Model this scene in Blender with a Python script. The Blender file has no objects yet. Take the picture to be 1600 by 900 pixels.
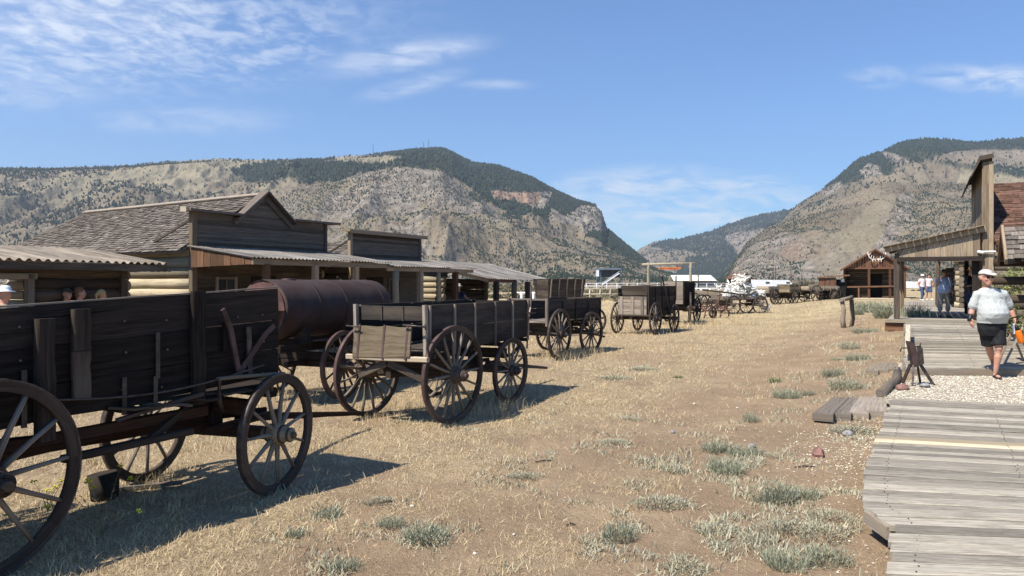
import bpy, math, random
import numpy as np
from mathutils import Vector, Matrix
random.seed(7); RS = np.random.RandomState(11)
R = math.radians
SC = bpy.context.scene
COL = SC.collection

# ---------------------------------------------------------------- camera
F = 1164.0; HZ = 440.0; CH = 1.95
cam_d = bpy.data.cameras.new('camera'); cam = bpy.data.objects.new('camera', cam_d); COL.objects.link(cam)
cam.location = (0, 0, CH); cam.rotation_euler = (R(90), 0, 0)
cam_d.sensor_width = 36; cam_d.lens = 36 * F / 1600; cam_d.shift_y = -10 / 1600
cam_d.clip_start = 0.1; cam_d.clip_end = 30000
SC.camera = cam

# ---------------------------------------------------------------- sky and sun
SUN_EL = 53.0
SUN_DIR = Vector((-0.78, -0.62, 0)).normalized() * math.cos(R(SUN_EL)) + Vector((0, 0, math.sin(R(SUN_EL))))
world = bpy.data.worlds.new('World'); SC.world = world; world.use_nodes = True
wt = world.node_tree; wn = wt.nodes; wl = wt.links
for n in list(wn): wn.remove(n)


class NT:
    """small helper for writing node trees"""
    def __init__(s, tree): s.t = tree; s.n = tree.nodes; s.l = tree.links
    def new(s, typ, **kw):
        n = s.n.new(typ)
        for k, v in kw.items(): setattr(n, k, v)
        return n
    def put(s, sock, v):
        if v is None: return
        if hasattr(v, 'bl_idname') and hasattr(v, 'is_output'): s.l.new(v, sock)
        else: sock.default_value = v
    def math(s, op, a, b=None, c=None, clamp=False):
        n = s.new('ShaderNodeMath', operation=op, use_clamp=clamp)
        s.put(n.inputs[0], a); s.put(n.inputs[1], b); s.put(n.inputs[2], c)
        return n.outputs[0]
    def vmath(s, op, a, b=None):
        n = s.new('ShaderNodeVectorMath', operation=op)
        s.put(n.inputs[0], a); s.put(n.inputs[1], b)
        return n.outputs[0]
    def mix(s, f, a, b, blend='MIX'):
        n = s.new('ShaderNodeMix', data_type='RGBA', blend_type=blend)
        s.put(n.inputs[0], f); s.put(n.inputs[6], a); s.put(n.inputs[7], b)
        return n.outputs[2]
    def ramp(s, f, lo, hi, a=0.0, b=1.0):
        n = s.new('ShaderNodeMapRange', interpolation_type='SMOOTHSTEP')
        s.put(n.inputs[0], f); s.put(n.inputs[1], lo); s.put(n.inputs[2], hi); s.put(n.inputs[3], a); s.put(n.inputs[4], b)
        return n.outputs[0]
    def noise(s, vec, scale, detail=4, rough=0.55, dist=0.0, dim='3D'):
        n = s.new('ShaderNodeTexNoise', noise_dimensions=dim)
        s.put(n.inputs['Vector'], vec); n.inputs['Scale'].default_value = scale
        n.inputs['Detail'].default_value = detail; n.inputs['Roughness'].default_value = rough
        n.inputs['Distortion'].default_value = dist
        return n.outputs[0]
    def voro(s, vec, scale, feature='F1', out='Distance', rand=1.0):
        n = s.new('ShaderNodeTexVoronoi', feature=feature)
        s.put(n.inputs['Vector'], vec); n.inputs['Scale'].default_value = scale
        n.inputs['Randomness'].default_value = rand
        return n.outputs[out]
    def mapping(s, vec, scale=(1, 1, 1), loc=(0, 0, 0), rot=(0, 0, 0)):
        n = s.new('ShaderNodeMapping')
        s.put(n.inputs[0], vec); n.inputs['Scale'].default_value = scale
        n.inputs['Location'].default_value = loc; n.inputs['Rotation'].default_value = rot
        return n.outputs[0]
    def comb(s, x, y, z=0.0):
        n = s.new('ShaderNodeCombineXYZ'); s.put(n.inputs[0], x); s.put(n.inputs[1], y); s.put(n.inputs[2], z)
        return n.outputs[0]
    def sep(s, v):
        n = s.new('ShaderNodeSeparateXYZ'); s.put(n.inputs[0], v); return n.outputs


W = NT(wt)
sky = W.new('ShaderNodeTexSky', sky_type='NISHITA')
sky.sun_disc = False; sky.sun_elevation = R(SUN_EL)
sky.sun_rotation = math.atan2(SUN_DIR.x, SUN_DIR.y)
sky.altitude = 1500; sky.air_density = 1.25; sky.dust_density = 0.6; sky.ozone_density = 2.2
geo = W.new('ShaderNodeTexCoord')
d3 = W.vmath('NORMALIZE', geo.outputs['Generated'])
dx, dy, dz = W.sep(d3)[0:3]
# cloud deck: directions projected on a high flat layer
h = W.math('MAXIMUM', dz, 0.02)
cx = W.math('DIVIDE', dx, W.math('ADD', h, 0.05)); cy = W.math('DIVIDE', dy, W.math('ADD', h, 0.05))
cp = W.comb(cx, cy, 0.0)
yy = W.math('MAXIMUM', dy, 0.05)
az = W.math('DIVIDE', dx, yy); el = W.math('DIVIDE', dz, yy)


def region(px, py, rx, ry, rot=0.0, soft=0.5):
    u0 = (px - 800) / F; v0 = (HZ - py) / F
    a = W.math('SUBTRACT', az, u0); b = W.math('SUBTRACT', el, v0)
    ca, sa = math.cos(rot), math.sin(rot)
    u = W.math('ADD', W.math('MULTIPLY', a, ca / (rx / F)), W.math('MULTIPLY', b, sa / (rx / F)))
    v = W.math('ADD', W.math('MULTIPLY', a, -sa / (ry / F)), W.math('MULTIPLY', b, ca / (ry / F)))
    r = W.math('SQRT', W.math('ADD', W.math('MULTIPLY', u, u), W.math('MULTIPLY', v, v)))
    return W.ramp(r, 1.0 + soft * 0.6, 1.0 - soft, 0.0, 1.0)


def addm(a, b): return W.math('MAXIMUM', a, b)


ac = W.noise(W.mapping(cp, (1.0, 0.85, 1), rot=(0, 0, 0.5)), 10.5, 3, 0.6, 0.35)
big = W.noise(cp, 1.6, 4, 0.55, 0.3)
cir = W.noise(W.mapping(cp, (0.7, 2.4, 1), rot=(0, 0, 0.15)), 2.6, 7, 0.62, 1.2)
fine = W.noise(W.comb(W.math('MULTIPLY', az, 1.0), W.math('MULTIPLY', el, 3.4), 0.3), 16, 7, 0.62, 0.5)
m_ac = addm(region(110, 30, 460, 115, 0.0, 0.75), W.math('MULTIPLY', region(390, 60, 170, 75, 0.15, 0.8), 0.9))
c1 = W.math('MULTIPLY', m_ac, W.ramp(W.math('ADD', W.math('MULTIPLY', ac, 0.7), W.math('MULTIPLY', big, 0.3)), 0.38, 0.66, 0.0, 0.52))
m_hot = W.math('MULTIPLY', region(30, 30, 230, 110, 0.0, 0.9), 0.45)
c1 = W.math('ADD', c1, W.math('MULTIPLY', m_hot, W.ramp(big, 0.3, 0.7)))
m_ci = addm(region(625, 88, 125, 24, 0.16, 0.8), W.math('MULTIPLY', region(645, 132, 75, 15, 0.25, 0.9), 0.75))
m_ci = addm(m_ci, W.math('MULTIPLY', region(775, 132, 60, 8, 0.0, 0.9), 0.6))
c2 = W.math('MULTIPLY', m_ci, W.ramp(W.math('ADD', W.math('MULTIPLY', cir, 0.4), W.math('MULTIPLY', fine, 0.6)), 0.30, 0.74, 0.0, 0.78))
m_lo = W.math('MULTIPLY', region(290, 188, 150, 22, 0.0, 0.95), 0.35)
m_lo = addm(m_lo, W.math('MULTIPLY', region(980, 290, 150, 26, 0.08, 0.9), 0.8))
m_lo = addm(m_lo, W.math('MULTIPLY', region(1135, 288, 105, 11, 0.07, 0.8), 0.95))
m_lo = addm(m_lo, W.math('MULTIPLY', region(1100, 335, 260, 42, 0.05, 0.95), 0.8))
m_lo = addm(m_lo, W.math('MULTIPLY', region(1560, 124, 110, 22, -0.05, 0.9), 0.8))
m_lo = addm(m_lo, W.math('MULTIPLY', region(1370, 120, 45, 16, 0.0, 0.95), 0.5))
m_lo = addm(m_lo, W.math('MULTIPLY', region(60, 150, 110, 20, 0.0, 0.95), 0.5))
c3 = W.math('MULTIPLY', m_lo, W.ramp(fine, 0.32, 0.68, 0.0, 0.95))
cl = W.math('MINIMUM', addm(addm(c1, c2), c3), 0.85)
# photo's sky is a little richer and lighter than the plain model
skc = W.mix(1.0, sky.outputs[0], (0.66, 0.97, 1.32, 1), 'MULTIPLY')
skc = W.mix(cl, skc, (8.2, 8.6, 9.2, 1))
bg = W.new('ShaderNodeBackground'); W.l.new(skc, bg.inputs[0]); bg.inputs[1].default_value = 0.090
wo = W.new('ShaderNodeOutputWorld'); W.l.new(bg.outputs[0], wo.inputs[0])

sun_d = bpy.data.lights.new('sun', 'SUN'); sun_d.energy = 5.0; sun_d.angle = R(0.53); sun_d.color = (1.0, 0.94, 0.84)
sun = bpy.data.objects.new('sun', sun_d); COL.objects.link(sun)
sun.rotation_euler = SUN_DIR.to_track_quat('Z', 'Y').to_euler(); sun.location = (-30, -5, 60)

SC.view_settings.view_transform = 'Standard'; SC.view_settings.look = 'None'
SC.view_settings.exposure = 0.50; SC.view_settings.gamma = 1.0; SC.view_settings.use_curve_mapping = False
SC.render.engine = 'CYCLES'
SC.cycles.max_bounces = 5; SC.cycles.diffuse_bounces = 3; SC.cycles.glossy_bounces = 2
SC.cycles.transmission_bounces = 2; SC.cycles.volume_bounces = 0; SC.cycles.caustics_reflective = False

# ---------------------------------------------------------------- numeric helpers


def sstep(a, b, x):
    t = np.clip((np.asarray(x, float) - a) / (b - a), 0, 1)
    return t * t * (3 - 2 * t)


def _hash(ix, iy, seed):
    n = (ix.astype(np.int64) * 374761393 + iy.astype(np.int64) * 668265263 + seed * 1442695041) & 0xFFFFFFFF
    n = ((n ^ (n >> 13)) * 1274126177) & 0xFFFFFFFF
    return ((n ^ (n >> 16)) & 0xFFFFFF) / float(0xFFFFFF)


def vnoise(x, y, seed=0):
    x = np.asarray(x, float); y = np.asarray(y, float)
    ix = np.floor(x); iy = np.floor(y); fx = x - ix; fy = y - iy
    fx = fx * fx * fx * (fx * (fx * 6 - 15) + 10); fy = fy * fy * fy * (fy * (fy * 6 - 15) + 10)
    a = _hash(ix, iy, seed); b = _hash(ix + 1, iy, seed); c = _hash(ix, iy + 1, seed); d = _hash(ix + 1, iy + 1, seed)
    return (a + (b - a) * fx) * (1 - fy) + (c + (d - c) * fx) * fy


def fbm(x, y, octv=5, seed=0, gain=0.5, ridged=False):
    s = 0; a = 1; t = 0
    for o in range(octv):
        v = vnoise(x * 2 ** o + 17.3 * o, y * 2 ** o - 9.1 * o, seed + o * 7)
        if ridged: v = 1 - np.abs(2 * v - 1)
        s = s + a * v; t += a; a *= gain
    return s / t


def zg(x, y, bumps=True):
    """height of the open ground"""
    x = np.asarray(x, float); y = np.asarray(y, float)
    q = x - 0.38 * y
    z = 0.45 * sstep(-1.5, 4.5, q) * sstep(3, 16, y) * sstep(400, 120, y)
    # the plank walks stand over a hollow of lower ground
    e = np.interp(y, [0, 2.6, 4.4, 5.3, 5.75, 6.7, 11.06, 13.6, 22.8, 30, 55], [1.6, 1.8, 2.3, 2.75, 2.75, 3.2, 5.7, 7.25, 12.1, 15.4, 27.2])
    cap = np.interp(y, [0, 10.6, 11.4, 13.3, 14.0, 22.8, 23.5, 60], [0.05, 0.06, 0.15, 0.15, 0.12, 0.40, 0.45, 0.45])
    mk = sstep(-0.15, 0.45, x - e) * sstep(62, 50, y)
    z = z + (np.minimum(z, cap) - z) * mk
    if bumps:
        k = sstep(150, 60, np.hypot(x, y))
        z = z + k * (0.055 * (vnoise(x * 0.45, y * 0.45, 3) - 0.5) + 0.040 * (vnoise(x * 1.7, y * 1.7, 4) - 0.5) + 0.022 * (vnoise(x * 6, y * 6, 5) - 0.5))
    return z


def gz(x, y): return float(zg(x, y))


def G(px, py, dz=0.0):
    """ground point seen at a photo pixel"""
    z = 0.0
    for _ in range(12):
        Y = (CH - z) * F / (py - HZ); X = (px - 800) / F * Y
        z = gz(X, Y) + dz
    return Vector((X, Y, z))


# ---------------------------------------------------------------- materials
MATS = {}


def base_mat(name):
    m = bpy.data.materials.new(name); m.use_nodes = True
    t = NT(m.node_tree)
    for n in list(t.n): t.n.remove(n)
    o = t.new('ShaderNodeOutputMaterial'); b = t.new('ShaderNodeBsdfPrincipled')
    t.l.new(b.outputs[0], o.inputs[0])
    MATS[name] = m
    return m, t, b


def c4(c, k=1.0): return (c[0] * k, c[1] * k, c[2] * k, 1)


def set_bump(t, b, h, strength, dist):
    n = t.new('ShaderNodeBump'); n.inputs['Strength'].default_value = strength; n.inputs['Distance'].default_value = dist
    t.l.new(h, n.inputs['Height']); t.l.new(n.outputs[0], b.inputs['Normal'])


def wood(name, ca, cb, cc=None, rough=0.85, grain=30, crack=0.6, stain=0.3, ul=1.0, tr=(0.62, 1.32)):
    """weathered wood: grain runs along U, each board has its own tint"""
    m, t, b = base_mat(name)
    uv = t.new('ShaderNodeUVMap').outputs[0]
    g = t.noise(t.mapping(uv, (1.3 * ul, grain, 1)), 1.0, 6, 0.62, 0.15)
    g2 = t.noise(t.mapping(uv, (5 * ul, grain * 3.2, 1)), 1.0, 3, 0.6)
    br = t.noise(t.mapping(uv, (0.7 * ul, 3.5 * ul, 1)), 1.0, 4, 0.6)
    sp = t.noise(uv, 2.3, 5, 0.65)
    f = t.math('ADD', t.math('MULTIPLY', g, 0.65), t.math('MULTIPLY', g2, 0.35))
    col = t.mix(t.ramp(f, 0.3, 0.7), c4(ca), c4(cb))
    if cc: col = t.mix(t.ramp(br, 0.45, 0.72), col, c4(cc))
    col = t.mix(t.ramp(sp, 0.52, 0.8, 0, stain), col, c4(ca, 0.45))
    ck = t.noise(t.mapping(uv, (0.9 * ul, grain * 1.7, 1), (3.1, 7.7, 0)), 1.0, 2, 0.5)
    col = t.mix(t.ramp(ck, 0.33, 0.27, 0, crack), col, c4(ca, 0.25))
    tn = t.new('ShaderNodeAttribute', attribute_name='tint').outputs['Fac']
    k = t.ramp(tn, 0, 1, *tr)
    col = t.mix(1.0, col, t.comb(k, k, k), 'MULTIPLY')
    t.l.new(col, b.inputs['Base Color']); b.inputs['Roughness'].default_value = rough
    b.inputs['Specular IOR Level'].default_value = 0.12
    hgt = t.math('SUBTRACT', f, t.ramp(ck, 0.33, 0.27, 0, 0.8))
    set_bump(t, b, hgt, 0.7, 0.006)
    return m


def plain(name, col, rough=0.7, var=0.25, scale=8, metal=0.0, bump=0.0, col2=None, spec=0.3):
    m, t, b = base_mat(name)
    tc = t.new('ShaderNodeTexCoord').outputs['Object']
    n = t.noise(tc, scale, 5, 0.6)
    c = t.mix(t.ramp(n, 0.3, 0.7), c4(col, 1 - var), c4(col2 or col, 1 + var))
    t.l.new(c, b.inputs['Base Color']); b.inputs['Roughness'].default_value = rough; b.inputs['Metallic'].default_value = metal
    b.inputs['Specular IOR Level'].default_value = spec
    if bump: set_bump(t, b, t.noise(tc, scale * 3, 5, 0.65), bump, 0.01)
    return m


wood('wood_black', (0.010, 0.008, 0.007), (0.050, 0.038, 0.031), (0.026, 0.021, 0.018), grain=26, crack=0.8)
wood('wood_charcoal', (0.020, 0.017, 0.016), (0.060, 0.050, 0.043), (0.075, 0.060, 0.045), grain=26)
wood('wood_dark', (0.035, 0.026, 0.021), (0.095, 0.073, 0.057), (0.11, 0.088, 0.066), grain=30)
wood('wood_redbrown', (0.022, 0.013, 0.010), (0.062, 0.034, 0.024), None, grain=30)
wood('wood_grey', (0.14, 0.115, 0.092), (0.33, 0.28, 0.225), (0.26, 0.20, 0.14), grain=34)
wood('wood_pale', (0.22, 0.175, 0.125), (0.45, 0.375, 0.28), (0.36, 0.27, 0.17), grain=34)
wood('wood_straw', (0.13, 0.098, 0.060), (0.32, 0.25, 0.165), (0.23, 0.185, 0.13), grain=22, stain=0.5)
wood('wood_spoke', (0.11, 0.085, 0.064), (0.33, 0.275, 0.215), (0.06, 0.042, 0.032), grain=40)
wood('wood_felloe', (0.045, 0.032, 0.026), (0.125, 0.095, 0.075), (0.07, 0.05, 0.04), grain=40)
wood('wood_brown', (0.085, 0.043, 0.024), (0.20, 0.108, 0.06), (0.15, 0.09, 0.055), grain=30, stain=0.6)
wood('wood_cabinred', (0.085, 0.042, 0.026), (0.18, 0.085, 0.05), (0.14, 0.07, 0.045), grain=30)
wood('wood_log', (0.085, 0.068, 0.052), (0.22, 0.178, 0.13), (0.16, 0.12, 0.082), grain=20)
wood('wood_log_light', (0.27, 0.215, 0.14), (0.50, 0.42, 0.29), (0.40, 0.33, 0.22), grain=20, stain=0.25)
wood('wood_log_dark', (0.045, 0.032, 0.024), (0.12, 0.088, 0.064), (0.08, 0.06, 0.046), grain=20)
wood('wood_facade', (0.07, 0.056, 0.046), (0.18, 0.148, 0.12), (0.12, 0.10, 0.085), grain=30)
wood('wood_shingle', (0.10, 0.083, 0.068), (0.27, 0.23, 0.19), (0.17, 0.14, 0.12), grain=24, stain=0.4)
wood('wood_porch', (0.17, 0.12, 0.075), (0.36, 0.28, 0.19), (0.24, 0.19, 0.14), grain=34)
wood('wood_deck', (0.15, 0.128, 0.10), (0.47, 0.415, 0.33), (0.31, 0.275, 0.225), grain=46, crack=0.8, ul=2.6, tr=(0.60, 1.28), stain=0.45)
wood('wood_deck_new', (0.40, 0.32, 0.21), (0.55, 0.455, 0.31), None, grain=20, crack=0.3, stain=0.15)
wood('wood_pole', (0.36, 0.30, 0.21), (0.60, 0.52, 0.38), None, grain=20, crack=0.4)
plain('brown_shingle', (0.155, 0.075, 0.045), 0.95, 0.3, 3, bump=0.3)
plain('rust', (0.105, 0.060, 0.048), 0.65, 0.45, 5, metal=0.2, bump=0.25, col2=(0.085, 0.055, 0.052))
plain('rust_tank', (0.088, 0.053, 0.042), 0.7, 0.4, 3.0, metal=0.05, bump=0.2, col2=(0.052, 0.036, 0.033), spec=0.15)
plain('rust_tank_end', (0.12, 0.06, 0.05), 0.75, 0.35, 6, metal=0.1, bump=0.2)
plain('rust_red', (0.17, 0.075, 0.055), 0.8, 0.4, 9, bump=0.2)
plain('iron', (0.075, 0.058, 0.050), 0.5, 0.45, 11, metal=0.35, bump=0.15)
plain('iron_bright', (0.17, 0.125, 0.105), 0.45, 0.4, 12, metal=0.45, bump=0.15)
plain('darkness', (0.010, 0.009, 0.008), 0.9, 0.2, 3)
plain('glass', (0.035, 0.040, 0.045), 0.08, 0.1, 3, spec=0.8)
plain('antler', (0.80, 0.77, 0.70), 0.6, 0.08, 9)
plain('white_paint', (0.74, 0.75, 0.76), 0.5, 0.06, 2)
plain('cream_roof', (0.70, 0.68, 0.58), 0.5, 0.06, 0.3)
plain('grey_wall', (0.20, 0.19, 0.185), 0.8, 0.12, 0.5)
plain('steel_blue', (0.13, 0.19, 0.25), 0.5, 0.15, 0.5)
plain('steel_dark', (0.05, 0.06, 0.07), 0.5, 0.15, 0.5)
plain('sign_orange', (0.62, 0.20, 0.07), 0.6, 0.15, 3)
plain('sign_letter', (0.16, 0.035, 0.015), 0.7, 0.1, 3)
plain('stone_light', (0.60, 0.55, 0.46), 0.9, 0.2, 14, bump=0.2)
plain('stone_grey', (0.27, 0.26, 0.25), 0.9, 0.3, 14, bump=0.5)
plain('stone_red', (0.23, 0.125, 0.10), 0.9, 0.35, 14, bump=0.8)
plain('skin', (0.47, 0.255, 0.18), 0.5, 0.10, 10, col2=(0.50, 0.25, 0.175))
plain('shirt_white', (0.46, 0.475, 0.45), 0.85, 0.05, 12)
plain('shorts_black', (0.013, 0.013, 0.015), 0.8, 0.2, 12)
plain('black', (0.014, 0.014, 0.015), 0.45, 0.2, 12)
plain('hair_dark', (0.022, 0.013, 0.010), 0.5, 0.3, 40)
plain('hair_grey', (0.42, 0.39, 0.36), 0.7, 0.25, 60)
plain('hair_blond', (0.40, 0.27, 0.12), 0.6, 0.3, 50)
plain('hair_brown', (0.16, 0.075, 0.04), 0.6, 0.3, 50)
plain('cap_beige', (0.52, 0.49, 0.44), 0.8, 0.05, 20)
plain('hat_straw', (0.45, 0.25, 0.09), 0.9, 0.15, 40)
plain('tee_blue', (0.22, 0.34, 0.62), 0.85, 0.0, 9, col2=(0.55, 0.62, 0.78))
plain('pants_grey', (0.27, 0.255, 0.235), 0.85, 0.08, 12)
plain('navy', (0.025, 0.035, 0.075), 0.85, 0.15, 12)
plain('denim', (0.055, 0.085, 0.16), 0.85, 0.2, 12)
plain('olive', (0.06, 0.07, 0.05), 0.85, 0.2, 12)
plain('khaki', (0.34, 0.29, 0.21), 0.85, 0.1, 12)
plain('pink_tee', (0.72, 0.60, 0.58), 0.85, 0.06, 12)
plain('teal_cloth', (0.16, 0.30, 0.42), 0.85, 0.1, 12)
plain('orange_plastic', (0.75, 0.17, 0.015), 0.35, 0.05, 9)
plain('sole', (0.28, 0.25, 0.22), 0.8, 0.1, 9)


def leaf_mat(name, a, b_, rough=0.75):
    m, t, b = base_mat(name)
    tn = t.new('ShaderNodeAttribute', attribute_name='tint').outputs['Fac']
    c = t.mix(tn, c4(a), c4(b_))
    t.l.new(c, b.inputs['Base Color']); b.inputs['Roughness'].default_value = rough
    b.inputs['Specular IOR Level'].default_value = 0.15
    return m


leaf_mat('straw', (0.34, 0.245, 0.125), (0.80, 0.65, 0.41))
leaf_mat('sage', (0.16, 0.175, 0.115), (0.42, 0.42, 0.30))
leaf_mat('sage_pale', (0.26, 0.24, 0.165), (0.56, 0.53, 0.38))
leaf_mat('green_weed', (0.07, 0.10, 0.03), (0.20, 0.24, 0.09))
leaf_mat('dry_weed', (0.16, 0.12, 0.06), (0.42, 0.34, 0.20))
leaf_mat('vine', (0.06, 0.09, 0.03), (0.30, 0.32, 0.10))
leaf_mat('flower_yellow', (0.55, 0.50, 0.02), (0.80, 0.75, 0.08))
leaf_mat('conifer', (0.014, 0.024, 0.014), (0.042, 0.058, 0.032))
leaf_mat('brush', (0.085, 0.082, 0.05), (0.22, 0.185, 0.115))
leaf_mat('pebble', (0.38, 0.33, 0.24), (0.78, 0.72, 0.59))
leaf_mat('clod', (0.17, 0.11, 0.07), (0.42, 0.30, 0.19))

# ---------------------------------------------------------------- object helpers


def tag(o, label=None, cat=None, group=None, kind=None):
    if label: o['label'] = label
    if cat: o['category'] = cat
    if group: o['group'] = group
    if kind: o['kind'] = kind
    return o


def empty(name, loc=(0, 0, 0), rz=0.0, label=None, cat=None, group=None):
    o = bpy.data.objects.new(name, None); COL.objects.link(o)
    o.empty_display_size = 0.2
    o.location = loc; o.rotation_euler = (0, 0, rz)
    return tag(o, label, cat, group)


def link_mesh(name, me, parent=None, loc=None, rot=None):
    o = bpy.data.objects.new(name, me); COL.objects.link(o)
    if parent: o.parent = parent
    if loc is not None: o.location = loc
    if rot is not None: o.rotation_euler = rot
    return o


def rnd(a, b): return random.uniform(a, b)


class MB:
    """collects shapes; build() links them as one mesh object"""
    def __init__(s): s.v = []; s.f = []; s.uv = []; s.t = []; s.sm = []
    def face(s, idx, uvs, tint, smooth=False):
        s.f.append(idx); s.uv.append(uvs); s.t.append(tint); s.sm.append(smooth)
    def beam(s, p0, p1, w, h, up=(0, 0, 1), segs=1, wob=0.0, tint=None, cham=0.0, w1=None, h1=None):
        """board or bar from p0 to p1, w across, h along up"""
        p0 = Vector(p0); p1 = Vector(p1); ax = (p1 - p0); L = ax.length
        if L < 1e-6: return s
        ax /= L; up = Vector(up); up = up - ax * up.dot(ax)
        if up.length < 1e-4: up = Vector((1, 0, 0)) - ax * ax.x
        up.normalize(); sd = up.cross(ax).normalized()
        tint = random.random() if tint is None else tint
        u0, v0 = rnd(0, 50), rnd(0, 50)
        w1 = w if w1 is None else w1; h1 = h if h1 is None else h1
        c = cham
        base = len(s.v); n = 8 if c > 0 else 4
        for i in range(segs + 1):
            k = i / segs
            cc = p0 + ax * (L * k)
            ww = (w + (w1 - w) * k) / 2; hh = (h + (h1 - h) * k) / 2
            if wob:
                cc = cc + sd * rnd(-wob, wob) + up * rnd(-wob, wob); ww *= rnd(0.95, 1.05); hh *= rnd(0.95, 1.05)
            if c > 0:
                pts = [(-ww + c, -hh), (ww - c, -hh), (ww, -hh + c), (ww, hh - c), (ww - c, hh), (-ww + c, hh), (-ww, hh - c), (-ww, -hh + c)]
            else: pts = [(-ww, -hh), (ww, -hh), (ww, hh), (-ww, hh)]
            for a, b in pts: s.v.append(cc + sd * a + up * b)
        per = [0.0]
        ref = pts
        for j in range(n):
            a = ref[j]; b = ref[(j + 1) % n]
            per.append(per[-1] + math.hypot(a[0] - b[0], a[1] - b[1]))
        for i in range(segs):
            for j in range(n):
                a = base + i * n + j; b = base + i * n + (j + 1) % n
                ua = u0 + L * i / segs; ub = u0 + L * (i + 1) / segs
                s.face((a, b, b + n, a + n), ((ua, v0 + per[j]), (ua, v0 + per[j + 1]), (ub, v0 + per[j + 1]), (ub, v0 + per[j])), tint)
        e0 = tuple(base + j for j in range(n))[::-1]; e1 = tuple(base + segs * n + j for j in range(n))
        s.face(e0, tuple((u0 + ref[j][0] * 0.3, v0 + ref[j][1]) for j in range(n))[::-1], tint)
        s.face(e1, tuple((u0 + ref[j][0] * 0.3, v0 + ref[j][1]) for j in range(n)), tint)
        return s
    def box(s, c, size, tint=None, cham=0.0, grain='x'):
        c = Vector(c); x, y, z = size
        if grain == 'x': return s.beam(c - Vector((x / 2, 0, 0)), c + Vector((x / 2, 0, 0)), y, z, (0, 0, 1), tint=tint, cham=cham)
        if grain == 'y': return s.beam(c - Vector((0, y / 2, 0)), c + Vector((0, y / 2, 0)), x, z, (0, 0, 1), tint=tint, cham=cham)
        return s.beam(c - Vector((0, 0, z / 2)), c + Vector((0, 0, z / 2)), x, y, (0, 1, 0), tint=tint, cham=cham)
    def tube(s, pts, rad, n=8, up=(0, 0, 1), sx=1.0, sy=1.0, tint=None, caps=True, jit=0.0, smooth=True, round_end=False):
        pts = [Vector(p) for p in pts]
        if not hasattr(rad, '__len__'): rad = [rad] * len(pts)
        rad = list(rad)
        if round_end:
            a = (pts[1] - pts[0]).normalized(); b = (pts[-1] - pts[-2]).normalized(); r0, r1 = rad[0], rad[-1]
            pts = [pts[0] - a * r0 * 0.95, pts[0] - a * r0 * 0.6] + pts + [pts[-1] + b * r1 * 0.6, pts[-1] + b * r1 * 0.95]
            rad = [r0 * 0.3, r0 * 0.8] + rad + [r1 * 0.8, r1 * 0.3]
        tint = random.random() if tint is None else tint
        u0, v0 = rnd(0, 50), rnd(0, 50)
        base = len(s.v); L = 0; Ls = []
        for i, p in enumerate(pts):
            if i: L += (p - pts[i - 1]).length
            Ls.append(L)
            a = pts[min(i + 1, len(pts) - 1)] - pts[max(i - 1, 0)]
            if a.length < 1e-9: a = Vector((0, 0, 1))
            a.normalize()
            uu = Vector(up) - a * a.dot(Vector(up))
            if uu.length < 1e-3: uu = Vector((0, 1, 0)) - a * a.y
            if uu.length < 1e-3: uu = Vector((1, 0, 0)) - a * a.x
            uu.normalize(); sd = uu.cross(a)
            r = rad[i]
            for j in range(n):
                th = 2 * math.pi * j / n; rr = r * (1 + (rnd(-jit, jit) if jit else 0))
                s.v.append(p + sd * (math.cos(th) * rr * sx) + uu * (math.sin(th) * rr * sy))
        rm = max(rad)
        for i in range(len(pts) - 1):
            for j in range(n):
                a = base + i * n + j; b = base + i * n + (j + 1) % n
                va = v0 + 2 * math.pi * rm * j / n; vb = v0 + 2 * math.pi * rm * (j + 1) / n
                s.face((a, b, b + n, a + n), ((u0 + Ls[i], va), (u0 + Ls[i], vb), (u0 + Ls[i + 1], vb), (u0 + Ls[i + 1], va)), tint, smooth)
        if caps:
            s.face(tuple(base + j for j in range(n))[::-1], tuple((u0 + 0.2 * math.cos(j), v0 + rm * math.sin(j)) for j in range(n)), tint)
            b2 = base + (len(pts) - 1) * n
            s.face(tuple(b2 + j for j in range(n)), tuple((u0 + 0.2 * math.cos(j), v0 + rm * math.sin(j)) for j in range(n)), tint)
        return s
    def quad(s, a, b, c, d, tint=None, uv=None):
        base = len(s.v); s.v += [Vector(a), Vector(b), Vector(c), Vector(d)]
        w = (Vector(b) - Vector(a)).length; h = (Vector(d) - Vector(a)).length
        u0, v0 = rnd(0, 50), rnd(0, 50)
        s.face((base, base + 1, base + 2, base + 3), uv or ((u0, v0), (u0 + w, v0), (u0 + w, v0 + h), (u0, v0 + h)), random.random() if tint is None else tint)
        return s
    def poly(s, pts, tint=0.5):
        base = len(s.v); s.v += [Vector(p) for p in pts]
        s.face(tuple(range(base, base + len(pts))), tuple((p[0] + p[1], p[2]) for p in pts), tint)
        return s
    def prism(s, pts, ext, tint=0.5):
        """polygon pts extruded by vector ext"""
        e = Vector(ext); nn = Vector((0, 0, 0)); pv = [Vector(p) for p in pts]
        for i in range(1, len(pv) - 1): nn += (pv[i] - pv[0]).cross(pv[i + 1] - pv[0])
        if nn.dot(e) < 0: pts = list(pts)[::-1]
        n = len(pts); base = len(s.v)
        s.v += [Vector(p) for p in pts] + [Vector(p) + e for p in pts]
        uvp = lambda p: (p[0] * 0.7 + p[1], p[2])
        s.face(tuple(range(base, base + n))[::-1], tuple(uvp(p) for p in pts)[::-1], tint)
        s.face(tuple(range(base + n, base + 2 * n)), tuple(uvp(p) for p in pts), tint)
        for i in range(n):
            j = (i + 1) % n; l = (Vector(pts[j]) - Vector(pts[i])).length
            s.face((base + i, base + j, base + n + j, base + n + i), ((0, 0), (l, 0), (l, e.length), (0, e.length)), tint)
        return s
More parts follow.
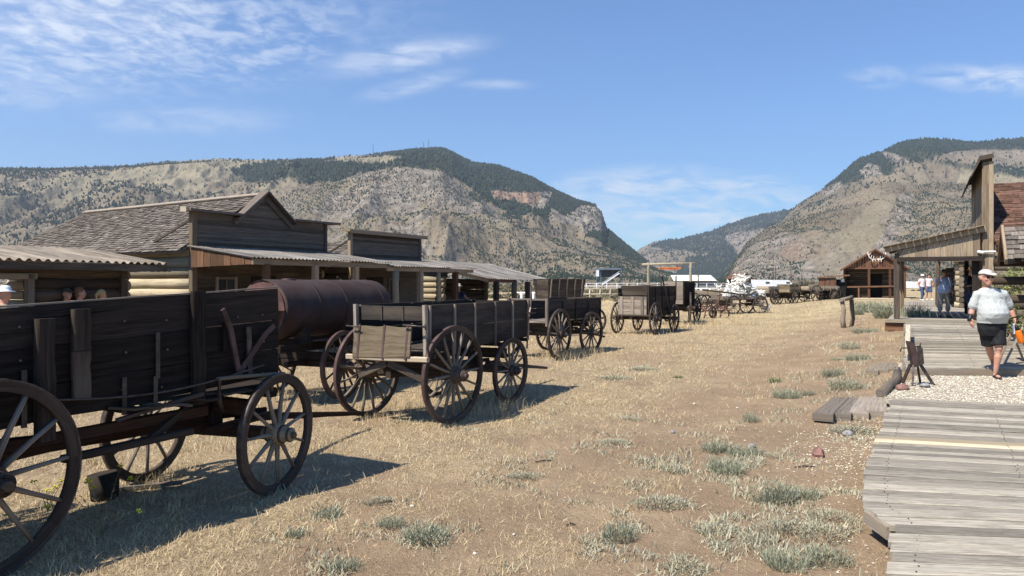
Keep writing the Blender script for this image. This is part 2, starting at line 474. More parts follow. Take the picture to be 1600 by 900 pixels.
    def ball(s, c, r, n=8, m=6, jit=0.0, tint=None, smooth=True, rot=0.0):
        """ellipsoid"""
        if not hasattr(r, '__len__'): r = (r, r, r)
        c = Vector(c); base = len(s.v); tint = random.random() if tint is None else tint
        cr, sr = math.cos(rot), math.sin(rot)
        def P(x, y, z):
            k = 1 + (rnd(-jit, jit) if jit else 0)
            x *= r[0] * k; y *= r[1] * k; z *= r[2] * k
            return c + Vector((x * cr - y * sr, x * sr + y * cr, z))
        s.v.append(P(0, 0, -1))
        for i in range(1, m):
            ph = -math.pi / 2 + math.pi * i / m
            for j in range(n):
                th = 2 * math.pi * j / n
                s.v.append(P(math.cos(ph) * math.cos(th), math.cos(ph) * math.sin(th), math.sin(ph)))
        s.v.append(P(0, 0, 1)); top = len(s.v) - 1
        uvq = ((0, 0), (r[0], 0), (r[0], r[2]), (0, r[2]))
        for j in range(n):
            s.face((base, base + 1 + (j + 1) % n, base + 1 + j), uvq[:3], tint, smooth)
            b = base + 1 + (m - 2) * n
            s.face((b + j, b + (j + 1) % n, top), uvq[:3], tint, smooth)
        for i in range(m - 2):
            for j in range(n):
                a = base + 1 + i * n + j; b = base + 1 + i * n + (j + 1) % n
                s.face((a, b, b + n, a + n), uvq, tint, smooth)
        return s
    def rings(s, rg, n=20, tint=0.5, smooth=True):
        """stacked ellipses: (cx, cy, z, rx, ry)"""
        base = len(s.v)
        for (cx_, cy_, z, rx, ry) in rg:
            for j in range(n):
                th = 2 * math.pi * j / n
                s.v.append(Vector((cx_ + rx * math.cos(th), cy_ + ry * math.sin(th), z)))
        for i in range(len(rg) - 1):
            for j in range(n):
                a = base + i * n + j; b = base + i * n + (j + 1) % n
                s.face((a, b, b + n, a + n), ((j / n, rg[i][2]), ((j + 1) / n, rg[i][2]), ((j + 1) / n, rg[i + 1][2]), (j / n, rg[i + 1][2])), tint, smooth)
        s.face(tuple(base + j for j in range(n))[::-1], tuple((0, 0) for j in range(n)), tint, smooth)
        b2 = base + (len(rg) - 1) * n
        s.face(tuple(b2 + j for j in range(n)), tuple((0, 0) for j in range(n)), tint, smooth)
        return s
    def mesh(s, name, mat):
        me = bpy.data.meshes.new(name)
        me.from_pydata([tuple(v) for v in s.v], [], s.f)
        nl = len(me.loops)
        uvl = me.uv_layers.new(name='UVMap')
        fl = np.zeros(nl * 2, dtype=np.float32); k = 0
        for uvs in s.uv:
            for u in uvs: fl[k] = u[0]; fl[k + 1] = u[1]; k += 2
        uvl.data.foreach_set('uv', fl)
        at = me.attributes.new('tint', 'FLOAT', 'FACE'); at.data.foreach_set('value', np.array(s.t, dtype=np.float32))
        me.polygons.foreach_set('use_smooth', np.array(s.sm, dtype=bool))
        me.materials.append(MATS[mat] if isinstance(mat, str) else mat)
        me.update()
        return me
    def build(s, name, mat, parent=None, loc=None, rot=None):
        return link_mesh(name, s.mesh(name, mat), parent, loc, rot)


def np_mesh(name, V, T, mat, tint=None, smooth=False, nside=3):
    """big mesh from arrays; T has nside columns"""
    me = bpy.data.meshes.new(name)
    me.vertices.add(len(V)); me.vertices.foreach_set('co', np.ascontiguousarray(V, dtype=np.float32).ravel())
    nf = len(T)
    me.loops.add(nf * nside); me.loops.foreach_set('vertex_index', np.ascontiguousarray(T, dtype=np.int32).ravel())
    me.polygons.add(nf); me.polygons.foreach_set('loop_start', np.arange(0, nf * nside, nside, dtype=np.int32))
    me.polygons.foreach_set('use_smooth', np.full(nf, smooth, dtype=bool))
    me.update(calc_edges=True)
    if tint is not None:
        at = me.attributes.new('tint', 'FLOAT', 'FACE'); at.data.foreach_set('value', np.asarray(tint, dtype=np.float32))
    me.materials.append(MATS[mat] if isinstance(mat, str) else mat)
    return me


def copy_tree(o, parent=None):
    c = o.copy(); COL.objects.link(c); c.parent = parent
    for ch in list(o.children): copy_tree(ch, c)
    return c


def tin(name, ca, cb):
    m, t, b = base_mat(name)
    tc = t.new('ShaderNodeTexCoord').outputs['Object']
    tn = t.new('ShaderNodeAttribute', attribute_name='tint').outputs['Fac']
    n = t.noise(t.mapping(tc, (0.6, 3, 3)), 1.2, 5, 0.65)
    c = t.mix(t.ramp(n, 0.35, 0.65), c4(ca), c4(cb))
    k = t.ramp(tn, 0, 1, 0.8, 1.15); c = t.mix(1.0, c, t.comb(k, k, k), 'MULTIPLY')
    t.l.new(c, b.inputs['Base Color']); b.inputs['Roughness'].default_value = 0.75; b.inputs['Metallic'].default_value = 0.1
    b.inputs['Specular IOR Level'].default_value = 0.25
    return m


tin('tin_grey', (0.15, 0.135, 0.115), (0.30, 0.27, 0.235))
tin('tin_rust', (0.17, 0.135, 0.10), (0.33, 0.275, 0.21))
wood('wood_brownshingle', (0.095, 0.052, 0.037), (0.165, 0.095, 0.067), None, grain=6, crack=0.1, stain=0.1)

# ================================================================ GROUND
TH = R(29); ST_D = Vector((math.sin(TH), math.cos(TH), 0)); ST_P = Vector((math.cos(TH), -math.sin(TH), 0))


def grass_density(x, y):
    x = np.asarray(x, float); y = np.asarray(y, float)
    bb = x * math.cos(TH) - y * math.sin(TH)
    lane = 1 - 0.68 * sstep(-5.8, -3.4, bb) * sstep(60, 30, y)
    lane = lane * (1 - 0.45 * sstep(-2.2, -0.6, bb) * sstep(45, 20, y))
    pat = fbm(x * 0.55, y * 0.55, 4, 21); pat2 = fbm(x * 2.1, y * 2.1, 3, 22)
    v = sstep(0.40, 0.62, pat * 0.6 + pat2 * 0.4 + 0.16 * (lane - 0.5))
    rut = np.exp(-((bb + 3.1) / 0.35) ** 2) + np.exp(-((bb + 1.6) / 0.3) ** 2)
    v = v * lane + 0.25 * lane
    v = v * (1 - 0.6 * np.clip(rut, 0, 1) * sstep(40, 15, y))
    return np.clip(v, 0, 1)


def build_ground():
    nx, ny = 560, 620
    u = np.linspace(-1, 1, nx); v = np.linspace(-0.82, 1, ny)
    k = 9.3
    xs = 9000 * np.sinh(k * u) / np.sinh(k) + 1.0
    ys = 9000 * np.sinh(k * v) / np.sinh(k) + 7.0
    X, Y = np.meshgrid(xs, ys)
    Z = zg(X, Y)
    V = np.stack([X.ravel(), Y.ravel(), Z.ravel()], 1)
    i = np.arange(ny - 1)[:, None] * nx + np.arange(nx - 1)[None, :]
    T = np.stack([i, i + 1, i + 1 + nx, i + nx], -1).reshape(-1, 4)
    m, t, b = base_mat('ground')
    P = t.new('ShaderNodeNewGeometry').outputs['Position']
    px, py, pz = t.sep(P)[0:3]
    gr = t.new('ShaderNodeAttribute', attribute_name='grass').outputs['Fac']
    n1 = t.noise(P, 0.9, 6, 0.6); n2 = t.noise(P, 6.0, 6, 0.65); n3 = t.noise(P, 38.0, 5, 0.7); n4 = t.noise(P, 0.18, 4, 0.55)
    dirt = t.mix(t.ramp(n1, 0.3, 0.7), (0.280, 0.196, 0.122, 1), (0.400, 0.290, 0.184, 1))
    dirt = t.mix(t.ramp(n2, 0.35, 0.75, 0, 0.6), dirt, (0.31, 0.215, 0.138, 1))
    dirt = t.mix(t.ramp(n3, 0.5, 0.72, 0, 0.35), dirt, (0.16, 0.108, 0.070, 1))
    dirt = t.mix(t.ramp(t.noise(P, 90, 3, 0.6), 0.62, 0.75, 0, 0.5), dirt, (0.50, 0.39, 0.27, 1))
    # matted straw: thin streaks in several directions
    s1 = t.noise(t.mapping(P, (14, 90, 1), rot=(0, 0, 0.4)), 1, 3, 0.6, 0.6)
    s2 = t.noise(t.mapping(P, (90, 16, 1), rot=(0, 0, 0.9)), 1, 3, 0.6, 0.6)
    st = t.math('MAXIMUM', s1, s2)
    straw = t.mix(t.ramp(st, 0.42, 0.72), (0.18, 0.128, 0.076, 1), (0.66, 0.53, 0.33, 1))
    straw = t.mix(t.ramp(n1, 0.4, 0.75, 0, 0.5), straw, (0.48, 0.36, 0.20, 1))
    gm = t.math('MULTIPLY', t.ramp(gr, 0.08, 0.75), t.ramp(t.math('ADD', st, t.math('MULTIPLY', n2, 0.5)), 0.62, 0.95, 0.25, 1.0))
    near = t.mix(gm, dirt, straw)
    # the flats farther off: dry yellow grass broken by scrub
    fy = t.mix(t.ramp(t.noise(P, 0.35, 6, 0.65), 0.35, 0.65), (0.33, 0.255, 0.15, 1), (0.50, 0.40, 0.235, 1))
    fy = t.mix(t.ramp(t.noise(t.mapping(P, (1, 3, 1)), 0.11, 6, 0.7), 0.5, 0.68, 0, 0.8), fy, (0.27, 0.205, 0.135, 1))
    far = t.mix(t.ramp(t.noise(t.mapping(P, (1, 2.5, 1)), 0.02, 6, 0.7), 0.42, 0.62), (0.30, 0.235, 0.16, 1), (0.19, 0.165, 0.115, 1))
    col = t.mix(t.math('MULTIPLY', t.ramp(py, 16, 48, 0, 0.9), t.ramp(gr, 0.0, 0.5, 0.35, 1.0)), near, fy)
    col = t.mix(t.ramp(py, 110, 260), col, far)
    t.l.new(col, b.inputs['Base Color']); b.inputs['Roughness'].default_value = 0.95
    b.inputs['Specular IOR Level'].default_value = 0.1
    hh = t.math('ADD', t.math('MULTIPLY', n2, 1.0), t.math('ADD', t.math('MULTIPLY', n3, 0.6), t.math('MULTIPLY', st, 0.5)))
    set_bump(t, b, hh, 0.9, 0.05)
    me = np_mesh('ground', V, T, m, None, True, 4)
    at = me.attributes.new('grass', 'FLOAT', 'POINT'); at.data.foreach_set('value', grass_density(X, Y).ravel().astype(np.float32))
    tag(link_mesh('ground', me), kind='structure')


build_ground()

# ================================================================ MOUNTAINS


def soft_poly(px, py, poly, warp=14.0, seed=0):
    """1 inside a closed outline given as (az, el) pixels, with a ragged border"""
    x = px + (fbm(px * 0.02, py * 0.03, 4, seed + 50) - 0.5) * 2 * warp * 1.5
    y = py + (fbm(px * 0.02 + 9, py * 0.03 + 4, 4, seed + 60) - 0.5) * 2 * warp
    ins = np.zeros(np.shape(x), bool); n = len(poly)
    for i in range(n):
        x1, y1 = poly[i]; x2, y2 = poly[(i + 1) % n]
        c = ((y1 > y) != (y2 > y)) & (x < (x2 - x1) * (y - y1) / (y2 - y1 + 1e-9) + x1)
        ins ^= c
    return ins.astype(float)


def mountain_material(name):
    m, t, b = base_mat(name)
    P = t.new('ShaderNodeNewGeometry').outputs['Position']
    A = lambda nm: t.new('ShaderNodeAttribute', attribute_name=nm).outputs['Fac']
    w1 = t.noise(P, 0.004, 7, 0.6); w2 = t.noise(P, 0.02, 6, 0.65); w3 = t.noise(P, 0.09, 4, 0.7)
    sp = t.noise(P, 0.16, 3, 0.7)
    base = t.mix(t.ramp(w1, 0.35, 0.65), (0.185, 0.146, 0.096, 1), (0.275, 0.219, 0.148, 1))
    base = t.mix(t.ramp(w2, 0.45, 0.7, 0, 0.7), base, (0.16, 0.14, 0.108, 1))
    base = t.mix(t.ramp(t.noise(P, 0.035, 5, 0.7), 0.56, 0.68, 0, 0.55), base, (0.31, 0.275, 0.215, 1))
    grs = t.mix(t.ramp(w2, 0.3, 0.7), (0.235, 0.20, 0.132, 1), (0.33, 0.28, 0.185, 1))
    col = t.mix(A('grass'), base, grs)
    vs = t.noise(t.mapping(P, (1, 1, 0.16)), 0.035, 6, 0.7)
    hs = t.noise(t.mapping(P, (0.25, 0.25, 1)), 0.05, 5, 0.7)
    rk = t.mix(t.ramp(t.math('ADD', t.math('MULTIPLY', vs, 0.6), t.math('MULTIPLY', hs, 0.4)), 0.38, 0.62), (0.13, 0.11, 0.09, 1), (0.38, 0.325, 0.26, 1))
    rk = t.mix(t.math('MULTIPLY', A('red'), 0.75), rk, (0.34, 0.21, 0.14, 1))
    col = t.mix(A('rock'), col, rk)
    scr = t.ramp(t.math('ADD', t.math('MULTIPLY', w3, 0.5), t.math('MULTIPLY', sp, 0.5)), 0.50, 0.60, 0, 1)
    scr = t.math('MULTIPLY', scr, t.math('MULTIPLY', A('scrub'), 0.8))
    col = t.mix(scr, col, (0.085, 0.085, 0.06, 1))
    col = t.mix(t.math('MULTIPLY', A('forest'), 0.9), col, (0.045, 0.055, 0.035, 1))
    t.l.new(col, b.inputs['Base Color']); b.inputs['Roughness'].default_value = 1.0
    b.inputs['Specular IOR Level'].default_value = 0.0
    hh = t.math('ADD', t.math('MULTIPLY', w2, 1.0), t.math('ADD', t.math('MULTIPLY', vs, 0.7), t.math('MULTIPLY', w3, 0.25)))
    set_bump(t, b, hh, 0.9, 14)
    return m


def mountain(name, prof, Yf, Yr, masks, nt=800, ns=150, amp=0.16, seed=0, gexp=1.0, trees=0, tree_h=(7, 12), gsc=260.0, forest_n=0, shape=None):
    """terrain block: a ridge line at distance Yr (heights from its outline) falling to the valley floor at Yf"""
    xs = [p[0] for p in prof]; ys = [p[1] for p in prof]
    a0, a1 = xs[0], xs[-1]
    T_ = (np.linspace(a0, a1, nt) - 800) / F
    S = np.concatenate([np.linspace(0, 1, ns), np.linspace(1.03, 1.5, 12)])
    tt, ss = np.meshgrid(T_, S)
    Yd = Yf + ss * (Yr - Yf); X = tt * Yd
    apx = 800 + tt * F
    rid = np.interp(apx, xs, ys) + (fbm(apx * 0.03, apx * 0, 4, seed + 3) - 0.5) * 3.0 + (vnoise(apx * 0.35, apx * 0, seed + 4) - 0.5) * 1.0
    H = np.maximum((HZ - rid) / F * Yr + CH, -3)
    g = np.where(ss <= 1, np.clip(ss, 0, 1) ** gexp, 1 - (ss - 1) * 1.1)
    if shape is not None: g = np.where(ss <= 1, np.interp(ss, [q[0] for q in shape], [q[1] for q in shape]), g)
    n1 = fbm(X / gsc, Yd / (gsc * 2.2), 6, seed, 0.55, True)
    n2 = fbm(X / (gsc * 2.6) + 5, Yd / (gsc * 3.0), 4, seed + 9)
    n3 = fbm(X / 60, Yd / 80, 4, seed + 19, 0.6)
    env = np.sin(np.pi * np.clip(ss, 0, 1)) ** 0.8
    Z = H * (g + amp * env * (n1 - 0.62) * 1.5 + amp * env * (n2 - 0.5) * 1.6) + env * np.minimum(H, 160) * 0.14 * (n3 - 0.5)
    # keep the inner slopes below the ridge as seen from the valley
    cap = H * (Yd / Yr) * (1 - 0.02 * np.clip((1 - ss) * 10, 0, 1))
    Z = np.where(ss < 1, np.minimum(Z, cap), Z)
    Z = np.where(ss <= 0, -2.0, Z)
    ely = HZ - (Z - CH) / Yd * F
    V = np.stack([X.ravel(), Yd.ravel(), Z.ravel()], 1)
    nr = len(S)
    i = np.arange(nr - 1)[:, None] * nt + np.arange(nt - 1)[None, :]
    Q = np.stack([i, i + 1, i + 1 + nt, i + nt], -1).reshape(-1, 4)
    M = masks(apx, ely, X, Yd)
    M['forest'] = np.clip(M.get('forest', 0 * X), 0, 1)
    me = np_mesh(name, V, Q, 'mountain', None, True, 4)
    for nm in ('forest', 'rock', 'grass', 'red', 'scrub'):
        at = me.attributes.new(nm, 'FLOAT', 'POINT')
        at.data.foreach_set('value', np.clip(np.broadcast_to(M.get(nm, 0.0), X.shape), 0, 1).ravel().astype(np.float32))
    tag(link_mesh(name, me), kind='structure')
    # trees standing on it
    rs = np.random.RandomState(seed + 100)
    fi = rs.uniform(0, nt - 1.001, trees); fs = rs.uniform(0.0, 1.0, trees) ** 0.85 * (ns - 1.001) + 0.0
    i0 = fi.astype(int); s0 = fs.astype(int)
    den = M['forest'] * 1.0 + (1 - M['forest']) * M.get('trees', 0.1 + 0 * X)
    clump = fbm(X / 95, Yd / 95, 3, seed + 31)
    den = den * np.where(M['forest'] > 0.5, 1.0, sstep(0.36, 0.56, clump) * 1.0 + 0.15)
    keep = rs.uniform(0, 1, trees) < den[s0, i0]
    fi, fs, i0, s0 = fi[keep], fs[keep], i0[keep], s0[keep]
    wa = fi - i0; wb = fs - s0
    def lerp(A):
        return (A[s0, i0] * (1 - wa) + A[s0, i0 + 1] * wa) * (1 - wb) + (A[s0 + 1, i0] * (1 - wa) + A[s0 + 1, i0 + 1] * wa) * wb
    bx, by, bz = lerp(X), lerp(Yd), lerp(Z)
    n = len(bx)
    hgt = rs.uniform(tree_h[0], tree_h[1], n) * np.where(M['forest'][s0, i0] > 0.5, 1.1, rs.uniform(0.5, 1.0, n)); rad = hgt * rs.uniform(0.28, 0.5, n)
    k = 4
    ang = rs.uniform(0, 6.28, n)[:, None] + np.arange(k)[None, :] * 2 * np.pi / k
    rr = rad[:, None] * rs.uniform(0.7, 1.2, (n, k))
    B1 = np.stack([bx[:, None] + np.cos(ang) * rr, by[:, None] + np.sin(ang) * rr, np.repeat((bz + hgt * 0.02)[:, None], k, 1)], -1)
    ang2 = ang + 0.6
    B2 = np.stack([bx[:, None] + np.cos(ang2) * rr * 0.72, by[:, None] + np.sin(ang2) * rr * 0.72, (bz + hgt * 0.5)[:, None] + rs.uniform(-0.1, 0.1, (n, k)) * hgt[:, None]], -1)
    top = np.stack([bx, by, bz + hgt], -1)[:, None, :]
    VV = np.concatenate([B1, B2, top], 1).reshape(-1, 3)
    o = (np.arange(n) * (2 * k + 1))[:, None, None]
    tri = []
    for j in range(k):
        j2 = (j + 1) % k
        tri += [(j, j2, k + j), (j2, k + j2, k + j), (k + j, k + j2, 2 * k)]
    TT = (np.array(tri)[None] + o).reshape(-1, 3)
    tn = np.repeat(rs.uniform(0, 1, n), len(tri))
    me2 = np_mesh('conifer_wood', VV, TT, 'conifer', tn)
    tag(link_mesh('conifer_wood', me2), 'dark junipers and pines scattered over the ' + name.replace('_', ' '), 'trees', kind='stuff')


mountain_material('mountain')


def mk_left_back(px, py, X, Y):
    n = fbm(X / 300, Y / 300, 4, 5)
    fo = soft_poly(px, py, [(440, 262), (470, 252), (540, 254), (590, 240), (640, 225), (700, 222), (740, 240), (800, 262), (860, 290), (900, 308), (940, 322), (960, 352), (1030, 420), (960, 392), (900, 350), (850, 338), (790, 330), (730, 290), (690, 262), (640, 262), (600, 266), (560, 270), (520, 285), (470, 290)], 5, 1)
    fo *= 1 - soft_poly(px, py, [(530, 246), (560, 243), (600, 241), (636, 248), (600, 256), (560, 258), (520, 256)], 3, 2)
    fo2 = soft_poly(px, py, [(360, 262), (420, 255), (455, 262), (450, 282), (390, 284)], 6, 3)
    rock = soft_poly(px, py, [(798, 302), (850, 298), (864, 300), (858, 322), (840, 328), (805, 318)], 3, 4)
    rock = np.maximum(rock, soft_poly(px, py, [(760, 296), (800, 300), (800, 315), (770, 310)], 3, 5))
    rock = np.maximum(rock, soft_poly(px, py, [(905, 320), (935, 322), (946, 336), (950, 362), (915, 368), (900, 352), (860, 345), (858, 325), (880, 335)], 4, 6))
    red = soft_poly(px, py, [(755, 292), (845, 296), (835, 330), (790, 322)], 4, 7)
    grass = soft_poly(px, py, [(120, 272), (200, 268), (330, 245), (400, 246), (440, 262), (380, 262), (340, 285), (280, 310), (180, 330), (110, 310)], 12, 8) * sstep(0.35, 0.5, n)
    grass = np.maximum(grass, soft_poly(px, py, [(520, 243), (640, 240), (620, 258), (530, 258)], 4, 9))
    grass = np.maximum(grass, sstep(0.52, 0.62, n) * 0.7 * (px < 520))
    fo = np.clip(np.maximum(fo, fo2) - rock, 0, 1)
    tr = 0.35 + 0.5 * sstep(0.42, 0.6, fbm(X / 420, Y / 500, 3, 77)) - 0.30 * grass
    tr = np.where((px > 820) & (fo < 0.5), 0.55, tr)
    return dict(forest=fo, rock=rock, red=red, grass=grass, scrub=0.55 * (1 - grass) + 0.1, trees=tr * (1 - rock * 0.75))


def mk_left_front(px, py, X, Y):
    n = fbm(X / 220, Y / 260, 4, 15)
    rock = 0.75 * sstep(0.52, 0.60, fbm(X / 120, Y / 200, 4, 16))
    rock = np.maximum(rock, soft_poly(px, py, [(480, 325), (600, 327), (600, 332), (485, 332)], 2, 12))
    rock = np.maximum(rock, 0.7 * soft_poly(px, py, [(560, 268), (700, 265), (740, 300), (700, 310), (600, 290)], 6, 13))
    grass = 0.6 * sstep(0.5, 0.6, n)
    return dict(forest=0 * X, rock=rock, red=0.25 * sstep(0.5, 0.7, n), grass=grass * 0.7, scrub=0.9 + 0 * X, trees=0.42 + 0.3 * sstep(0.45, 0.6, n))


mountain('left_mountain', [(-900, 300), (-400, 275), (0, 263), (100, 262), (200, 258), (300, 250), (340, 248), (400, 250), (450, 249), (500, 248), (560, 243), (600, 240), (640, 234), (690, 232), (706, 238), (722, 247), (740, 255), (780, 261), (830, 278), (860, 294), (900, 313), (930, 321), (940, 330), (948, 357), (970, 376), (1000, 401), (1016, 414), (1040, 450)],
         1700, 3700, mk_left_back, nt=1000, ns=170, amp=0.20, seed=1, trees=150000, tree_h=(7, 13), shape=[(0, 0), (0.3, 0.36), (0.7, 0.78), (1, 1)])
mountain('left_foothills', [(-900, 350), (-300, 340), (0, 345), (100, 330), (200, 325), (300, 318), (380, 305), (450, 292), (520, 285), (560, 272), (620, 261), (655, 263), (690, 268), (720, 290), (745, 308), (800, 335), (870, 362), (930, 384), (980, 402), (1020, 418), (1060, 430), (1110, 436), (1150, 445)],
         1100, 2500, mk_left_front, nt=900, ns=140, amp=0.22, seed=12, trees=150000, tree_h=(3.2, 7.0), gsc=170, shape=[(0, 0), (0.4, 0.22), (0.75, 0.62), (1, 1)])


def mk_mid(px, py, X, Y):
    fo = 0.75 * soft_poly(px, py, [(1010, 385), (1060, 368), (1120, 352), (1150, 342), (1230, 325), (1240, 350), (1180, 362), (1130, 372), (1140, 395), (1100, 400), (1060, 392)], 7, 21)
    fo = np.maximum(fo, soft_poly(px, py, [(1060, 425), (1075, 400), (1110, 395), (1135, 380), (1150, 400), (1130, 440), (1060, 440)], 6, 22))
    rock = 0.8 * (1 - fo) * sstep(0.42, 0.56, fbm(X / 300, Y / 500, 4, 26))
    return dict(forest=fo * 0.9, rock=rock, red=0 * X, grass=0.3 * (1 - fo), scrub=0.6 + 0 * X, trees=0.35 + 0 * X)


mountain('canyon_ridge', [(930, 425), (980, 405), (1000, 389), (1020, 379), (1060, 373), (1110, 361), (1150, 346), (1190, 335), (1230, 328), (1300, 320), (1400, 318), (1500, 330)],
         4300, 6600, mk_mid, nt=420, ns=110, amp=0.24, seed=33, trees=22000, tree_h=(10, 18), gsc=420)


def mk_right_back(px, py, X, Y):
    fo = soft_poly(px, py, [(1290, 292), (1340, 250), (1380, 234), (1420, 216), (1480, 214), (1620, 212), (1900, 210), (1900, 236), (1600, 236), (1520, 232), (1480, 238), (1440, 252), (1415, 252), (1395, 272), (1350, 280), (1320, 288)], 5, 41)
    fo = np.maximum(fo, 0.9 * soft_poly(px, py, [(1420, 246), (1500, 254), (1600, 264), (1800, 275), (1800, 285), (1600, 276), (1500, 262)], 3, 42))
    rock = soft_poly(px, py, [(1340, 268), (1355, 255), (1372, 258), (1378, 272), (1350, 280)], 4, 43)
    rock = np.maximum(rock, soft_poly(px, py, [(1374, 236), (1400, 240), (1425, 252), (1405, 258), (1385, 248)], 3, 44))
    rock = np.maximum(rock, soft_poly(px, py, [(1280, 300), (1310, 284), (1318, 290), (1292, 306)], 3, 46))
    grass = soft_poly(px, py, [(1500, 266), (1560, 270), (1700, 280), (1700, 310), (1560, 300), (1490, 290)], 5, 45)
    gy = soft_poly(px, py, [(1420, 250), (1480, 238), (1540, 233), (1900, 238), (1900, 268), (1600, 262), (1500, 252)], 4, 47)
    return dict(forest=np.clip(fo - rock, 0, 1), rock=np.maximum(rock, 0.3 * gy), red=0.6 * soft_poly(px, py, [(1390, 262), (1440, 252), (1510, 258), (1500, 285), (1400, 285)], 4, 48), grass=grass, scrub=0.7 - 0.4 * gy, trees=0.45 - 0.38 * gy - 0.25 * grass)


def mk_right_front(px, py, X, Y):
    n = fbm(X / 170, Y / 260, 4, 55)
    rock = 0.8 * soft_poly(px, py, [(1140, 440), (1150, 400), (1170, 372), (1220, 350), (1260, 380), (1290, 440)], 10, 51) * sstep(0.40, 0.52, n)
    rock = np.maximum(rock, 0.85 * soft_poly(px, py, [(1405, 300), (1425, 305), (1420, 330), (1395, 370), (1370, 410), (1360, 400), (1380, 360), (1400, 325)], 6, 52))
    rock = np.maximum(rock, 0.35 * sstep(0.55, 0.62, n))
    red = 0.45 * soft_poly(px, py, [(1220, 352), (1300, 345), (1300, 400), (1230, 410)], 12, 53) * sstep(0.45, 0.6, n)
    sl = soft_poly(px, py, [(1240, 430), (1300, 370), (1390, 300), (1400, 310), (1370, 390), (1340, 440)], 6, 54)
    tr = 0.55 - 0.5 * sl
    tr = np.where(px > 1400, 0.8, tr)
    return dict(forest=0 * X, rock=rock, red=red, grass=0.35 * sl, scrub=0.85 - 0.45 * sl, trees=tr * (1 - 0.5 * rock))


mountain('right_mountain', [(1120, 440), (1160, 395), (1200, 352), (1222, 345), (1234, 328), (1251, 316), (1286, 294), (1305, 280), (1340, 249), (1362, 241), (1379, 236), (1400, 226), (1418, 220), (1437, 217), (1476, 218), (1522, 221), (1561, 218), (1600, 215), (1800, 212), (2400, 230), (3000, 260)],
         2000, 3900, mk_right_back, nt=900, ns=150, amp=0.14, seed=61, trees=100000, tree_h=(6, 12), shape=[(0, 0), (0.3, 0.3), (0.7, 0.75), (1, 1)])
mountain('right_foothills', [(1125, 446), (1140, 425), (1147, 408), (1166, 379), (1197, 358), (1240, 342), (1290, 322), (1340, 300), (1375, 286), (1400, 284), (1425, 290), (1470, 285), (1540, 290), (1600, 296), (1800, 300), (2400, 310), (3000, 330)],
         1250, 2400, mk_right_front, nt=900, ns=150, amp=0.17, seed=72, trees=130000, tree_h=(2.6, 5.6), gsc=150, shape=[(0, 0), (0.35, 0.25), (0.7, 0.62), (1, 1)])

# ================================================================ WAGONS
WM = {}


def wheel_meshes(D, nsp, mats, fw=0.060, ft=0.048):
    key = (round(D, 3), nsp, mats, fw)
    if key in WM: return WM[key]
    felloe_m, tyre_m, spoke_m, hub_m = mats
    Ro = D / 2; Rt = Ro - 0.013; Ri = Rt - fw; N = 48
    def ring(r0, r1, w, name, mat, gaps=True):
        mb = MB(); base = 0
        for j in range(N):
            a = 2 * math.pi * j / N; ca, sa = math.cos(a), math.sin(a)
            for (r, x) in ((r0, -w / 2), (r1, -w / 2), (r1, w / 2), (r0, w / 2)):
                mb.v.append(Vector((x, ca * r, sa * r)))
        segt = [random.random() for _ in range(7)]
        for j in range(N):
            k = (j + 1) % N; tn = segt[j * 7 // N]
            for q in range(4):
                q2 = (q + 1) % 4; u0 = r1 * 2 * math.pi * j / N; u1 = r1 * 2 * math.pi * (j + 1) / N
                mb.face((j * 4 + q, k * 4 + q, k * 4 + q2, j * 4 + q2), ((u0, q * .07), (u1, q * .07), (u1, q * .07 + .05), (u0, q * .07 + .05)), tn, q in (1, 3))
        return mb.mesh(name, mat)
    rim = ring(Ri, Rt, ft, 'wheel', felloe_m)
    tyre = ring(Rt, Ro, ft + 0.008, 'tyre', tyre_m)
    mb = MB()
    k = D / 1.3
    prof = [(-0.17, 0.055), (-0.165, 0.068), (-0.10, 0.085), (-0.085, 0.095), (-0.03, 0.118), (0.03, 0.118), (0.07, 0.10), (0.075, 0.088), (0.15, 0.074), (0.185, 0.070), (0.19, 0.050), (0.165, 0.045)]
    mb.tube([(x * k, 0, 0) for x, r in prof], [r * k for x, r in prof], 16, smooth=True)
    hub = mb.mesh('hub', hub_m)
    mb = MB()
    for x0, r in ((-0.095, 0.1), (0.074, 0.103), (0.165, 0.079)):
        mb.tube([((x0 - 0.012) * k, 0, 0), ((x0 + 0.012) * k, 0, 0)], r * k, 16)
    mb.tube([(0.16 * k, 0, 0), (0.225 * k, 0, 0)], 0.036 * k, 6)
    band = mb.mesh('hub_band', tyre_m)
    mb = MB()
    mb.tube([(0.0, 0, 0.09 * k), (-0.004, 0, 0.16 * k), (-0.008, 0, Ri * 0.6), (-0.006, 0, Ri + 0.01)], [0.030 * k, 0.027 * k, 0.021 * k, 0.019 * k], 6, up=(1, 0, 0), sx=0.8, sy=1.15, smooth=True)
    spoke = mb.mesh('spoke', spoke_m)
    WM[key] = (rim, tyre, hub, band, spoke, nsp)
    return WM[key]


def add_wheel(parent, D, nsp, mats, loc, yaw=0.0, flip=False, fw=0.060, tilt=0.0, missing=()):
    rim, tyre, hub, band, spoke, n = wheel_meshes(D, nsp, mats, fw)
    w = link_mesh('wheel', rim, parent, loc, (rnd(0, 1.0), tilt, yaw + (math.pi if flip else 0)))
    w.rotation_mode = 'XYZ'
    link_mesh('tyre', tyre, w); link_mesh('hub', hub, w); link_mesh('hub_band', band, w)
    for i in range(n):
        if i in missing: continue
        link_mesh('spoke', spoke, w, (0, 0, 0), (2 * math.pi * i / n, 0, 0))
    return w


M_OLD = ('wood_felloe', 'iron', 'wood_spoke', 'wood_spoke')
M_DARK = ('wood_dark', 'iron', 'wood_dark', 'wood_dark')
M_RUST = ('wood_felloe', 'rust', 'wood_felloe', 'wood_felloe')
M_GREY = ('wood_felloe', 'iron', 'wood_spoke', 'wood_dark')


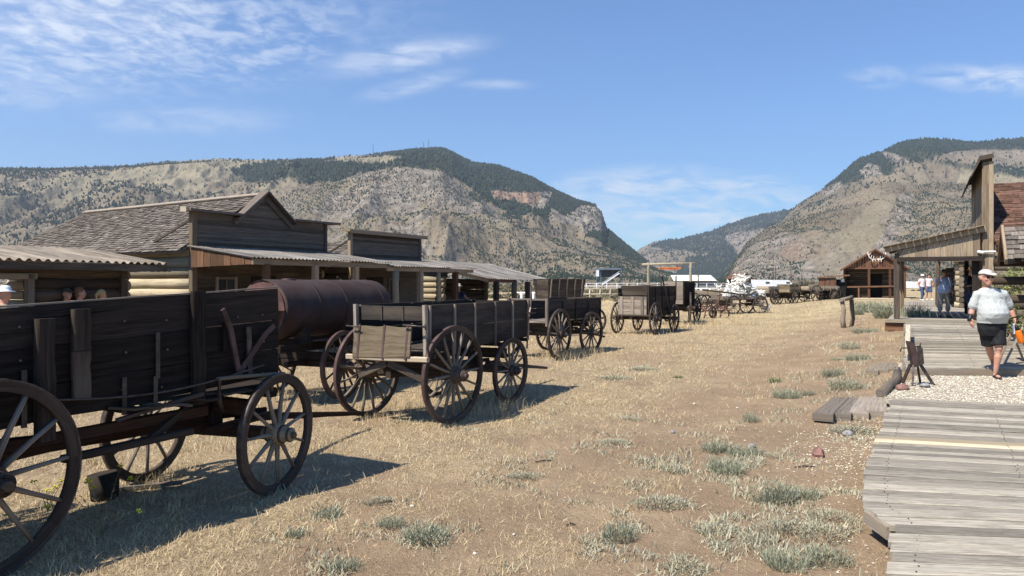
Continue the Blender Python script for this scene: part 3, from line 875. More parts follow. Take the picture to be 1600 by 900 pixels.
def planks(mb, p0, p1, z0, z1, n, th, nrm, wob=0.004, gap=0.004, rag=0.0, widths=None, segs=6):
    """boards laid one above the other between p0 and p1"""
    p0 = Vector(p0); p1 = Vector(p1); nrm = Vector(nrm)
    ws = widths or [1.0] * n; tot = sum(ws); z = z0
    for i in range(n):
        hh = (z1 - z0) * ws[i] / tot
        a = p0 + Vector((0, 0, z + hh / 2)); b = p1 + Vector((0, 0, z + hh / 2))
        d = (b - a).normalized()
        if rag: a = a - d * rnd(-rag, rag); b = b + d * rnd(-rag, rag)
        off = nrm * rnd(-0.003, 0.003)
        mb.beam(a + off, b + off, th, hh - gap, (0, 0, 1), segs, wob, cham=0.004)
        z += hh
    return mb


def wagon(name, label, loc, rz, wb=2.1, tr=1.45, Dr=1.3, Df=1.1, steer=0.0, box=None, mats=M_GREY, nr=12, nf=12, group=None, gear='wood_dark', tongue=2.6, zr=0.0, zf=0.0, rear_yaw=0.0, missing=(), fw=0.06, cat='wagon', tongue_droop=0.3):
    """root at the ground point under the rear axle, +Y forward"""
    root = empty(name, loc, rz, label, cat, group)
    hr, hf = Dr / 2, Df / 2
    for s in (-1, 1):
        add_wheel(root, Dr, nr, mats, (s * tr / 2, 0, hr + zr), R(rear_yaw), s < 0, fw, 0.03 * s, missing)
    cs, sn = math.cos(R(steer)), math.sin(R(steer))
    for s in (-1, 1):
        add_wheel(root, Df, nf, mats, (s * tr / 2 * cs, wb + s * tr / 2 * sn, hf + zf), R(steer), s < 0, fw, 0.03 * s)
    mb = MB(); mb.box((0, 0, hr + zr), (tr - 0.10, 0.09, 0.11), cham=0.008); mb.tube([(-tr / 2 - .1, 0, hr + zr), (tr / 2 + .1, 0, hr + zr)], 0.032, 8); mb.build('rear_axle', gear, root)
    ax = MB(); ax.beam((-(tr / 2 - .05) * cs, wb - (tr / 2 - .05) * sn, hf + zf), ((tr / 2 - .05) * cs, wb + (tr / 2 - .05) * sn, hf + zf), 0.09, 0.11, cham=0.008)
    ax.tube([(-(tr / 2 + .1) * cs, wb - (tr / 2 + .1) * sn, hf + zf), ((tr / 2 + .1) * cs, wb + (tr / 2 + .1) * sn, hf + zf)], 0.030, 8)
    ax.build('front_axle', gear, root)
    bz = box['z0'] if box else hr + 0.2
    mb = MB(); mb.box((0, 0, (bz + hr + 0.05) / 2), (1.15, 0.10, max(0.08, bz - hr - 0.07)), cham=0.008); mb.build('rear_bolster', gear, root)
    mb = MB(); mb.box((0, wb, (bz + hf + 0.05) / 2 + 0.01), (1.15, 0.10, max(0.06, (bz - hf - 0.08) * 0.42)), cham=0.008)
    mb.beam((0, wb, hf), (0, wb, bz - 0.02), 0.16, 0.16); mb.build('front_bolster', gear, root)
    mb = MB(); mb.beam((0, -0.55, hr + 0.02), (0, wb + 0.1, hf + 0.10), 0.075, 0.09, segs=4, wob=0.003, cham=0.006); mb.build('reach', gear, root)
    for s in (-1, 1):
        mb = MB(); mb.beam((s * 0.42, 0.02, hr + 0.05), (s * 0.05, wb * 0.55, hr + 0.03), 0.05, 0.06); mb.build('rear_hound', gear, root)
        mb = MB(); mb.beam((s * 0.36, wb - 0.35, hf + 0.07), (s * 0.10, wb + 0.75, hf + 0.06), 0.05, 0.06); mb.build('front_hound', gear, root)
    if tongue:
        sd = Vector((-sn, cs, 0)); a = Vector((0, wb, hf + 0.04)) + sd * 0.4; b = Vector((0, wb, hf + 0.04)) + sd * (0.4 + tongue); b.z = hf + 0.04 - tongue_droop
        mb = MB(); mb.beam(a, b, 0.075, 0.09, segs=6, wob=0.004, cham=0.01, w1=0.05, h1=0.05); mb.build('tongue', gear, root)
    if box:
        y0, y1, w, z0, z1 = box['y0'], box['y1'], box['w'], box['z0'], box['z1']
        wood_ = box.get('mat', 'wood_dark'); n = box.get('n', 3); fl = box.get('flare', 0.0)
        mb = MB()
        nb = 6
        for i in range(nb):
            x = -w / 2 + w * (i + 0.5) / nb
            mb.beam((x, y0, z0 + 0.015), (x, y1, z0 + 0.015), w / nb - 0.008, 0.028, segs=4, wob=0.002)
        mb.build('wagon_bed', box.get('bedmat', wood_), root)
        mb = MB(); k = 4
        for i in range(k):
            y = y0 + 0.15 + (y1 - y0 - 0.3) * i / (k - 1)
            mb.beam((-w / 2 - 0.06, y, z0 - 0.035), (w / 2 + 0.06, y, z0 - 0.035), 0.06, 0.06, cham=0.004)
        mb.build('cross_sill', wood_, root)
        zz = box.get('slope', 0.0)
        for s in (-1, 1):
            mb = MB(); ws = box.get('widths')
            z1s = box.get('z1_left', z1) if s < 0 else z1
            segs = 8
            if fl == 0:
                planks(mb, (s * w / 2, y0, box.get('dz', (0, 0))[0]), (s * w / 2, y1, box.get('dz', (0, 0))[1]), z0 + 0.03, z1s, n, 0.03, (s, 0, 0), 0.004, 0.005, box.get('rag', 0.01), ws, segs)
            else:
                for i in range(n):
                    k0 = (i + 0.5) / n; zc = z0 + 0.03 + (z1s - z0) * k0
                    upv = Vector((s * fl, 0, (z1s - z0))).normalized()
                    mb.beam((s * (w / 2 + fl * k0), y0 - fl * 0.5 * k0, zc), (s * (w / 2 + fl * k0), y1 + fl * 0.5 * k0, zc), 0.028, math.hypot(fl, z1s - z0) / n - 0.005, upv, segs, 0.003)
            mb.build('side_board', box.get('sidemat', wood_), root)
            nc = box.get('cleats', 4)
            for i in range(nc):
                y = y0 + 0.06 + (y1 - y0 - 0.12) * i / max(1, nc - 1) + (rnd(-.03, .03) if 0 < i < nc - 1 else 0)
                mb = MB()
                mb.beam((s * (w / 2 + 0.032), y, z0 - 0.05), (s * (w / 2 + 0.032 + fl), y, z1s + 0.01), box.get('cw', 0.05), 0.03, (s, 0, 0), cham=0.004)
                mb.build('cleat', box.get('cleatmat', wood_), root)
        if box.get('front', True):
            mb = MB(); planks(mb, (-w / 2 + 0.02, y1 - 0.03, 0), (w / 2 - 0.02, y1 - 0.03, 0), z0 + 0.03, z1, n, 0.028, (0, 1, 0), segs=3); mb.build('front_board', wood_, root)
        if box.get('rear', True):
            zt = box.get('rear_top', z1)
            mb = MB(); planks(mb, (-w / 2 + 0.02, y0 + 0.02, 0), (w / 2 - 0.02, y0 + 0.02, 0), z0 + 0.03, zt, n, 0.028, (0, 1, 0), segs=3); mb.build('end_board', box.get('endmat', wood_), root)
    return root


G_ROW = 'old wagons standing in the yard'
D_ = lambda a: -R(a)

# ---- the near wagon -----------------------------------------------------
hA = 31.0
dA = Vector((math.sin(R(hA)), math.cos(R(hA)), 0)); pA = Vector((math.cos(R(hA)), -math.sin(R(hA)), 0))
rwA = Vector((-3.40, 4.81, 0)); locA = rwA - pA * 0.74; locA.z = -0.01
wA = wagon('farm_wagon', 'huge blackened tall box wagon nearest the camera with grey spokes and a pale hub', locA, D_(hA), wb=2.24, tr=1.48, Dr=1.33, Df=1.11,
           steer=14, rear_yaw=9, tongue=2.5, tongue_droop=0.38, mats=M_GREY, nr=12, nf=11, group=G_ROW, gear='wood_redbrown', fw=0.07,
           box=dict(y0=-1.6, y1=2.56, w=1.12, z0=0.98, z1=1.84, z1_left=1.73, dz=(-0.14, 0.06), mat='wood_black', n=3, cleats=0, widths=[0.8, 0.85, 0.95], rag=0.0, sidemat='wood_black'))


def strip(root, name, mat, pts, w, t, **k):
    mb = MB()
    for a, b in zip(pts[:-1], pts[1:]): mb.beam(a, b, w, t, (1, 0, 0), **k)
    return mb.build(name, mat, root)


SX = 0.56 + 0.03
for (y, z0, z1, w, th, mat) in ((0.42, 0.84, 1.70, 0.12, 0.075, 'wood_black'), (0.68, 1.10, 1.45, 0.13, 0.045, 'wood_dark'), (0.68, 1.455, 1.76, 0.13, 0.055, 'wood_dark'),
                               (1.66, 0.92, 1.88, 0.13, 0.05, 'wood_black'), (-0.75, 0.84, 1.8, 0.12, 0.06, 'wood_black'), (1.93, 1.35, 1.6, 0.05, 0.03, 'wood_black')):
    mb = MB(); mb.beam((SX + th / 2, y, z0), (SX + th / 2, y, z1), w, th, (1, 0, 0), segs=6, wob=0.004, cham=0.008); mb.build('side_stake', mat, wA)
for (y, z0, z1) in ((0.30, 0.95, 1.35), (1.02, 0.93, 1.22), (1.30, 1.18, 1.55), (1.28, 0.98, 1.2)):
    strip(wA, 'iron_strap', 'iron', [(SX + 0.008, y, z0), (SX + 0.008, y, z1)], 0.035, 0.012)
for s, x_, zt_ in ((1, 0.56, 1.845), (-1, -0.56, 1.735)):
    mb = MB(); mb.beam((x_, -1.6, zt_ - 0.14), (x_, 2.56, zt_ + 0.06), 0.034, 0.012, segs=12, wob=0.0025); mb.build('worn_top_edge', 'wood_grey', wA)
# frayed lower boards, sill and splintered floor ends
mb = MB()
for i in range(5):
    y = 0.9 + i * 0.28
    mb.beam((SX - 0.03, y, 0.99 + rnd(-.02, .02)), (SX + 0.05 + rnd(0, .06), y + 0.35, 0.965 + rnd(-.03, .03)), 0.10, 0.02, (0, 0, 1), 4, 0.012)
mb.beam((SX + 0.02, 0.95, 0.90), (SX + 0.09, 1.65, 1.02), 0.05, 0.025, (0, 0, 1), 4, 0.006)
mb.build('splintered_board', 'wood_dark', wA)
mb = MB()
mb.beam((0.40, 0.25, 0.80), (0.46, 1.85, 0.83), 0.07, 0.09, segs=5, wob=0.005, cham=0.01); mb.build('bed_beam', 'wood_redbrown', wA)
mb = MB()
mb.beam((0.52, 0.60, 0.66), (0.58, 1.62, 0.70), 0.08, 0.055, segs=5, wob=0.004, cham=0.01); mb.build('brake_beam', 'wood_dark', wA)
mb = MB(); mb.beam((0.56, 1.25, 0.69), (0.40, 1.80, 0.93), 0.05, 0.06, cham=0.006); mb.build('brake_arm', 'wood_dark', wA)
# brake lever, rail and hook on the front corner
strip(wA, 'brake_lever', 'rust', [(SX + .05, 2.06, 1.12), (SX + .07, 1.95, 1.55), (SX + .08, 1.86, 1.72)], 0.045, 0.02)
strip(wA, 'lever_quadrant', 'rust', [(SX + .03, 2.05, 1.12), (SX + .04, 2.36, 1.48), (SX + .04, 2.46, 1.55)], 0.05, 0.016)
strip(wA, 'iron_strap', 'iron', [(SX + .02, 2.20, 1.12), (SX + .02, 2.18, 1.55)], 0.05, 0.02)
mb = MB(); mb.beam((SX + .10, 1.80, 1.13), (SX + .10, 2.52, 1.10), 0.05, 0.03, segs=4, wob=0.003, cham=0.005); mb.build('foot_rail', 'wood_grey', wA)
strip(wA, 'rail_bracket', 'iron', [(SX + .09, 1.82, 1.12), (SX + .06, 1.84, 0.92), (SX + .02, 1.9, 0.86)], 0.022, 0.022)
strip(wA, 'rail_bracket', 'iron', [(SX + .09, 2.42, 1.10), (SX + .04, 2.40, 0.85)], 0.022, 0.022)
mb = MB(); mb.beam((-0.6, 2.42, 0.93), (0.66, 2.42, 0.93), 0.09, 0.09, cham=0.008); mb.build('front_sill', 'wood_black', wA)
mb = MB(); pts = []
for i in range(13):
    k = i / 12; pts.append((SX + 0.09, 0.35 + 1.95 * k, 1.14 - 0.09 * math.sin(math.pi * k) + 0.06 * k))
mb.tube(pts, 0.009, 6); mb.build('sagging_cable', 'iron', wA)
bolt_me = MB().ball((0, 0, 0), 0.011, 6, 4).mesh('bolt', 'iron_bright')
for y in np.linspace(-1.4, 2.4, 12):
    for z in (1.12, 1.40, 1.66): link_mesh('bolt', bolt_me, wA, (SX - 0.01, y + rnd(-.05, .05), z + rnd(-.02, .02)))
# rear wheel bracket
strip(wA, 'iron_bracket', 'wood_dark', [(SX + .07, -0.05, 1.30), (SX + .06, -0.10, 0.86)], 0.07, 0.05)
strip(wA, 'iron_bracket', 'iron', [(SX + .10, -0.02, 1.28), (SX + .22, 0.02, 1.30)], 0.05, 0.04)
# end grain light hub for the front wheel
for o in wA.children:
    if o.name.startswith('wheel') and o.location.x > 0.5 and o.location.y > 1.5:
        for c in o.children:
            if c.name.startswith('hub') and not c.name.startswith('hub_band'):
                c.data = c.data.copy(); c.data.materials[0] = MATS['wood_straw']; c['label'] = 'pale straw coloured front hub'

# ---- tank wagon -----------------------------------------------------------
hT = 24.0
dT = Vector((math.sin(R(hT)), math.cos(R(hT)), 0)); pT = Vector((math.cos(R(hT)), -math.sin(R(hT)), 0))
locT = Vector((-2.78, 12.25, 0)) - pT * 0.72; locT.z = gz(locT.x, locT.y)
wT = wagon('tank_wagon', 'rusty purple cylindrical tank lying on a dark wagon between two box wagons', locT, D_(hT), wb=2.5, Dr=1.13, Df=1.0, mats=M_RUST, nr=14, group=G_ROW, tongue=2.0, gear='wood_black')
mb = MB(); Rt = 0.47; prof = []
y0, y1 = -1.1, 1.85; zc = 1.49
pr = [(y0 + 0.02, Rt * 0.97), (y0 + 0.02, Rt), (y0 + 0.06, Rt + 0.006)]
pr += [(y1 - 0.18, Rt), (y1 - 0.08, Rt * 0.985), (y1 - 0.02, Rt * 0.94), (y1 + 0.02, Rt * 0.86)]
mb.tube([(0.02, y, zc) for y, r in pr], [r for y, r in pr], 56)
tank = mb.build('tank', 'rust_tank', wT)
for q in (-0.25, 0.45, 1.55):
    mb = MB(); mb.tube([(0.02, q - 0.03, zc), (0.02, q + 0.03, zc)], Rt + 0.007, 56); mb.build('seam_band', 'rust_tank', tank)
mb = MB()
for q in (-0.25, 0.45, 1.55):
    for i in range(40):
        a = 2 * math.pi * i / 40
        for dq in (-0.018, 0.018): mb.ball((0.02 + (Rt + .008) * math.cos(a), q + dq, zc + (Rt + .008) * math.sin(a)), 0.006, 5, 4)
mb.build('rivets', 'rust_tank', tank)
mb = MB(); mb.tube([(0.02, y0 - 0.002, zc), (0.02, y0 + 0.012, zc)], Rt * 0.93, 40); mb.build('tank_end_plate', 'rust_tank_end', wT)
mb = MB()
for y in (0.8, 1.15):
    mb.tube([(0.05 + 0.28 * math.sin(a), y + 0.0 * a, zc + (Rt + .012) * math.cos(a * 1.3)) for a in (0.0, 0.3, 0.6)], 0.010, 5)
    mb.tube([(0.03, y - 0.04, zc + Rt), (0.03, y - 0.05, zc + Rt + 0.06), (0.03, y + 0.05, zc + Rt + 0.03)], 0.010, 5)
mb.build('hatch_hook', 'iron', wT)
mb = MB(); mb.tube([(0.02, -0.5, zc + Rt - 0.01), (0.02, -0.5, zc + Rt + 0.02)], 0.11, 14); mb.build('filler_cap', 'rust', wT)
for s in (-1, 1):
    mb = MB(); mb.beam((s * 0.42, -1.2, 0.90), (s * 0.42, 2.6, 0.90), 0.10, 0.13, segs=5, wob=0.004, cham=0.01); mb.build('frame_rail', 'wood_black', wT)
for y in (-0.7, 0.5, 1.6):
    mb = MB(); mb.beam((-0.62, y, 0.99), (0.62, y, 0.99), 0.12, 0.07, segs=3, wob=0.004, cham=0.008)
    for s in (-1, 1): mb.prism([(s * 0.60, y - 0.05, 1.02), (s * 0.30, y - 0.05, 1.02), (s * 0.40, y - 0.05, 1.10), (s * 0.56, y - 0.05, 1.22)], (0, 0.1, 0))
    mb.build('saddle', 'wood_black', wT)
mb = MB(); mb.beam((0.45, -0.6, 1.0), (0.75, 0.55, 0.98), 0.16, 0.03, segs=3, wob=0.006); mb.build('loose_board', 'wood_dark', wT)

# ---- second box wagon -------------------------------------------------------
hB = 24.0
dB = Vector((math.sin(R(hB)), math.cos(R(hB)), 0)); pB = Vector((math.cos(R(hB)), -math.sin(R(hB)), 0))
locB = Vector((-0.80, 10.22, 0)) - pB * 0.70; locB.z = 0.0
wB = wagon('box_wagon', 'long dark box wagon with a pale wooden tailboard and reddish wheel rims', locB, D_(hB), wb=2.0, tr=1.40, Dr=1.35, Df=1.05, mats=('wood_felloe', 'rust', 'wood_spoke', 'wood_felloe'), nr=16, nf=14,
           rear_yaw=-8, steer=-6, group=G_ROW, tongue=2.2,
           box=dict(y0=-0.45, y1=3.05, w=1.04, z0=0.98, z1=1.62, mat='wood_charcoal', n=2, cleats=6, widths=[1, 1.1], rear=False, cw=0.04, bedmat='wood_dark', cleatmat='wood_grey'))  # paler cleat wood puts the sun catching them into the colour
mb = MB(); mb.beam((-0.50, -0.44, 1.52), (0.50, -0.44, 1.52), 0.03, 0.20, segs=4, wob=0.003, cham=0.004); mb.build('end_board', 'wood_charcoal', wB)
for x in (-0.16, 0.18):
    mb = MB(); mb.beam((x, -0.465, 1.42), (x, -0.465, 1.62), 0.018, 0.012, (0, 1, 0)); mb.build('iron_strap', 'iron', wB)
for x_ in (0.52, -0.52):
    mb = MB(); mb.beam((x_, -0.45, 1.628), (x_, 3.05, 1.628), 0.034, 0.012, segs=8, wob=0.0025); mb.build('worn_top_edge', 'wood_dark', wB)
mb = MB()
mb.beam((-0.50, -0.62, 1.13), (0.40, -0.62, 1.15), 0.03, 0.42, (0, 0.16, 1), segs=5, wob=0.004, cham=0.005)
tb = mb.build('tailboard', 'wood_straw', wB)
for x in (-0.42, -0.02, 0.34):
    mb = MB(); mb.beam((x, -0.665, 0.92), (x, -0.60, 1.37), 0.030, 0.018, (0, 1, 0)); mb.build('strap', 'rust', tb)
mb = MB(); mb.beam((-0.62, -0.62, 0.93), (0.66, -0.62, 0.93), 0.07, 0.07, segs=5, wob=0.004, cham=0.01); mb.build('tail_sill', 'wood_pale', wB)
for x in (-0.54, 0.56):
    mb = MB(); mb.beam((x, -0.50, 0.90), (x - 0.02, -0.50, 1.64), 0.07, 0.05, cham=0.006); mb.build('corner_stake', 'wood_grey', wB)
mb = MB(); mb.tube([(-0.6, -0.66, 1.35), (-0.40, -0.67, 1.34)], 0.012, 6); mb.tube([(0.30, -0.66, 1.38), (0.62, -0.62, 1.36)], 0.014, 6); mb.tube([(0.60, -0.60, 1.40), (0.66, -0.60, 0.98)], 0.012, 6); mb.build('latch_rod', 'iron', wB)
for s in (-1, 1):
    mb = MB(); mb.beam((s * 0.02, -0.56, 0.86), (s * 0.50, -0.50, 0.66), 0.05, 0.10, segs=4, wob=0.003, cham=0.01); mb.build('spring_bar', 'wood_dark', wB)
mb = MB(); mb.beam((-0.60, 0.12, 0.62), (0.60, 0.12, 0.62), 0.07, 0.08, cham=0.008); mb.build('brake_beam', 'wood_dark', wB)
# tall lever at the far corner
strip(wB, 'brake_lever', 'iron_bright', [(0.62, 2.78, 0.80), (0.63, 2.80, 1.25), (0.63, 2.92, 1.5), (0.63, 2.94, 1.86)], 0.035, 0.018)
strip(wB, 'lever_hook', 'iron', [(0.63, 2.75, 1.42), (0.63, 3.12, 1.40)], 0.02, 0.02)

# ---- open wagon with no tailboard ------------------------------------------
hC = 30.0
dC = Vector((math.sin(R(hC)), math.cos(R(hC)), 0)); pC = Vector((math.cos(R(hC)), -math.sin(R(hC)), 0))
locC = Vector((1.19, 18.6, 0)) - pC * 0.72; locC.z = 0.0
wC = wagon('open_wagon', 'charcoal box wagon with its tail end open showing the plank floor, third in the row', locC, D_(hC), wb=2.05, tr=1.44, Dr=1.27, Df=1.13, steer=-8, mats=M_GREY, nr=14, nf=13, group=G_ROW, tongue=1.5,
           box=dict(y0=-0.35, y1=3.0, w=1.05, z0=0.92, z1=1.50, mat='wood_charcoal', n=2, cleats=5, rear=False, bedmat='wood_grey', cw=0.06))
for o in wC.children:
    if o.name.startswith(('side_board', 'cleat', 'front_board', 'wagon_bed')):
        pass
mb = MB(); mb.beam((-0.5, 2.90, 1.30), (0.5, 2.90, 1.30), 0.04, 0.16, segs=3, wob=0.003); mb.build('cross_board', 'wood_straw', wC)
mb = MB(); mb.beam((-0.53, -0.28, 1.50), (0.53, -0.28, 1.50), 0.05, 0.05, cham=0.006); mb.build('top_bar', 'wood_grey', wC)
for s in (-1, 1):
    mb = MB(); mb.beam((s * 0.55, -0.36, 0.84), (s * 0.55, -0.36, 1.54), 0.08, 0.07, cham=0.01); mb.build('corner_post', 'wood_grey', wC)

# ---- flared wagon behind ----------------------------------------------------
pG = G(885, 515); 
wG = wagon('flared_wagon', 'dark wagon with outward leaning slatted sides behind the open wagon', (1.3, 27.6, 0), D_(66), wb=1.6, Dr=1.1, Df=1.0, mats=M_DARK, nr=10, nf=10, group=G_ROW, tongue=0,
           box=dict(y0=-0.2, y1=1.2, w=0.95, z0=1.2, z1=2.02, mat='wood_dark', n=4, cleats=5, flare=0.16, cleatmat='wood_grey'))

# ---- wagon with pale tail panel ----------------------------------------------
hD = 32.0
dD = Vector((math.sin(R(hD)), math.cos(R(hD)), 0)); pD = Vector((math.cos(R(hD)), -math.sin(R(hD)), 0))
locD = Vector((5.30, 27.5, 0)) - pD * 0.76; locD.z = gz(locD.x, locD.y)
wD = wagon('high_wagon', 'tall wagon with a pale grey planked tail panel and dark sides', locD, D_(hD), wb=2.0, tr=1.52, Dr=1.2, Df=1.08, mats=M_GREY, nr=14, nf=12, group=G_ROW, tongue=0,
           box=dict(y0=-0.35, y1=2.6, w=1.14, z0=0.76, z1=1.80, mat='wood_charcoal', n=5, cleats=5, rear=False, z1_left=1.72))
mb = MB(); planks(mb, (-0.56, -0.38, 0), (0.56, -0.38, 0), 0.74, 1.42, 6, 0.035, (0, 1, 0), segs=3); tp = mb.build('tailboard', 'wood_grey', wD)
for x in (-0.42, 0.02, 0.40):
    mb = MB(); mb.beam((x, -0.415, 0.72), (x, -0.415, 1.42), 0.11, 0.03, (0, 1, 0), cham=0.005); mb.build('batten', 'wood_grey', tp)
mb = MB(); planks(mb, (-0.56, -0.10, 0), (0.56, -0.10, 0), 1.45, 1.82, 2, 0.03, (0, 1, 0), segs=3, rag=0.03); mb.build('inner_board', 'wood_dark', wD)
mb = MB(); mb.beam((-0.66, -0.42, 0.72), (0.72, -0.42, 0.72), 0.06, 0.06, cham=0.008); mb.build('tail_sill', 'wood_dark', wD)
mb = MB(); mb.beam((-0.55, 0.3, 1.80), (0.2, 2.3, 1.86), 0.5, 0.03, segs=3, wob=0.01); mb.build('loose_board', 'wood_grey', wD)
strip(wD, 'brake_lever', 'iron', [(0.66, 1.75, 0.8), (0.66, 1.30, 1.55), (0.66, 0.95, 2.15), (0.66, 0.85, 2.2)], 0.05, 0.04)
strip(wD, 'iron_rod', 'iron', [(0.62, 2.55, 1.2), (0.62, 2.6, 2.2)], 0.045, 0.04)

# ---- narrow tall wagon behind it ---------------------------------------------
hE = 24.0
dE = Vector((math.sin(R(hE)), math.cos(R(hE)), 0)); pE = Vector((math.cos(R(hE)), -math.sin(R(hE)), 0))
locE = Vector((7.95, 33.3, 0)) - pE * 0.72; locE.z = gz(7.9, 33.3)
wE = wagon('tall_wagon', 'tall narrow wagon with a pale end and black side slats behind the planked tail panel', locE, D_(hE), wb=1.9, tr=1.44, Dr=1.45, Df=1.2, mats=M_DARK, nr=14, nf=12, group=G_ROW, tongue=1.4, steer=-6, rear_yaw=14,
           box=dict(y0=-0.3, y1=2.3, w=0.98, z0=0.88, z1=1.92, mat='wood_black', n=5, cleats=9, rear=True, endmat='wood_grey'))

# ---- plough frames and small gear behind ---------------------------------------
pf = G(1112, 497); rt = empty('iron_plough', pf, D_(70), 'rusty red gang plough frame with curved shares beside the antler wagon', 'plough')
mb = MB(); mb.beam((0, -0.9, 0.62), (0, 1.0, 0.66), 0.08, 0.06); mb.beam((0.5, -0.8, 0.42), (0.5, 0.9, 0.45), 0.07, 0.05); mb.beam((-0.1, -0.7, 0.64), (0.6, -0.7, 0.42), 0.06, 0.05); mb.beam((-0.1, 0.6, 0.64), (0.6, 0.6, 0.42), 0.06, 0.05); mb.build('plough_frame', 'rust_red', rt)
for i in range(4):
    y = -0.7 + i * 0.5
    mb = MB(); mb.beam((0.45, y, 0.42), (0.35, y, 0.05), 0.05, 0.03); mb.prism([(0.30, y - .12, 0.0), (0.55, y - .16, 0.12), (0.50, y + .14, 0.26), (0.28, y + .10, 0.10)], (0.02, 0, 0.02)); mb.build('plough_share', 'rust_red', rt)
for s in (-1, 1): add_wheel(rt, 0.62, 8, M_RUST, (0.1 + s * 0.45, -0.3 * s, 0.31), 0.3)
mb = MB(); mb.beam((0, 0.2, 0.62), (0.1, 0.5, 1.25), 0.04, 0.03); mb.build('lever', 'rust_red', rt)

pf = G(1160, 461.0); pf = Vector((14.2, 52.5, 0)); pf.z = gz(14.2, 52.5)
wF = wagon('gear_wagon', 'low brown wagon standing left of and behind the antler wagon', Vector((12.9, 54.0, gz(12.9, 54))), D_(82), wb=2.2, tr=1.4, Dr=1.2, Df=1.1, mats=M_GREY, nr=12, nf=12, group=G_ROW, tongue=0,
           box=dict(y0=-0.7, y1=2.9, w=1.0, z0=0.95, z1=1.35, mat='wood_pale', n=2, cleats=5))
wF2 = wagon('running_gear', 'bare wheeled wagon chassis close behind the antler wagon on its left', Vector((11.6, 47.6, gz(11.6, 47.6))), D_(60), wb=1.8, tr=1.4, Dr=1.15, Df=1.1, mats=M_GREY, nr=12, nf=12, group=G_ROW, tongue=1.2, tongue_droop=-0.1)

# ---- antler wagon ---------------------------------------------------------------
hH = 66.0
dH = Vector((math.sin(R(hH)), math.cos(R(hH)), 0)); pH = Vector((math.cos(R(hH)), -math.sin(R(hH)), 0))
locH = Vector((13.35, 44.9, 0)) - pH * 0.7; locH.z = gz(13.3, 44.9) - 0.02
wH = wagon('flat_wagon', 'low grey wagon carrying the heap of white antlers', locH, D_(hH), wb=2.15, tr=1.4, Dr=1.15, Df=1.1, steer=-6, mats=M_GREY, nr=12, nf=12, group=G_ROW, tongue=0, tongue_droop=0.0,
           box=dict(y0=-0.7, y1=2.7, w=1.05, z0=0.92, z1=1.12, mat='wood_grey', n=1, cleats=3))
mb = MB(); mb.beam((0.2, -1.9, 1.5), (0.62, 1.3, 1.16), 0.10, 0.09, segs=4, wob=0.006, cham=0.01); mb.build('lying_pole', 'wood_dark', wH)


def antler_mesh(seed, thick=1.0):
    rs = random.Random(seed); mb = MB()
    pts = []; n = 9
    for i in range(n + 1):
        k = i / n; pts.append(Vector((0.30 * math.sin(k * 2.3), 0.10 * math.sin(k * 3), 0.85 * k)))
    mb.tube(pts, [0.03 * thick * (1 - 0.65 * i / n) for i in range(n + 1)], 6, tint=0.5)
    for k in (0.08, 0.28, 0.5, 0.7, 0.85):
        p = pts[int(k * n)]; L = rs.uniform(0.18, 0.34) * (1.1 - 0.4 * k)
        d = Vector((-0.8, rs.uniform(-0.3, 0.3), 0.55)).normalized()
        q = p + d * L; m_ = p + d * L * 0.55 + Vector((0, 0, -0.03))
        mb.tube([p, m_, q + Vector((0, 0, 0.05))], [0.020 * thick, 0.015 * thick, 0.004], 5, tint=0.5)
    return mb.mesh('antler', 'antler')


AM = [antler_mesh(s, 2.3) for s in range(5)]
rs = random.Random(5)
for i in range(270):
    # heap: a ragged cone on the bed, sliding off the right end
    k_ = rs.random()
    if i < 170: y = rs.gauss(1.25, 0.42); x = rs.gauss(0.0, 0.26)
    else: y = rs.uniform(-0.1, 2.7); x = rs.gauss(0.0, 0.25)
    y = max(-0.4, min(2.75, y)); x = max(-0.5, min(0.5, x))
    top = 1.15 + 1.0 * math.exp(-((y - 1.2) / 0.50) ** 2) + 0.25 * (y > 0)
    z = 1.0 + (top - 1.0) * rs.uniform(0.1, 1.0)
    if i > 258: y = rs.uniform(2.75, 3.3); z = rs.uniform(0.15, 0.9); x = rs.uniform(-0.4, 0.5)
    s_ = rs.uniform(0.45, 0.72); R3 = Matrix.Rotation(rs.uniform(0, 6.28), 3, 'Z') @ Matrix.Rotation(rs.uniform(-2.2, 2.2), 3, 'X') @ Matrix.Rotation(rs.uniform(-2.2, 2.2), 3, 'Y')
    c_ = R3 @ Vector((0.1, 0, 0.42)) * s_
    o = link_mesh('antler', AM[i % 5], None, wH.matrix_basis @ Vector((x, y, z)) - c_, R3.to_euler()); o.scale = (s_, s_, s_)
    tag(o, 'bleached white elk antler in the heap on the low grey wagon', 'antler', 'antlers heaped on the low wagon')
for i, (px_, py_) in enumerate(((1135, 447), (1128, 449), (1146, 446), (1122, 446))):
    v = Vector(((px_ - 800) / F * 46.5, 46.5, CH - (py_ - HZ) / F * 46.5 - 0.1))
    o = link_mesh('antler', AM[i], None, v, (rs.uniform(-1, 1), rs.uniform(-1, 1), rs.uniform(0, 6))); o.scale = (.7, .7, .7)
    tag(o, 'white antler lying loose on the left end of the low wagon', 'antler', 'loose antlers left of the heap')

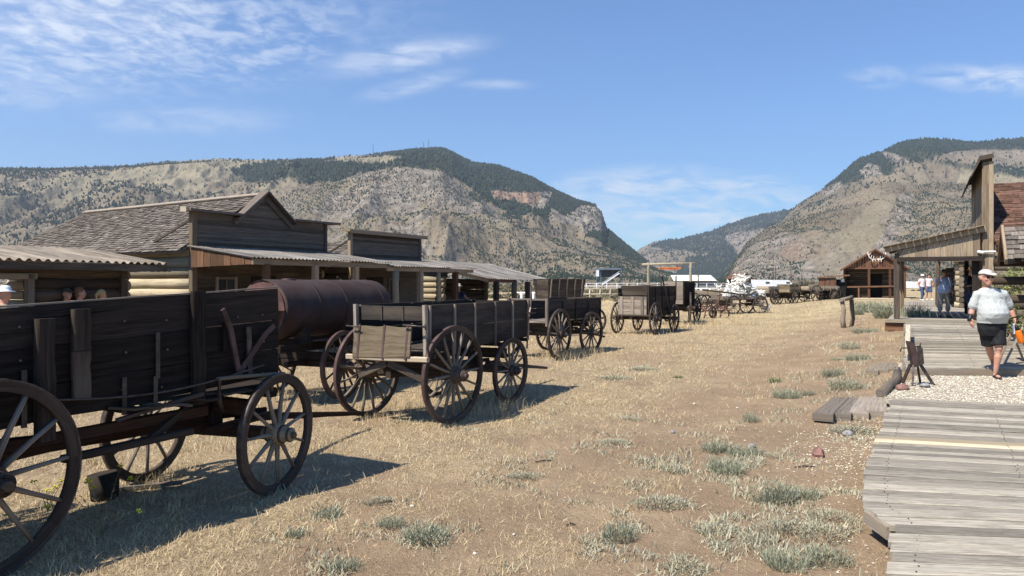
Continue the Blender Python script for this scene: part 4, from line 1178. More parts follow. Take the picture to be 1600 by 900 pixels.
# ---- far row ----------------------------------------------------------------------
for i, (px_, w_, lab, mat, nn) in enumerate(((1211, 2.3, 'brown low box wagon just right of the antler heap, two big wheels', 'wood_pale', 14),
                                             (1243, 2.2, 'straw coloured wagon in the middle of the far row', 'wood_straw', 12),
                                             (1276, 1.9, 'far wagon with the largest pale wheel at the right of the row', 'wood_pale', 12))):
    Yw = 63.5 + 0.4 * i; hd_ = (50, 47, 64)[i]; Dw = (1.32, 1.12, 1.42)[i]
    pw_ = Vector((math.cos(R(hd_)), -math.sin(R(hd_)), 0)); rr_ = Vector(((px_ - 800) / F * Yw, Yw, 0)) - pw_ * 0.7; rr_.z = gz(rr_.x, rr_.y)
    wagon('freight_wagon', lab, rr_, D_(hd_), wb=2.1, tr=1.4, Dr=Dw, Df=1.1, mats=M_GREY, nr=nn, nf=12, group=G_ROW, tongue=0,
          box=dict(y0=-0.8, y1=2.7, w=1.1, z0=1.0, z1=(1.55, 1.68, 1.36)[i], mat=mat, n=3, cleats=5))
Xw, Yw = (1299 - 800) / F * 65.5, 65.5
wagon('buckboard', 'light flat cart at the right end of the far wagon row beside the shed', (Xw - 1.0, Yw + 0.9, gz(Xw, Yw)), D_(70), wb=1.7, tr=1.3, Dr=1.15, Df=1.05, mats=M_DARK, nr=12, nf=12, group=G_ROW, tongue=0,
      box=dict(y0=-0.6, y1=2.2, w=0.95, z0=0.95, z1=1.15, mat='wood_grey', n=1, cleats=3), cat='cart')

# ================================================================ BUILDINGS


def corrugated(mb, e0, e1, r0, r1, pitch=0.075, amp=0.018, rag=0.02, th=0.0):
    """wavy sheet: eave e0-e1, ridge r0-r1"""
    e0, e1, r0, r1 = [Vector(q) for q in (e0, e1, r0, r1)]
    L = (e1 - e0).length; n = max(4, int(L / pitch * 4)); nrm = (e1 - e0).cross(r0 - e0).normalized()
    if nrm.z < 0: nrm = -nrm
    base = len(mb.v); sheet = 9
    for j in range(n + 1):
        k = j / n; o = nrm * (amp * math.sin(2 * math.pi * k * L / pitch))
        sh = int(k * L / 0.62); rr = random.Random(sh * 13 + int(L * 100)).uniform(-rag, rag)
        a = e0 + (e1 - e0) * k; b = r0 + (r1 - r0) * k; dv = (a - b).normalized() * rr
        mb.v += [a + o + dv, a.lerp(b, 0.5) + o, b + o]
    for j in range(n):
        tn = random.Random(int(j / n * L / 0.62) * 7 + int(L * 31)).random()
        for q in range(2):
            a = base + j * 3 + q
            mb.face((a, a + 3, a + 4, a + 1), ((0, j * .02), (0, j * .02 + .02), (1, j * .02 + .02), (1, j * .02)), tn, True)
    return mb


def shingles(mb, e0, e1, r0, r1, row=0.16, wid=0.14, lift=0.018, jit=0.012, th=0.014):
    e0, e1, r0, r1 = [Vector(q) for q in (e0, e1, r0, r1)]
    H_ = (r0 - e0).length; n = max(2, int(H_ / row)); nrm = (e1 - e0).cross(r0 - e0).normalized()
    if nrm.z < 0: nrm = -nrm
    for i in range(n):
        k0 = i / n; k1 = min(1.0, (i + 1.35) / n)
        a = e0.lerp(r0, k0); b = e1.lerp(r1, k0); c = e0.lerp(r0, k1); d = e1.lerp(r1, k1)
        L = (b - a).length; m_ = max(2, int(L / wid)); ks = [0.0]
        while ks[-1] < 1: ks.append(min(1.0, ks[-1] + rnd(0.6, 1.5) / m_))
        for j in range(len(ks) - 1):
            x0, x1 = ks[j], ks[j + 1] - 0.004 / L
            u = rnd(-jit, jit); l = lift + rnd(-0.006, 0.016)
            p0 = a.lerp(b, x0); p1 = a.lerp(b, x1); p2 = c.lerp(d, x1); p3 = c.lerp(d, x0)
            dn = (p0 - p3).normalized() * (0.02 + u)
            tn = random.random()
            q0 = p0 + dn + nrm * (l + th); q1 = p1 + dn + nrm * (l + th + rnd(-.004, .004)); q2 = p2 + nrm * 0.004; q3 = p3 + nrm * 0.004
            base = len(mb.v); mb.v += [q0, q1, q2, q3, p0 + dn + nrm * l, p1 + dn + nrm * l]
            u0, v0 = rnd(0, 50), rnd(0, 50); w_ = (q1 - q0).length; h_ = (q3 - q0).length
            mb.face((base, base + 1, base + 2, base + 3), ((u0, v0), (u0, v0 + w_), (u0 + h_, v0 + w_), (u0 + h_, v0)), tn)
            mb.face((base + 4, base + 5, base + 1, base), ((u0, v0), (u0, v0 + w_), (u0 + .02, v0 + w_), (u0 + .02, v0)), tn * 0.5)
    return mb


def log_wall(mb, p0, p1, z0, z1, dia=0.22, ext=0.12, n=10, holes=(), jit=0.02):
    """round logs stacked between p0 and p1; holes = (from, to, zlo, zhi) along the wall"""
    p0 = Vector(p0); p1 = Vector(p1); L = (p1 - p0).length; d = (p1 - p0) / L
    k = max(1, round((z1 - z0) / dia)); dd = (z1 - z0) / k
    for i in range(k):
        z = z0 + dd * (i + 0.5); spans = [(-ext - rnd(0, 0.08) if ext else 0, L + (ext + rnd(0, 0.08) if ext else 0))]
        for (h0, h1, a, b) in holes:
            if a < z < b:
                ns = []
                for s in spans:
                    if h0 > s[0] and h1 < s[1]: ns += [(s[0], h0), (h1, s[1])]
                    else: ns.append(s)
                spans = ns
        for s in spans:
            r = dd * 0.53 * rnd(0.95, 1.05); m_ = max(2, int((s[1] - s[0]) / 0.8))
            pts = [p0 + d * (s[0] + (s[1] - s[0]) * q / m_) + Vector((0, 0, z + rnd(-jit, jit) * 0.5)) for q in range(m_ + 1)]
            mb.tube(pts, [r * rnd(0.93, 1.05) for _ in pts], n, sx=0.85, sy=1.0)
    return mb


def vboards(mb, p0, p1, z0, z1, w=0.2, th=0.025, nrm=(1, 0, 0), top=None):
    """upright boards; top(k) gives a height along the run"""
    p0 = Vector(p0); p1 = Vector(p1); L = (p1 - p0).length; n = max(1, int(L / w)); nrm = Vector(nrm)
    for i in range(n):
        k = (i + 0.5) / n; c = p0.lerp(p1, k); zt = top(k) if top else z1
        zb = z0(k) if callable(z0) else z0
        c = c + nrm * rnd(-0.006, 0.006)
        mb.beam((c.x, c.y, zb), (c.x, c.y, zt), L / n - 0.008, th, nrm, cham=0.004)
    return mb


def window(parent, c, w, h, nrm, frame='wood_grey', panes=(2, 2), name='window'):
    """c centre; facing nrm (horizontal)"""
    nrm = Vector(nrm).normalized(); sd = Vector((-nrm.y, nrm.x, 0)); c = Vector(c)
    mb = MB(); t = 0.07
    for s in (-1, 1): mb.beam(c + sd * (s * (w / 2)) - Vector((0, 0, h / 2 + t / 2)), c + sd * (s * w / 2) + Vector((0, 0, h / 2 + t / 2)), t, 0.05, nrm)
    for s in (-1, 1): mb.beam(c - sd * (w / 2 - t / 2) + Vector((0, 0, s * h / 2)), c + sd * (w / 2 - t / 2) + Vector((0, 0, s * h / 2)), 0.05, t)
    for i in range(1, panes[0]):
        x = -w / 2 + w * i / panes[0]; mb.beam(c + sd * x - Vector((0, 0, h / 2)), c + sd * x + Vector((0, 0, h / 2)), 0.03, 0.03, nrm)
    for i in range(1, panes[1]):
        z = -h / 2 + h * i / panes[1]; mb.beam(c - sd * w / 2 + Vector((0, 0, z)), c + sd * w / 2 + Vector((0, 0, z)), 0.028, 0.03)
    f = mb.build(name, frame, parent)
    g = c - nrm * 0.03
    MB().beam(g - sd * (w / 2), g + sd * (w / 2), 0.01, h).build('pane', 'glass', f)
    return f


def post(mb, x, y, z0, z1, r, round_=True, jit=0.08, n=9):
    if round_:
        k = 6; pts = [(x + rnd(-.01, .01), y + rnd(-.01, .01), z0 + (z1 - z0) * i / k) for i in range(k + 1)]
        mb.tube(pts, [r * rnd(1 - jit, 1 + jit) * (1.05 - 0.1 * i / k) for i in range(k + 1)], n, up=(1, 0, 0))
    else: mb.beam((x, y, z0), (x, y, z1), 2 * r, 2 * r, (1, 0, 0), segs=3, wob=0.004, cham=0.01)
    return mb


F0 = Vector((-8.16, 19.1, 0)); SROT = -TH


def S(a, b, z=0.0):
    v = F0 + ST_D * a + ST_P * b; v.z = z; return v


# ---- low corrugated-roof cabin on the far left: local origin at its eave corner -------------
e0 = Vector((-8.2, 17.5, 0))
L1 = empty('low_cabin', e0, -R(24), 'low dark log cabin at the left edge under a wavy metal roof', 'cabin')
zb = -0.15
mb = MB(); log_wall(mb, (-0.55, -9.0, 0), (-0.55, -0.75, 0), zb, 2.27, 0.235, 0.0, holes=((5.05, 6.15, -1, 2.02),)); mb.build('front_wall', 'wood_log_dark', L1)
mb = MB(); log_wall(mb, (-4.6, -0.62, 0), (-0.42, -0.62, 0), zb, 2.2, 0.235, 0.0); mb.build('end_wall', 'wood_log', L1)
MB().box((-0.75, -7.0, 1.0), (0.04, 4.0, 2.3)).box((-2.8, -5, 0.0), (3.8, 8, 0.05)).build('shade_panel', 'darkness', L1)  # near-black sheets paint the shade inside the cabin doorway
mb = MB()
for y in (-3.98, -2.84): mb.beam((-0.46, y, zb), (-0.46, y, 2.10), 0.14, 0.14, (1, 0, 0), cham=0.008)
mb.beam((-0.46, -4.1, 2.06), (-0.46, -2.72, 2.06), 0.14, 0.12, cham=0.008); mb.build('door_frame', 'wood_grey', L1)
mb = MB(); post(mb, -0.50, -0.68, zb, 2.3, 0.085, False); mb.build('corner_post', 'wood_dark', L1)
post(MB(), -0.48, -4.42, zb, 2.3, 0.06, False).build('wall_post', 'wood_dark', L1)
mb = MB(); corrugated(mb, (0.05, -9.5, 2.40), (0.05, 0.12, 2.37), (-2.62, -9.5, 2.76), (-2.62, 0.12, 2.76), 0.19, 0.034); mb.build('metal_roof', 'tin_rust', L1) if 'tin_rust' in MATS else None
mb = MB(); mb.beam((0.0, -9.5, 2.285), (0.0, 0.10, 2.26), 0.05, 0.15, segs=8, wob=0.004); mb.build('fascia', 'wood_dark', L1)
mb = MB(); mb.prism([(-2.62, 0.02, 2.56), (0.0, 0.02, 2.18), (0.0, 0.02, 2.32), (-2.62, 0.02, 2.70)], (0, 0.04, 0)); mb.build('gable_board', 'wood_dark', L1)
mb = MB(); corrugated(mb, (-2.62, -9.5, 2.755), (-2.62, 0.12, 2.755), (-5.2, -9.5, 2.35), (-5.2, 0.12, 2.35), 0.165, 0.026); mb.build('back_roof', 'tin_rust', L1) if 'tin_rust' in MATS else None

# ---- large false-front building --------------------------------------------------------------
L2 = empty('false_front_hall', F0, SROT, 'large shingle roofed hall with a pointed false front and a brown boarded porch end', 'building')
W2 = 4.75; zb = -0.15
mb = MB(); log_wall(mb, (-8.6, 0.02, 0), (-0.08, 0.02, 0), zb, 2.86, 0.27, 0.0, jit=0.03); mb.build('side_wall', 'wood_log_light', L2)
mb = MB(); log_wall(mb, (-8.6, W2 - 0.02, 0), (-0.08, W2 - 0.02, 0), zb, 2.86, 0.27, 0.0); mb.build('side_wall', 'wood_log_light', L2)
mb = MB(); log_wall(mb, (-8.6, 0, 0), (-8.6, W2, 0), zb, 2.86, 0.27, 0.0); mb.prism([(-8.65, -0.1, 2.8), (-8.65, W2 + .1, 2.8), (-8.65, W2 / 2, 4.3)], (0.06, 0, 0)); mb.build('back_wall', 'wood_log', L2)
mb = MB()
n = 17; zt = 3.72
for i in range(n):
    z0 = 2.45 + (zt - 2.45) * i / n; z1 = 2.45 + (zt - 2.45) * (i + 1) / n
    mb.beam((0, 0.02, (z0 + z1) / 2), (0, W2 - 0.02, (z0 + z1) / 2), 0.03, (z1 - z0) - 0.004, (0.14, 0, 1), segs=4, wob=0.003)
pk = 4.40; a0, a1, am = 1.38, 3.22, 2.28
for i in range(9):
    k = i / 9; z = zt + (pk - zt) * k; k2 = (i + 0.5) / 9
    mb.beam((0.0, a0 + (am - a0) * k2, z + 0.038), (0.0, a1 - (a1 - am) * k2, z + 0.038), 0.03, (pk - zt) / 9 - 0.004, (0.14, 0, 1))
mb.prism([(-0.03, 0.05, 2.4), (-0.03, W2 - .05, 2.4), (-0.03, W2 - .05, zt - .03), (-0.03, a1, zt - .03), (-0.03, am, pk - .05), (-0.03, a0, zt - .03), (-0.03, 0.05, zt - .03)], (-0.01, 0, 0))
mb.build('false_front', 'wood_facade', L2)
mb = MB(); planks(mb, (-0.02, 0.1, 0), (-0.02, W2 - .1, 0), zb, 2.45, 12, 0.03, (1, 0, 0)); mb.build('porch_wall', 'wood_dark', L2)
mb = MB(); mb.beam((0.0, -0.02, zb), (0.0, -0.02, 3.74), 0.16, 0.14, (1, 0, 0), cham=0.01); mb.build('corner_board', 'wood_porch', L2)
mb = MB(); mb.beam((0.0, W2 + 0.02, 2.3), (0.0, W2 + 0.02, 3.74), 0.1, 0.12, (1, 0, 0)); mb.build('corner_board', 'wood_facade', L2)
mb = MB()
mb.beam((0.06, -0.30, 3.77), (0.06, a0 - 0.02, 3.76), 0.44, 0.06); mb.beam((0.06, a1 + 0.02, 3.76), (0.06, W2 + 0.45, 3.77), 0.44, 0.06)
for (p, q) in (((0.08, a0 - 0.14, zt - 0.08), (0.08, am, pk + 0.08)), ((0.08, a1 + 0.14, zt - 0.08), (0.08, am, pk + 0.08))):
    mb.beam(p, q, 0.34, 0.05)
    mb.beam((0.07, p[1], p[2] - 0.10), (0.07, q[1], q[2] - 0.14), 0.04, 0.14)
mb.build('cornice', 'wood_facade', L2)
mb = MB(); mb.beam((-0.02, -0.34, 3.775), (0.2, -0.34, 3.775), 0.08, 0.13); mb.build('cornice_end', 'wood_pole', L2)
rt_ = MB(); yr = 2.3
shingles(rt_, (-8.8, -0.42, 2.68), (-0.04, -0.42, 2.72), (-8.45, yr, 4.27), (-0.04, yr, 4.40), 0.125, 0.11)
shingles(rt_, (-0.04, W2 + 0.42, 2.72), (-8.8, W2 + 0.42, 2.68), (-0.04, yr, 4.40), (-8.45, yr, 4.27), 0.125, 0.11)
rt_.prism([(-8.8, -0.42, 2.66), (-0.04, -0.42, 2.70), (-0.04, yr, 4.37), (-8.45, yr, 4.24)], (0, 0.03, -0.03))
rt_.prism([(-8.8, W2 + .42, 2.66), (-0.04, W2 + .42, 2.70), (-0.04, yr, 4.37), (-8.45, yr, 4.24)], (0, -0.03, -0.03))
ro = rt_.build('roof', 'wood_shingle', L2)
mb = MB(); mb.beam((-8.45, yr - 0.06, 4.30), (-0.02, yr - 0.06, 4.43), 0.16, 0.03, (0, -0.55, 1), segs=6, wob=0.004); mb.beam((-8.45, yr + 0.07, 4.30), (-0.02, yr + 0.07, 4.43), 0.16, 0.03, (0, 0.55, 1), segs=6, wob=0.004); mb.build('ridge_cap', 'wood_grey', ro)
mb = MB(); mb.beam((-0.05, -0.04, 3.55), (-1.55, -0.02, 3.0), 0.05, 0.05); mb.build('brace', 'wood_dark', L2)
# porch
PX = 2.30; zp = 2.50
mb = MB(); corrugated(mb, (PX + 0.12, -0.22, zp + 0.03), (PX + 0.12, W2 + 0.35, zp + 0.02), (0.02, -0.22, 2.86), (0.02, W2 + 0.35, 2.86), 0.13, 0.02); mb.build('porch_roof', 'tin_grey', L2)
mb = MB(); mb.beam((PX, -0.15, zp - 0.07), (PX, W2 + 0.3, zp - 0.08), 0.06, 0.14, segs=3, wob=0.003); mb.build('porch_beam', 'wood_porch', L2)
mb = MB(); vboards(mb, (0.08, -0.14, 0), (PX - .02, -0.14, 0), lambda k: 2.31 + 0.06 * k, 0, 0.23, 0.03, (0, -1, 0), top=lambda k: 2.82 - 0.34 * k); mb.build('porch_end_boards', 'wood_brown', L2)
mb = MB(); mb.beam((0.0, -0.17, 2.86), (PX + 0.05, -0.17, 2.53), 0.03, 0.05, (0, 0, 1)); mb.build('porch_rake', 'wood_porch', L2)
for y in (0.28, 1.95, 3.55): post(MB(), PX, y, -0.15, zp - 0.12, 0.075, False).build('porch_post', 'wood_brown' if y < 1 else 'wood_porch', L2)
window(L2, (0.03, 1.0, 1.62), 0.62, 0.85, (1, 0, 0), 'wood_grey')
window(L2, (0.03, 3.3, 1.55), 0.62, 0.8, (1, 0, 0), 'wood_dark')
mb = MB(); mb.beam((0.02, 2.3, zb), (0.02, 2.3, 2.1), 0.9, 0.02, (1, 0, 0)); dd = mb.build('door', 'wood_black', L2)
mb = MB(); mb.box((1.15, W2 / 2, -0.06), (2.4, W2 + 0.3, 0.08), grain='y'); mb.build('porch_floor', 'wood_grey', L2)

# ---- second false front -------------------------------------------------------------------------
o3 = S(5.95, 0); L3 = empty('false_front_store', o3, SROT, 'smaller square false front store with a flat cornice and tall log porch posts', 'building')
W3 = 3.80; zb = -0.2
mb = MB(); n = 13
for i in range(n):
    z = 2.55 + (3.58 - 2.55) * (i + .5) / n; mb.beam((0, 0.03, z), (0, W3 - .03, z), 0.03, (1.03) / n - 0.006, (0.16, 0, 1), segs=4, wob=0.003)
mb.prism([(-0.03, 0.05, 2.5), (-0.03, W3 - .05, 2.5), (-0.03, W3 - .05, 3.55), (-0.03, 0.05, 3.55)], (-0.01, 0, 0))
mb.build('false_front', 'wood_facade', L3)
mb = MB(); planks(mb, (-0.03, 0.1, 0), (-0.03, W3 - .1, 0), zb, 2.55, 12, 0.03, (1, 0, 0)); mb.build('porch_wall', 'wood_facade', L3)
for y in (0, W3): MB().beam((0, y, zb), (0, y, 3.6), 0.12, 0.12, (1, 0, 0), cham=0.01).build('corner_board', 'wood_porch' if y == 0 else 'wood_facade', L3)
mb = MB(); mb.beam((0.04, -0.22, 3.63), (0.04, W3 + 0.22, 3.62), 0.36, 0.05); mb.beam((0.2, -0.22, 3.57), (0.2, W3 + 0.22, 3.56), 0.03, 0.09); mb.build('cornice', 'wood_porch', L3)
mb = MB(); mb.beam((-0.14, -0.24, 3.62), (0.22, -0.24, 3.62), 0.03, 0.10); mb.build('cornice_end', 'wood_straw', L3)
mb = MB(); mb.beam((-0.05, -0.02, 3.3), (-1.3, 0.02, 2.75), 0.05, 0.05); mb.build('brace', 'wood_dark', L3)
mb = MB(); log_wall(mb, (-6, 0.05, 0), (-0.1, 0.05, 0), zb, 2.5, 0.26, 0.0); mb.build('side_wall', 'wood_log', L3)
mb = MB(); log_wall(mb, (-6, W3 - .05, 0), (-0.1, W3 - .05, 0), zb, 2.5, 0.26, 0.0); mb.build('side_wall', 'wood_log', L3)
mb = MB(); shingles(mb, (-6.5, -0.4, 2.42), (-0.05, -0.4, 2.42), (-6.5, W3 / 2, 3.35), (-0.05, W3 / 2, 3.35)); shingles(mb, (-0.05, W3 + .4, 2.42), (-6.5, W3 + .4, 2.42), (-0.05, W3 / 2, 3.35), (-6.5, W3 / 2, 3.35))
mb.prism([(-6.5, -0.4, 2.4), (-6.5, W3 / 2, 3.33), (-6.5, W3 + .4, 2.4)], (6.45, 0, 0)); mb.build('roof', 'wood_shingle', L3)
mb = MB(); corrugated(mb, (PX + 0.12, -1.0, 2.42), (PX + 0.12, W3 + 0.1, 2.42), (0.02, -1.0, 2.72), (0.02, W3 + 0.1, 2.72), 0.13, 0.02); mb.build('porch_roof', 'tin_grey', L3)
mb = MB(); mb.beam((PX, -1.0, 2.33), (PX, W3 + 0.05, 2.32), 0.06, 0.12); mb.build('porch_beam', 'wood_porch', L3)
for y, r_, rn, mt in ((-0.58, 0.115, True, 'wood_pale'), (0.68, 0.085, False, 'wood_porch'), (1.72, 0.08, True, 'wood_porch'), (2.72, 0.085, False, 'wood_brown')): post(MB(), PX, y, -0.2, 2.28, r_, rn).build('porch_post', mt, L3)
window(L3, (0.02, 2.3, 1.45), 0.62, 1.2, (1, 0, 0), 'wood_grey', (2, 2))
window(L3, (0.02, 0.35, 1.55), 0.5, 0.9, (1, 0, 0), 'wood_grey', (2, 2))
mb = MB(); mb.beam((0.0, 1.25, -0.1), (0.0, 1.25, 2.1), 0.85, 0.03, (1, 0, 0)); mb.build('door', 'wood_black', L3)
mb = MB(); mb.box((1.15, W3 / 2 - .4, -0.12), (2.4, W3 + 1.0, 0.08), grain='y'); mb.build('porch_floor', 'wood_grey', L3)

# ---- log house with corrugated roof ------------------------------------------------------------------
o4 = S(11.1, 0); L4 = empty('log_house', o4, SROT, 'low log house with sunlit end wall, protruding log ends and a sagging metal porch roof', 'building')
W4 = 5.1; zb = -0.3
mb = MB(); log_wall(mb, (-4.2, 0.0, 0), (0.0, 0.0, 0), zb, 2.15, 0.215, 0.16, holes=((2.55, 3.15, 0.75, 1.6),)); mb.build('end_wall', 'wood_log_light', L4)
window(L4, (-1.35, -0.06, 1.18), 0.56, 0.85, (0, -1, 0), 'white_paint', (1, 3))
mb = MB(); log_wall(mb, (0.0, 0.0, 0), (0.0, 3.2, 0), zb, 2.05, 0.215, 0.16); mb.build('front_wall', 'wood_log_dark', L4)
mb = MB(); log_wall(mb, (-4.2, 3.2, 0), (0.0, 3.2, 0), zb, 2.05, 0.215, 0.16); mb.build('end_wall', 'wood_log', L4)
mb = MB(); corrugated(mb, (PX + 0.12, -0.35, 2.06), (PX + 0.12, W4 + 0.1, 1.98), (-0.8, -0.35, 2.80), (-0.8, W4 + 0.1, 2.74), 0.14, 0.022); mb.build('metal_roof', 'tin_grey', L4)
mb = MB(); corrugated(mb, (-0.8, -0.35, 2.80), (-0.8, W4 + .1, 2.74), (-5.0, -0.35, 2.0), (-5.0, W4 + .1, 2.0), 0.14, 0.022); mb.build('back_roof', 'tin_grey', L4)
mb = MB(); mb.prism([(-4.6, 0.02, 2.1), (0.3, 0.02, 2.1), (0.3, 0.02, 2.45), (-0.8, 0.02, 2.72)], (0, 0.05, 0)); mb.build('gable_board', 'wood_log', L4)
mb = MB(); mb.beam((PX, -0.3, 2.0), (PX, 1.9, 1.97), 0.04, 0.14); mb.build('porch_fascia', 'rust_red', L4)
mb = MB(); mb.beam((-0.9, -0.33, 2.72), (PX + .1, -0.33, 1.98), 0.04, 0.12); mb.build('rake_board', 'wood_dark', L4)
for y in (0.35, 1.75, 2.9, 3.9, 4.8): post(MB(), PX, y, -0.35, 1.95, 0.09 if y != 1.75 else 0.12, y == 1.75).build('porch_post', 'wood_dark' if y != 1.75 else 'wood_log', L4)

# ---- right side: porch building -------------------------------------------------------------------------
C0 = Vector((14.46, 22.86, 0)); zf = 0.75
RB = empty('boardwalk_shop', C0, SROT, 'brown shingled shop with a tall false front and open shed porch over the boardwalk', 'building')
mb = MB(); vboards(mb, (0.0, 0.0, 0), (0.0, 6.2, 0), 0.3, 5.62, 0.24, 0.05, (-1, 0, 0)); mb.build('false_front', 'wood_porch', RB)
mb = MB()
for i, x in enumerate((0.06, 0.20)): mb.beam((x, -0.02 - 0.003 * i, 0.2), (x, -0.02 - 0.003 * i, 5.62), 0.135, 0.05, (0, -1, 0), segs=6, wob=0.002, cham=0.004)
mb.build('wall_edge_boards', 'wood_porch', RB)
mb = MB(); mb.beam((0.06, -0.1, 5.70), (0.06, 6.3, 5.70), 0.34, 0.14); mb.build('top_beam', 'wood_dark', RB)
mb = MB(); mb.beam((-0.20, -0.12, 5.46), (-0.20, 6.3, 5.46), 0.62, 0.04, (-0.9, 0, 0.42)); mb.beam((-0.10, -0.14, 5.72), (0.26, -0.14, 5.78), 0.05, 0.13); mb.build('cornice_board', 'wood_dark', RB)
mb = MB(); shingles(mb, (0.3, -0.35, 3.18), (7.5, -0.35, 3.18), (0.3, 3.1, 5.28), (7.5, 3.1, 5.28), 0.14, 0.26, 0.006, 0.002, 0.008); mb.prism([(0.28, -0.35, 3.16), (0.28, 3.1, 5.25), (0.28, 6.5, 3.16)], (7.2, 0, 0))
mb.build('roof', 'wood_brownshingle', RB)
mb = MB(); log_wall(mb, (0.3, 0.1, 0), (7.0, 0.1, 0), 0.25, 3.15, 0.30, 0.0, jit=0.03); mb.build('side_wall', 'wood_log', RB)
mb = MB(); mb.beam((0.3, -0.38, 3.12), (7.5, -0.38, 3.12), 0.04, 0.14); mb.build('eave_board', 'wood_brown', RB)
mb = MB(); mb.tube([(-0.08, -0.12, 2.86), (0.30, -0.14, 2.86)], 0.030, 10, round_end=True); mb.tube([(-0.12, -0.12, 2.86), (-0.02, -0.12, 2.84)], 0.05, 10, round_end=True); mb.build('pipe_fitting', 'white_paint', RB)
mb = MB()
PW = 2.36; PL = 5.6
vb_top = lambda k: 2.80 + 0.56 * k
vboards(mb, (-PW, -0.05, 0), (-0.08, -0.05, 0), 2.72, 0, 0.17, 0.03, (0, -1, 0), top=lambda k: 2.95 + 0.50 * k); mb.build('porch_end_boards', 'wood_porch', RB)
mb = MB(); mb.beam((-PW - 0.34, -0.12, 2.99), (0.05, -0.12, 3.58), 0.06, 0.20, segs=3, wob=0.003); mb.build('porch_rake', 'wood_porch', RB)
mb = MB()
for i in range(13):
    x = -PW - 0.38 + i * (PW + 0.4) / 13 + 0.1; z = 3.05 + (x + PW + 0.38) * 0.215
    mb.beam((x, -0.3, z), (x, PL + 0.2, z), (PW + 0.4) / 13 - 0.006, 0.03, (-0.25, 0, 1))
mb.build('porch_roof', 'wood_dark', RB)
mb = MB(); mb.beam((-PW, -0.1, 2.66), (0.0, -0.1, 2.66), 0.10, 0.14); mb.beam((-PW, -0.1, 2.78), (-PW, PL, 2.78), 0.12, 0.16); mb.build('porch_beam', 'wood_black', RB)
for y, z0 in ((0.0, 0.38), (PL / 2, 0.5), (PL, 0.5)):
    mb = MB(); mb.beam((-PW, y, z0), (-PW, y, 2.72), 0.17, 0.17, (1, 0, 0), segs=4, wob=0.004, cham=0.012); mb.build('porch_post', 'wood_dark' if y == 0 else 'wood_porch', RB)
mb = MB(); mb.beam((-0.18, 0.25, zf), (-0.18, 0.25, 2.72), 0.2, 0.2, (1, 0, 0)); mb.build('wall_post', 'wood_black', RB)
MB().beam((-0.2, PL, zf), (-0.2, PL, 3.0), 0.14, 0.14, (1, 0, 0)).build('wall_post', 'wood_black', RB)
mb = MB(); mb.beam((-0.14, 1.6, zf), (-0.14, 1.6, 2.6), 0.9, 0.03, (1, 0, 0)); mb.build('door', 'wood_dark', RB)
mb = MB(); mb.beam((-1.6, -0.10, 2.44), (-1.6, -0.10, 2.60), 0.02, 0.02, (1, 0, 0)); mb.beam((-0.85, -0.10, 2.44), (-0.85, -0.10, 2.60), 0.02, 0.02, (1, 0, 0)); mb.build('hook', 'iron', RB)
# log cabin with a little gable at the right edge
cg = Vector((10.86, 16.2, 0)); RC = empty('corner_cabin', cg, SROT, 'grey log cabin cut by the right edge of the picture with a small gabled hood', 'cabin')
mb = MB(); log_wall(mb, (0.62, -3.0, 0), (0.62, 1.2, 0), 0.15, 2.9, 0.31, 0.0, jit=0.03); mb.build('front_wall', 'wood_log', RC)
mb = MB(); log_wall(mb, (0.62, 1.1, 0), (6.0, 1.1, 0), 0.15, 2.9, 0.31, 0.12, jit=0.03); mb.build('side_wall', 'wood_log', RC)
mb = MB()
for i in range(3): mb.tube([(-0.35 + rnd(-.1, .1), 1.1, 1.55 + i * 0.42), (1.4, 1.1, 1.55 + i * 0.42)], 0.10, 10)
mb.build('log_end', 'wood_log_dark', RC)
ap = 3.14
mb = MB(); shingles(mb, (-0.15, -0.95, 2.42), (4, -0.95, 2.42), (-0.15, 0, ap), (4, 0, ap), 0.15, 0.16); shingles(mb, (4, 0.95, 2.42), (-0.15, 0.95, 2.42), (4, 0, ap), (-0.15, 0, ap), 0.15, 0.16)
mb.build('roof', 'wood_shingle', RC)
for s in (-1, 1): MB().beam((-0.17, s * 0.98, 2.36), (-0.17, 0, ap), 0.05, 0.13).build('rake_board', 'wood_brown' if s > 0 else 'wood_porch', RC)
mb = MB(); mb.beam((0.05, -0.8, 2.42), (0.05, 0.8, 2.42), 0.12, 0.14); mb.beam((0.05, 0, 2.4), (0.05, 0, 3.0), 0.1, 0.1, (1, 0, 0)); mb.build('tie_beam', 'wood_dark', RC)
mb = MB(); mb.prism([(0.6, -0.85, 2.45), (0.6, 0.85, 2.45), (0.6, 0, ap - 0.05)], (0.05, 0, 0)); mb.build('gable_wall', 'wood_dark', RC)

# ---- cabin with antlers at the end -----------------------------------------------------------------------
Yc = 66.0; k = Yc / F
xl = (1322 - 800) * k; xr = (1412 - 800) * k; zc0 = 0.45
RZC = -R(24)
CB = empty('antler_cabin', ((xl + xr) / 2, Yc, 0), RZC, 'reddish brown log cabin with a gabled porch and antlers at its peak', 'cabin')
hw = (xr - xl) / 2 * 0.92; k *= 0.92
Z = lambda py, Y=Yc: CH - (py - HZ) * Y / F
mb = MB(); log_wall(mb, (-hw, 1.6, 0), (hw, 1.6, 0), 0.3, Z(418), 0.17, 0.1, n=8, holes=((hw - 0.35, hw + 0.65, 0, Z(428)),)); mb.build('front_wall', 'wood_log_dark', CB)
for x in (-hw, hw): log_wall(MB(), (x, 1.6, 0), (x, 6, 0), 0.3, Z(418), 0.17, 0.1, n=8).build('side_wall', 'wood_log_dark', CB)
MB().box((0, 2.2, 1.5), (3.4, 0.05, 2.6)).build('shade_panel', 'darkness', CB)  # black panel gives the doorway its interior shade by colour
zpk, zev = Z(390), Z(417)
